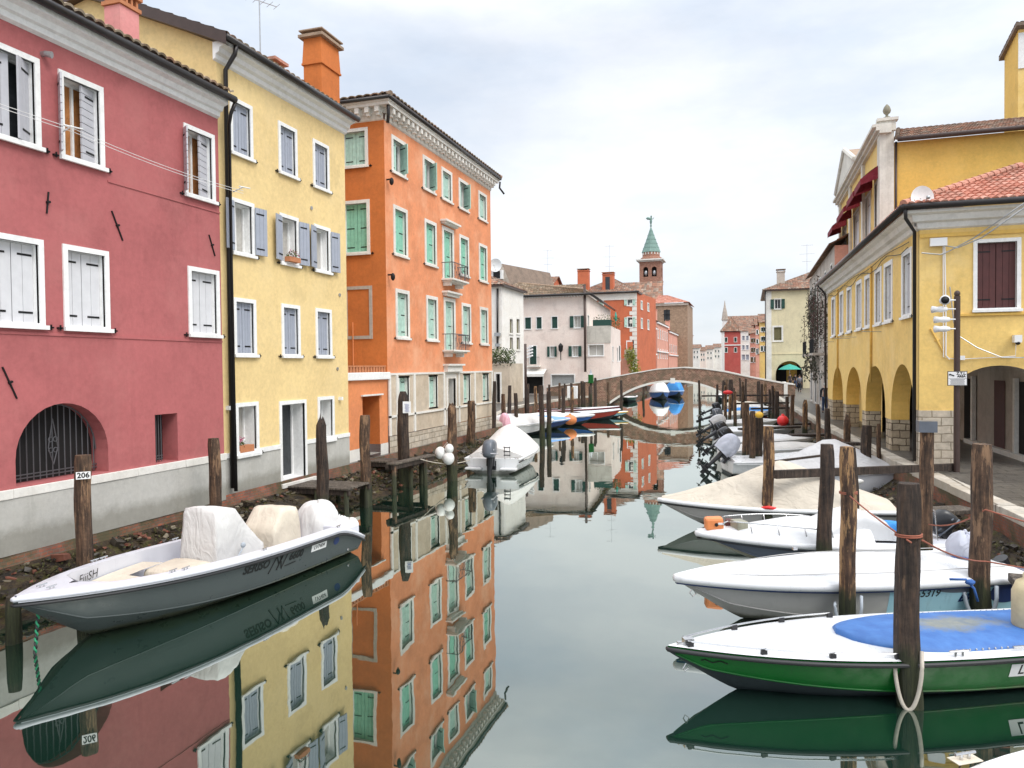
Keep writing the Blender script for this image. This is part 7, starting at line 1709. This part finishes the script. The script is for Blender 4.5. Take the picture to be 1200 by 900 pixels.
def loop(label,q,r,ztop,mat,rr,w,zb=.02):
    t=thing('rope_loop',label,'rope',(q[0],q[1],zb)); g=MB()
    vd=Vector((-q[0],-q[1],0)).normalized(); sd=Vector((-vd.y,vd.x,0)); c=Vector((q[0],q[1],0))+vd*(r+.02)
    pts=[c+sd*w*math.cos(a)*(1 if a<math.pi else 1)+Vector((0,0,zb+(ztop-zb)*(1-abs(math.sin(a))**1.3 ))) for a in [math.pi+i*math.pi/20 for i in range(21)]]
    pts=[c+sd*w*1.0-vd*.1+Vector((0,0,ztop+.15))]+list(reversed(pts))+[c-sd*w*1.0-vd*.1+Vector((0,0,ztop*.8+.1))]
    g.tube(pts,rr); g.build('strand',M[mat],t,smooth=True)
loop('thick beige mooring rope hanging in a loop round the fat foreground pile',q1,.12,.50,'rope_w',.022,.135,-.0)
loop('grey blue rope loop round the foot of the streaked pile',q2,.1,.45,'rope_gy',.022,.17,.05)
loop('grey blue rope loop round the foot of the thick stern pile',q4,.13,.45,'rope_gy',.028,.2,.08)
t=thing('rope_tie','blue rope knotted on the white decked boat gunwale','rope',at(1138,688,y=11.7)); g=MB(); p=at(1136,687,y=11.9)
g.tube([p+Vector((-.25,0,.08)),p+Vector((-.05,-.03,.1)),p+Vector((.05,-.03,-.02)),p+Vector((.1,-.02,-.2))],.018); g.blob(p+Vector((.0,-.04,.07)),(.06,.04,.04),0,nz=.4); g.build('strand',M['rope_b'],t,smooth=True)
# ================================================================ STREET POLES
pp=FB.P(.98,1.0,0); 
t=thing('floodlight_pole','dark brown pole with four white floodlights and a notice before the arcade house','pole',(pp.x,pp.y,1.0))
px0,py0=at(1121,553,z=1.0).x,at(1121,553,z=1.0).y
t.location=(px0,py0,1.0); ROOTM[t.name]=Matrix.Translation((px0,py0,1.0)); zt=at(1120,347,y=py0).z
g=MB(); g.tube([(px0,py0,1.0),(px0,py0,zt)],.075,0,14); g.blob((px0,py0,zt+.06),(.075,.075,.09)); g.build('shaft',M['gutterb'],t,smooth=False)
for i,(pxl,pyl) in enumerate(((1106,352),(1102,362.5),(1105,374.5),(1105,385.5))):
    q=at(pxl,pyl,y=py0-.1); g=MB(); L=.22 if i else .05
    g.tube([(px0-.05,py0-.05,q.z),(q.x+.1,q.y,q.z)],.02); 
    if i==0: g.lathe(q,[(0,0)],3) if 0 else g.tube([q+Vector((0,.12,0)),q+Vector((0,-.12,0)),q+Vector((0,-.14,0))],[.09,.12,.13],0,14); g.tube([q+Vector((0,-.141,0)),q+Vector((0,-.143,0))],.10,1,14)
    if i: g.tube([q+Vector((.16,0,0)),q+Vector((.02,0,0)),q+Vector((-.06,0,0)),q+Vector((-.2,-.02,0))],[.05,.085,.07,.095],0,12)
    g.build('floodlight',[M['paper'],M['iron']],t,smooth=True)
g=MB(); q=at(1122,443.5,y=py0-.12); Mx=Matrix(((1,0,0,q.x),(0,0,-1,q.y),(0,1,0,q.z),(0,0,0,1))); plate(g,Mx,.46,.38,.02,1); plate(g,Mx@Matrix.Translation((0,0,.004)),.43,.35,.004,0)
for k in range(5): plate(g,Mx@Matrix.Translation((0,-.03-.03*k,.007)),.34-.03*(k%2),.010,.003,1)
plate(g,Mx@Matrix.Translation((0,.0,.007)),.42,.006,.003,1); g.bx(q+Vector((-.13,-.008,.09)),(.12,.004,.03),1,ry=.4); g.tube([q+Vector((-.2,-.006,.1)),q+Vector((-.17,-.006,.1))],.02,1,6)
sg=g.build('notice',[M['paper'],M['iron']],t); inv=ROOTM[t.name].inverted()
text('Z.T.L.','notice_text',.095,M['ink'],sg,None,lambda co:inv@(Mx@Vector((co.x+.09,co.y+.13,.008))),.001,0,.003); text('AREA','notice_text',.08,M['ink'],sg,None,lambda co:inv@(Mx@Vector((co.x+.09,co.y+.055,.008))),.001,0,.003)
t=thing('street_pole','tall dark pole with stacked white signs on the left bank','pole',(*P2(616,54),1)); x,y=P2(616,54); zt=at(616,403,y=y).z
g=MB(); g.tube([(x,y,.5),(x,y,zt)],.10); g.build('shaft',M['gutterb'],t,smooth=True)
for k in range(4): g=MB(); q=at(621,407+k*3.6,y=y); g.bx(q,(.42,.3,.1),0,ry=-.4); g.build('floodlight',M['paper'],t)
# ================================================================ PEOPLE
def person(label,pos,h,heading,top='cl_dark',leg='cl_dark',hair='haird',bag=None,stride=.16):
    t=thing('person',label,'person',pos,heading); k=h/1.75
    def skin(name,verts,edges,rad,mat,root=0):
        me=bpy.data.meshes.new(name); me.from_pydata([Vector(v)*k for v in verts],edges,[]); me.materials.append(M[mat]); o=bpy.data.objects.new(name,me); COL.objects.link(o); o.parent=t; ROOTM[o.name]=ROOTM[t.name]
        md=o.modifiers.new('skin','SKIN'); md.use_smooth_shade=True
        for i,r in enumerate(rad): me.skin_vertices[0].data[i].radius=((r*k,)*2 if not isinstance(r,tuple) else (r[0]*k,r[1]*k))
        me.skin_vertices[0].data[root].use_root=True
        sb=o.modifiers.new('sub','SUBSURF'); sb.levels=1; sb.render_levels=1; return o
    s=stride # walking: x forward
    V=[(0,0,.95),(0,0,1.2),(0,0,1.42),(0,0,1.5),(.01,0,1.62),(.015,0,1.72),
       (0,.19,1.40),(-.06,.23,1.13),(.04,.23,.90),(.07,.23,.80), (0,-.19,1.40),(.06,-.23,1.13),(.16,-.23,.92),(.19,-.23,.83),
       (0,.09,.90),(s*.7,.09,.50),(s*.9,.09,.09),(s*.9+.14,.09,.04),(0,-.09,.90),(-s*.3,-.09,.50),(-s*1.3,-.09,.12),(-s*1.3+.13,-.09,.05)]
    E=[(0,1),(1,2),(2,3),(3,4),(4,5),(2,6),(6,7),(7,8),(8,9),(2,10),(10,11),(11,12),(12,13),(0,14),(14,15),(15,16),(16,17),(0,18),(18,19),(19,20),(20,21)]
    Rd=[.13,.13,.13,.055,.085,.08,.06,.045,.032,.035,.06,.045,.032,.035,.085,.06,.04,.035,.085,.06,.04,.035]
    for hx,hy,hz in ((V[9][0],V[9][1],V[9][2]),(V[13][0],V[13][1],V[13][2])):
        base=9 if hy>0 else 13
        for f in range(5):
            i=len(V); dx=(-.03+.015*f) if f<4 else .035; V.append((hx+dx,hy,hz-(.085-.008*abs(f-1.5)) if f<4 else hz-.05)); E.append((base,i)); Rd.append(.009)
    skin('body',V,E,Rd,'skin')
    V=[(0,0,.86),(0,0,1.05),(0,0,1.25),(0,0,1.44),(0,.2,1.40),(-.06,.235,1.13),(.04,.235,.92),(0,-.2,1.40),(.06,-.235,1.13),(.155,-.235,.94)]
    skin('jacket',V,[(0,1),(1,2),(2,3),(3,4),(4,5),(5,6),(3,7),(7,8),(8,9)],[(.17,.13),(.165,.13),(.18,.14),(.1,.1),.075,.062,.05,.075,.062,.05],top,1)
    V=[(0,0,.95),(0,.09,.88),(s*.7,.09,.50),(s*.9,.09,.10),(0,-.09,.88),(-s*.3,-.09,.50),(-s*1.3,-.09,.14)]
    skin('trousers',V,[(0,1),(1,2),(2,3),(0,4),(4,5),(5,6)],[.15,.105,.078,.06,.105,.078,.06],leg)
    g=MB(); g.blob((-.015*k,0,1.70*k),(.10*k,.088*k,.10*k),0,14,10); g.build('hair',M[hair],t,local=True,smooth=True)
    g=MB(); g.blob((.105*k,0,1.655*k),(.018*k,.014*k,.03*k),0,8,6); 
    for sy in (-1,1): g.blob((.01*k,sy*.088*k,1.66*k),(.02*k,.012*k,.03*k),0,8,6)
    g.build('face_features',M['skin'],t,local=True,smooth=True)
    g=MB()
    for sy in (-1,1): g.blob((.093*k,sy*.033*k,1.68*k),(.008*k,.012*k,.008*k),0,8,6)
    g.blob((.098*k,0,1.605*k),(.006*k,.025*k,.006*k),0,8,6); g.build('eyes',M['haird'],t,local=True)
    g=MB(); g.blob(((s*.9+.06)*k,.09*k,.045*k),(.14*k,.05*k,.045*k),0,12,8); g.blob(((-s*1.3+.06)*k,-.09*k,.055*k),(.14*k,.05*k,.045*k),0,12,8); g.build('shoes',M['haird'],t,local=True,smooth=True)
    if bag: g=MB(); g.blob((-.16*k,0,1.22*k),(.1*k,.16*k,.22*k),0,12,10,p=3); g.build('backpack' if bag!='white' else 'bag',M['cov_g' if bag=='white' else 'cl_grey'],t,local=True,smooth=True)
    return t
pA=at(967,484,z=1.0); person('white haired person in dark jacket and blue jeans walking away beside the arcade house',(pA.x,pA.y,1.0),1.75,R(95),'cl_dark','cl_jean','hairw')
pB=at(970.5,459.5,z=1.0); pB=at(936.5,458.5,z=1.0)
person('person in grey jacket with backpack walking away along the quay',(at(937,459.5,z=1.0).x,at(937,459.5,z=1).y,1.0),1.75,R(92),'cl_grey','cl_dark','haird',bag=1)
q=at(926,455,y=93.5); person('person in dark clothes standing left in the arched passage',(q.x,93.5,1.0),1.75,R(-95),'cl_dark','cl_dark'); q=at(932,455,y=94.2); person('person in dark clothes standing right in the arched passage',(q.x,94.2,1.0),1.7,R(-80),'cl_dark','cl_jean')
q=at(1117.5,540,z=1.0); q=FB.P(.95,-1.9,1.0); person('person in black behind the stone pier with a pale bag',(q.x,q.y,1.0),1.72,R(80),'cl_dark','cl_dark','haird',bag='white')
# outline details: bicycle-free left quay items
t=thing('electric_box','small cream cabinet against the wall on the left bank','cabinet',(-19,56,1)); g=MB(); q=at(620,470,z=1); g.bx((at(671,466,y=66).x,66,1.55),(.9,.5,1.1)); g.build('body',M['white'],t,bev=.02)
# ================================================================ CAMERA, LIGHT, SKY
cam=bpy.data.cameras.new('camera'); co=bpy.data.objects.new('camera',cam); COL.objects.link(co)
cam.sensor_width=36; cam.lens=36*FPX/1200; cam.clip_end=3000; cam.clip_start=.1
mw=Matrix(((_r.x,_u.x,-_f.x,0),(_r.y,_u.y,-_f.y,0),(_r.z,_u.z,-_f.z,EYE),(0,0,0,1))); co.matrix_world=mw; scene.camera=co
SE,SA=R(48),R(118)   # sun elevation, compass style azimuth (from +y clockwise): right and slightly behind the viewer
sd=Vector((math.sin(SA)*math.cos(SE),math.cos(SA)*math.cos(SE),math.sin(SE)))
sl=bpy.data.lights.new('sun','SUN'); sl.energy=1.4; sl.angle=R(30); sl.color=(1,.96,.9); so=bpy.data.objects.new('sun',sl); COL.objects.link(so); so.rotation_euler=(-sd).to_track_quat('-Z','Y').to_euler()
w=bpy.data.worlds.new('World'); scene.world=w; w.use_nodes=True; nt=w.node_tree; bg_=nt.nodes['Background']; bg_.inputs['Strength'].default_value=.1
sky=nt.nodes.new('ShaderNodeTexSky'); sky.sky_type='NISHITA'; sky.sun_disc=False; sky.sun_elevation=SE; sky.sun_rotation=SA; sky.air_density=1; sky.dust_density=2
tc=nt.nodes.new('ShaderNodeTexCoord'); mp=nt.nodes.new('ShaderNodeMapping'); mp.inputs['Scale'].default_value=(1,1,2.6); nt.links.new(tc.outputs['Generated'],mp.inputs[0])
f1=noi(nt,mp.outputs[0],2.1,7,.55)
cl=ramp(nt,f1,[(.34,(.66,.66,.66)),(.50,(.86,.86,.86)),(.60,(1,1,1))])
sp=nt.nodes.new('ShaderNodeSeparateXYZ'); nt.links.new(tc.outputs['Generated'],sp.inputs[0])
zr_=ramp(nt,sp.outputs[2],[(0,(7.3,7.6,8.0)),(.42,(7.0,7.4,8.0)),(.85,(18,18.2,18.6))])
f2=noi(nt,mp.outputs[0],1.6,6,.6); tone=ramp(nt,f2,[(.38,(.86,.92,.99)),(.60,(1.08,1.06,1.04))]); cloud=mix(nt,1,zr_,tone,'MULTIPLY')
out_=mix(nt,cl,sky.outputs[0],cloud); nt.links.new(out_,bg_.inputs['Color'])
scene.view_settings.view_transform='Standard'; scene.view_settings.look='None'; scene.view_settings.exposure=.47; scene.view_settings.gamma=1
scene.render.engine='CYCLES'; scene.cycles.max_bounces=6; scene.cycles.diffuse_bounces=3; scene.cycles.glossy_bounces=3
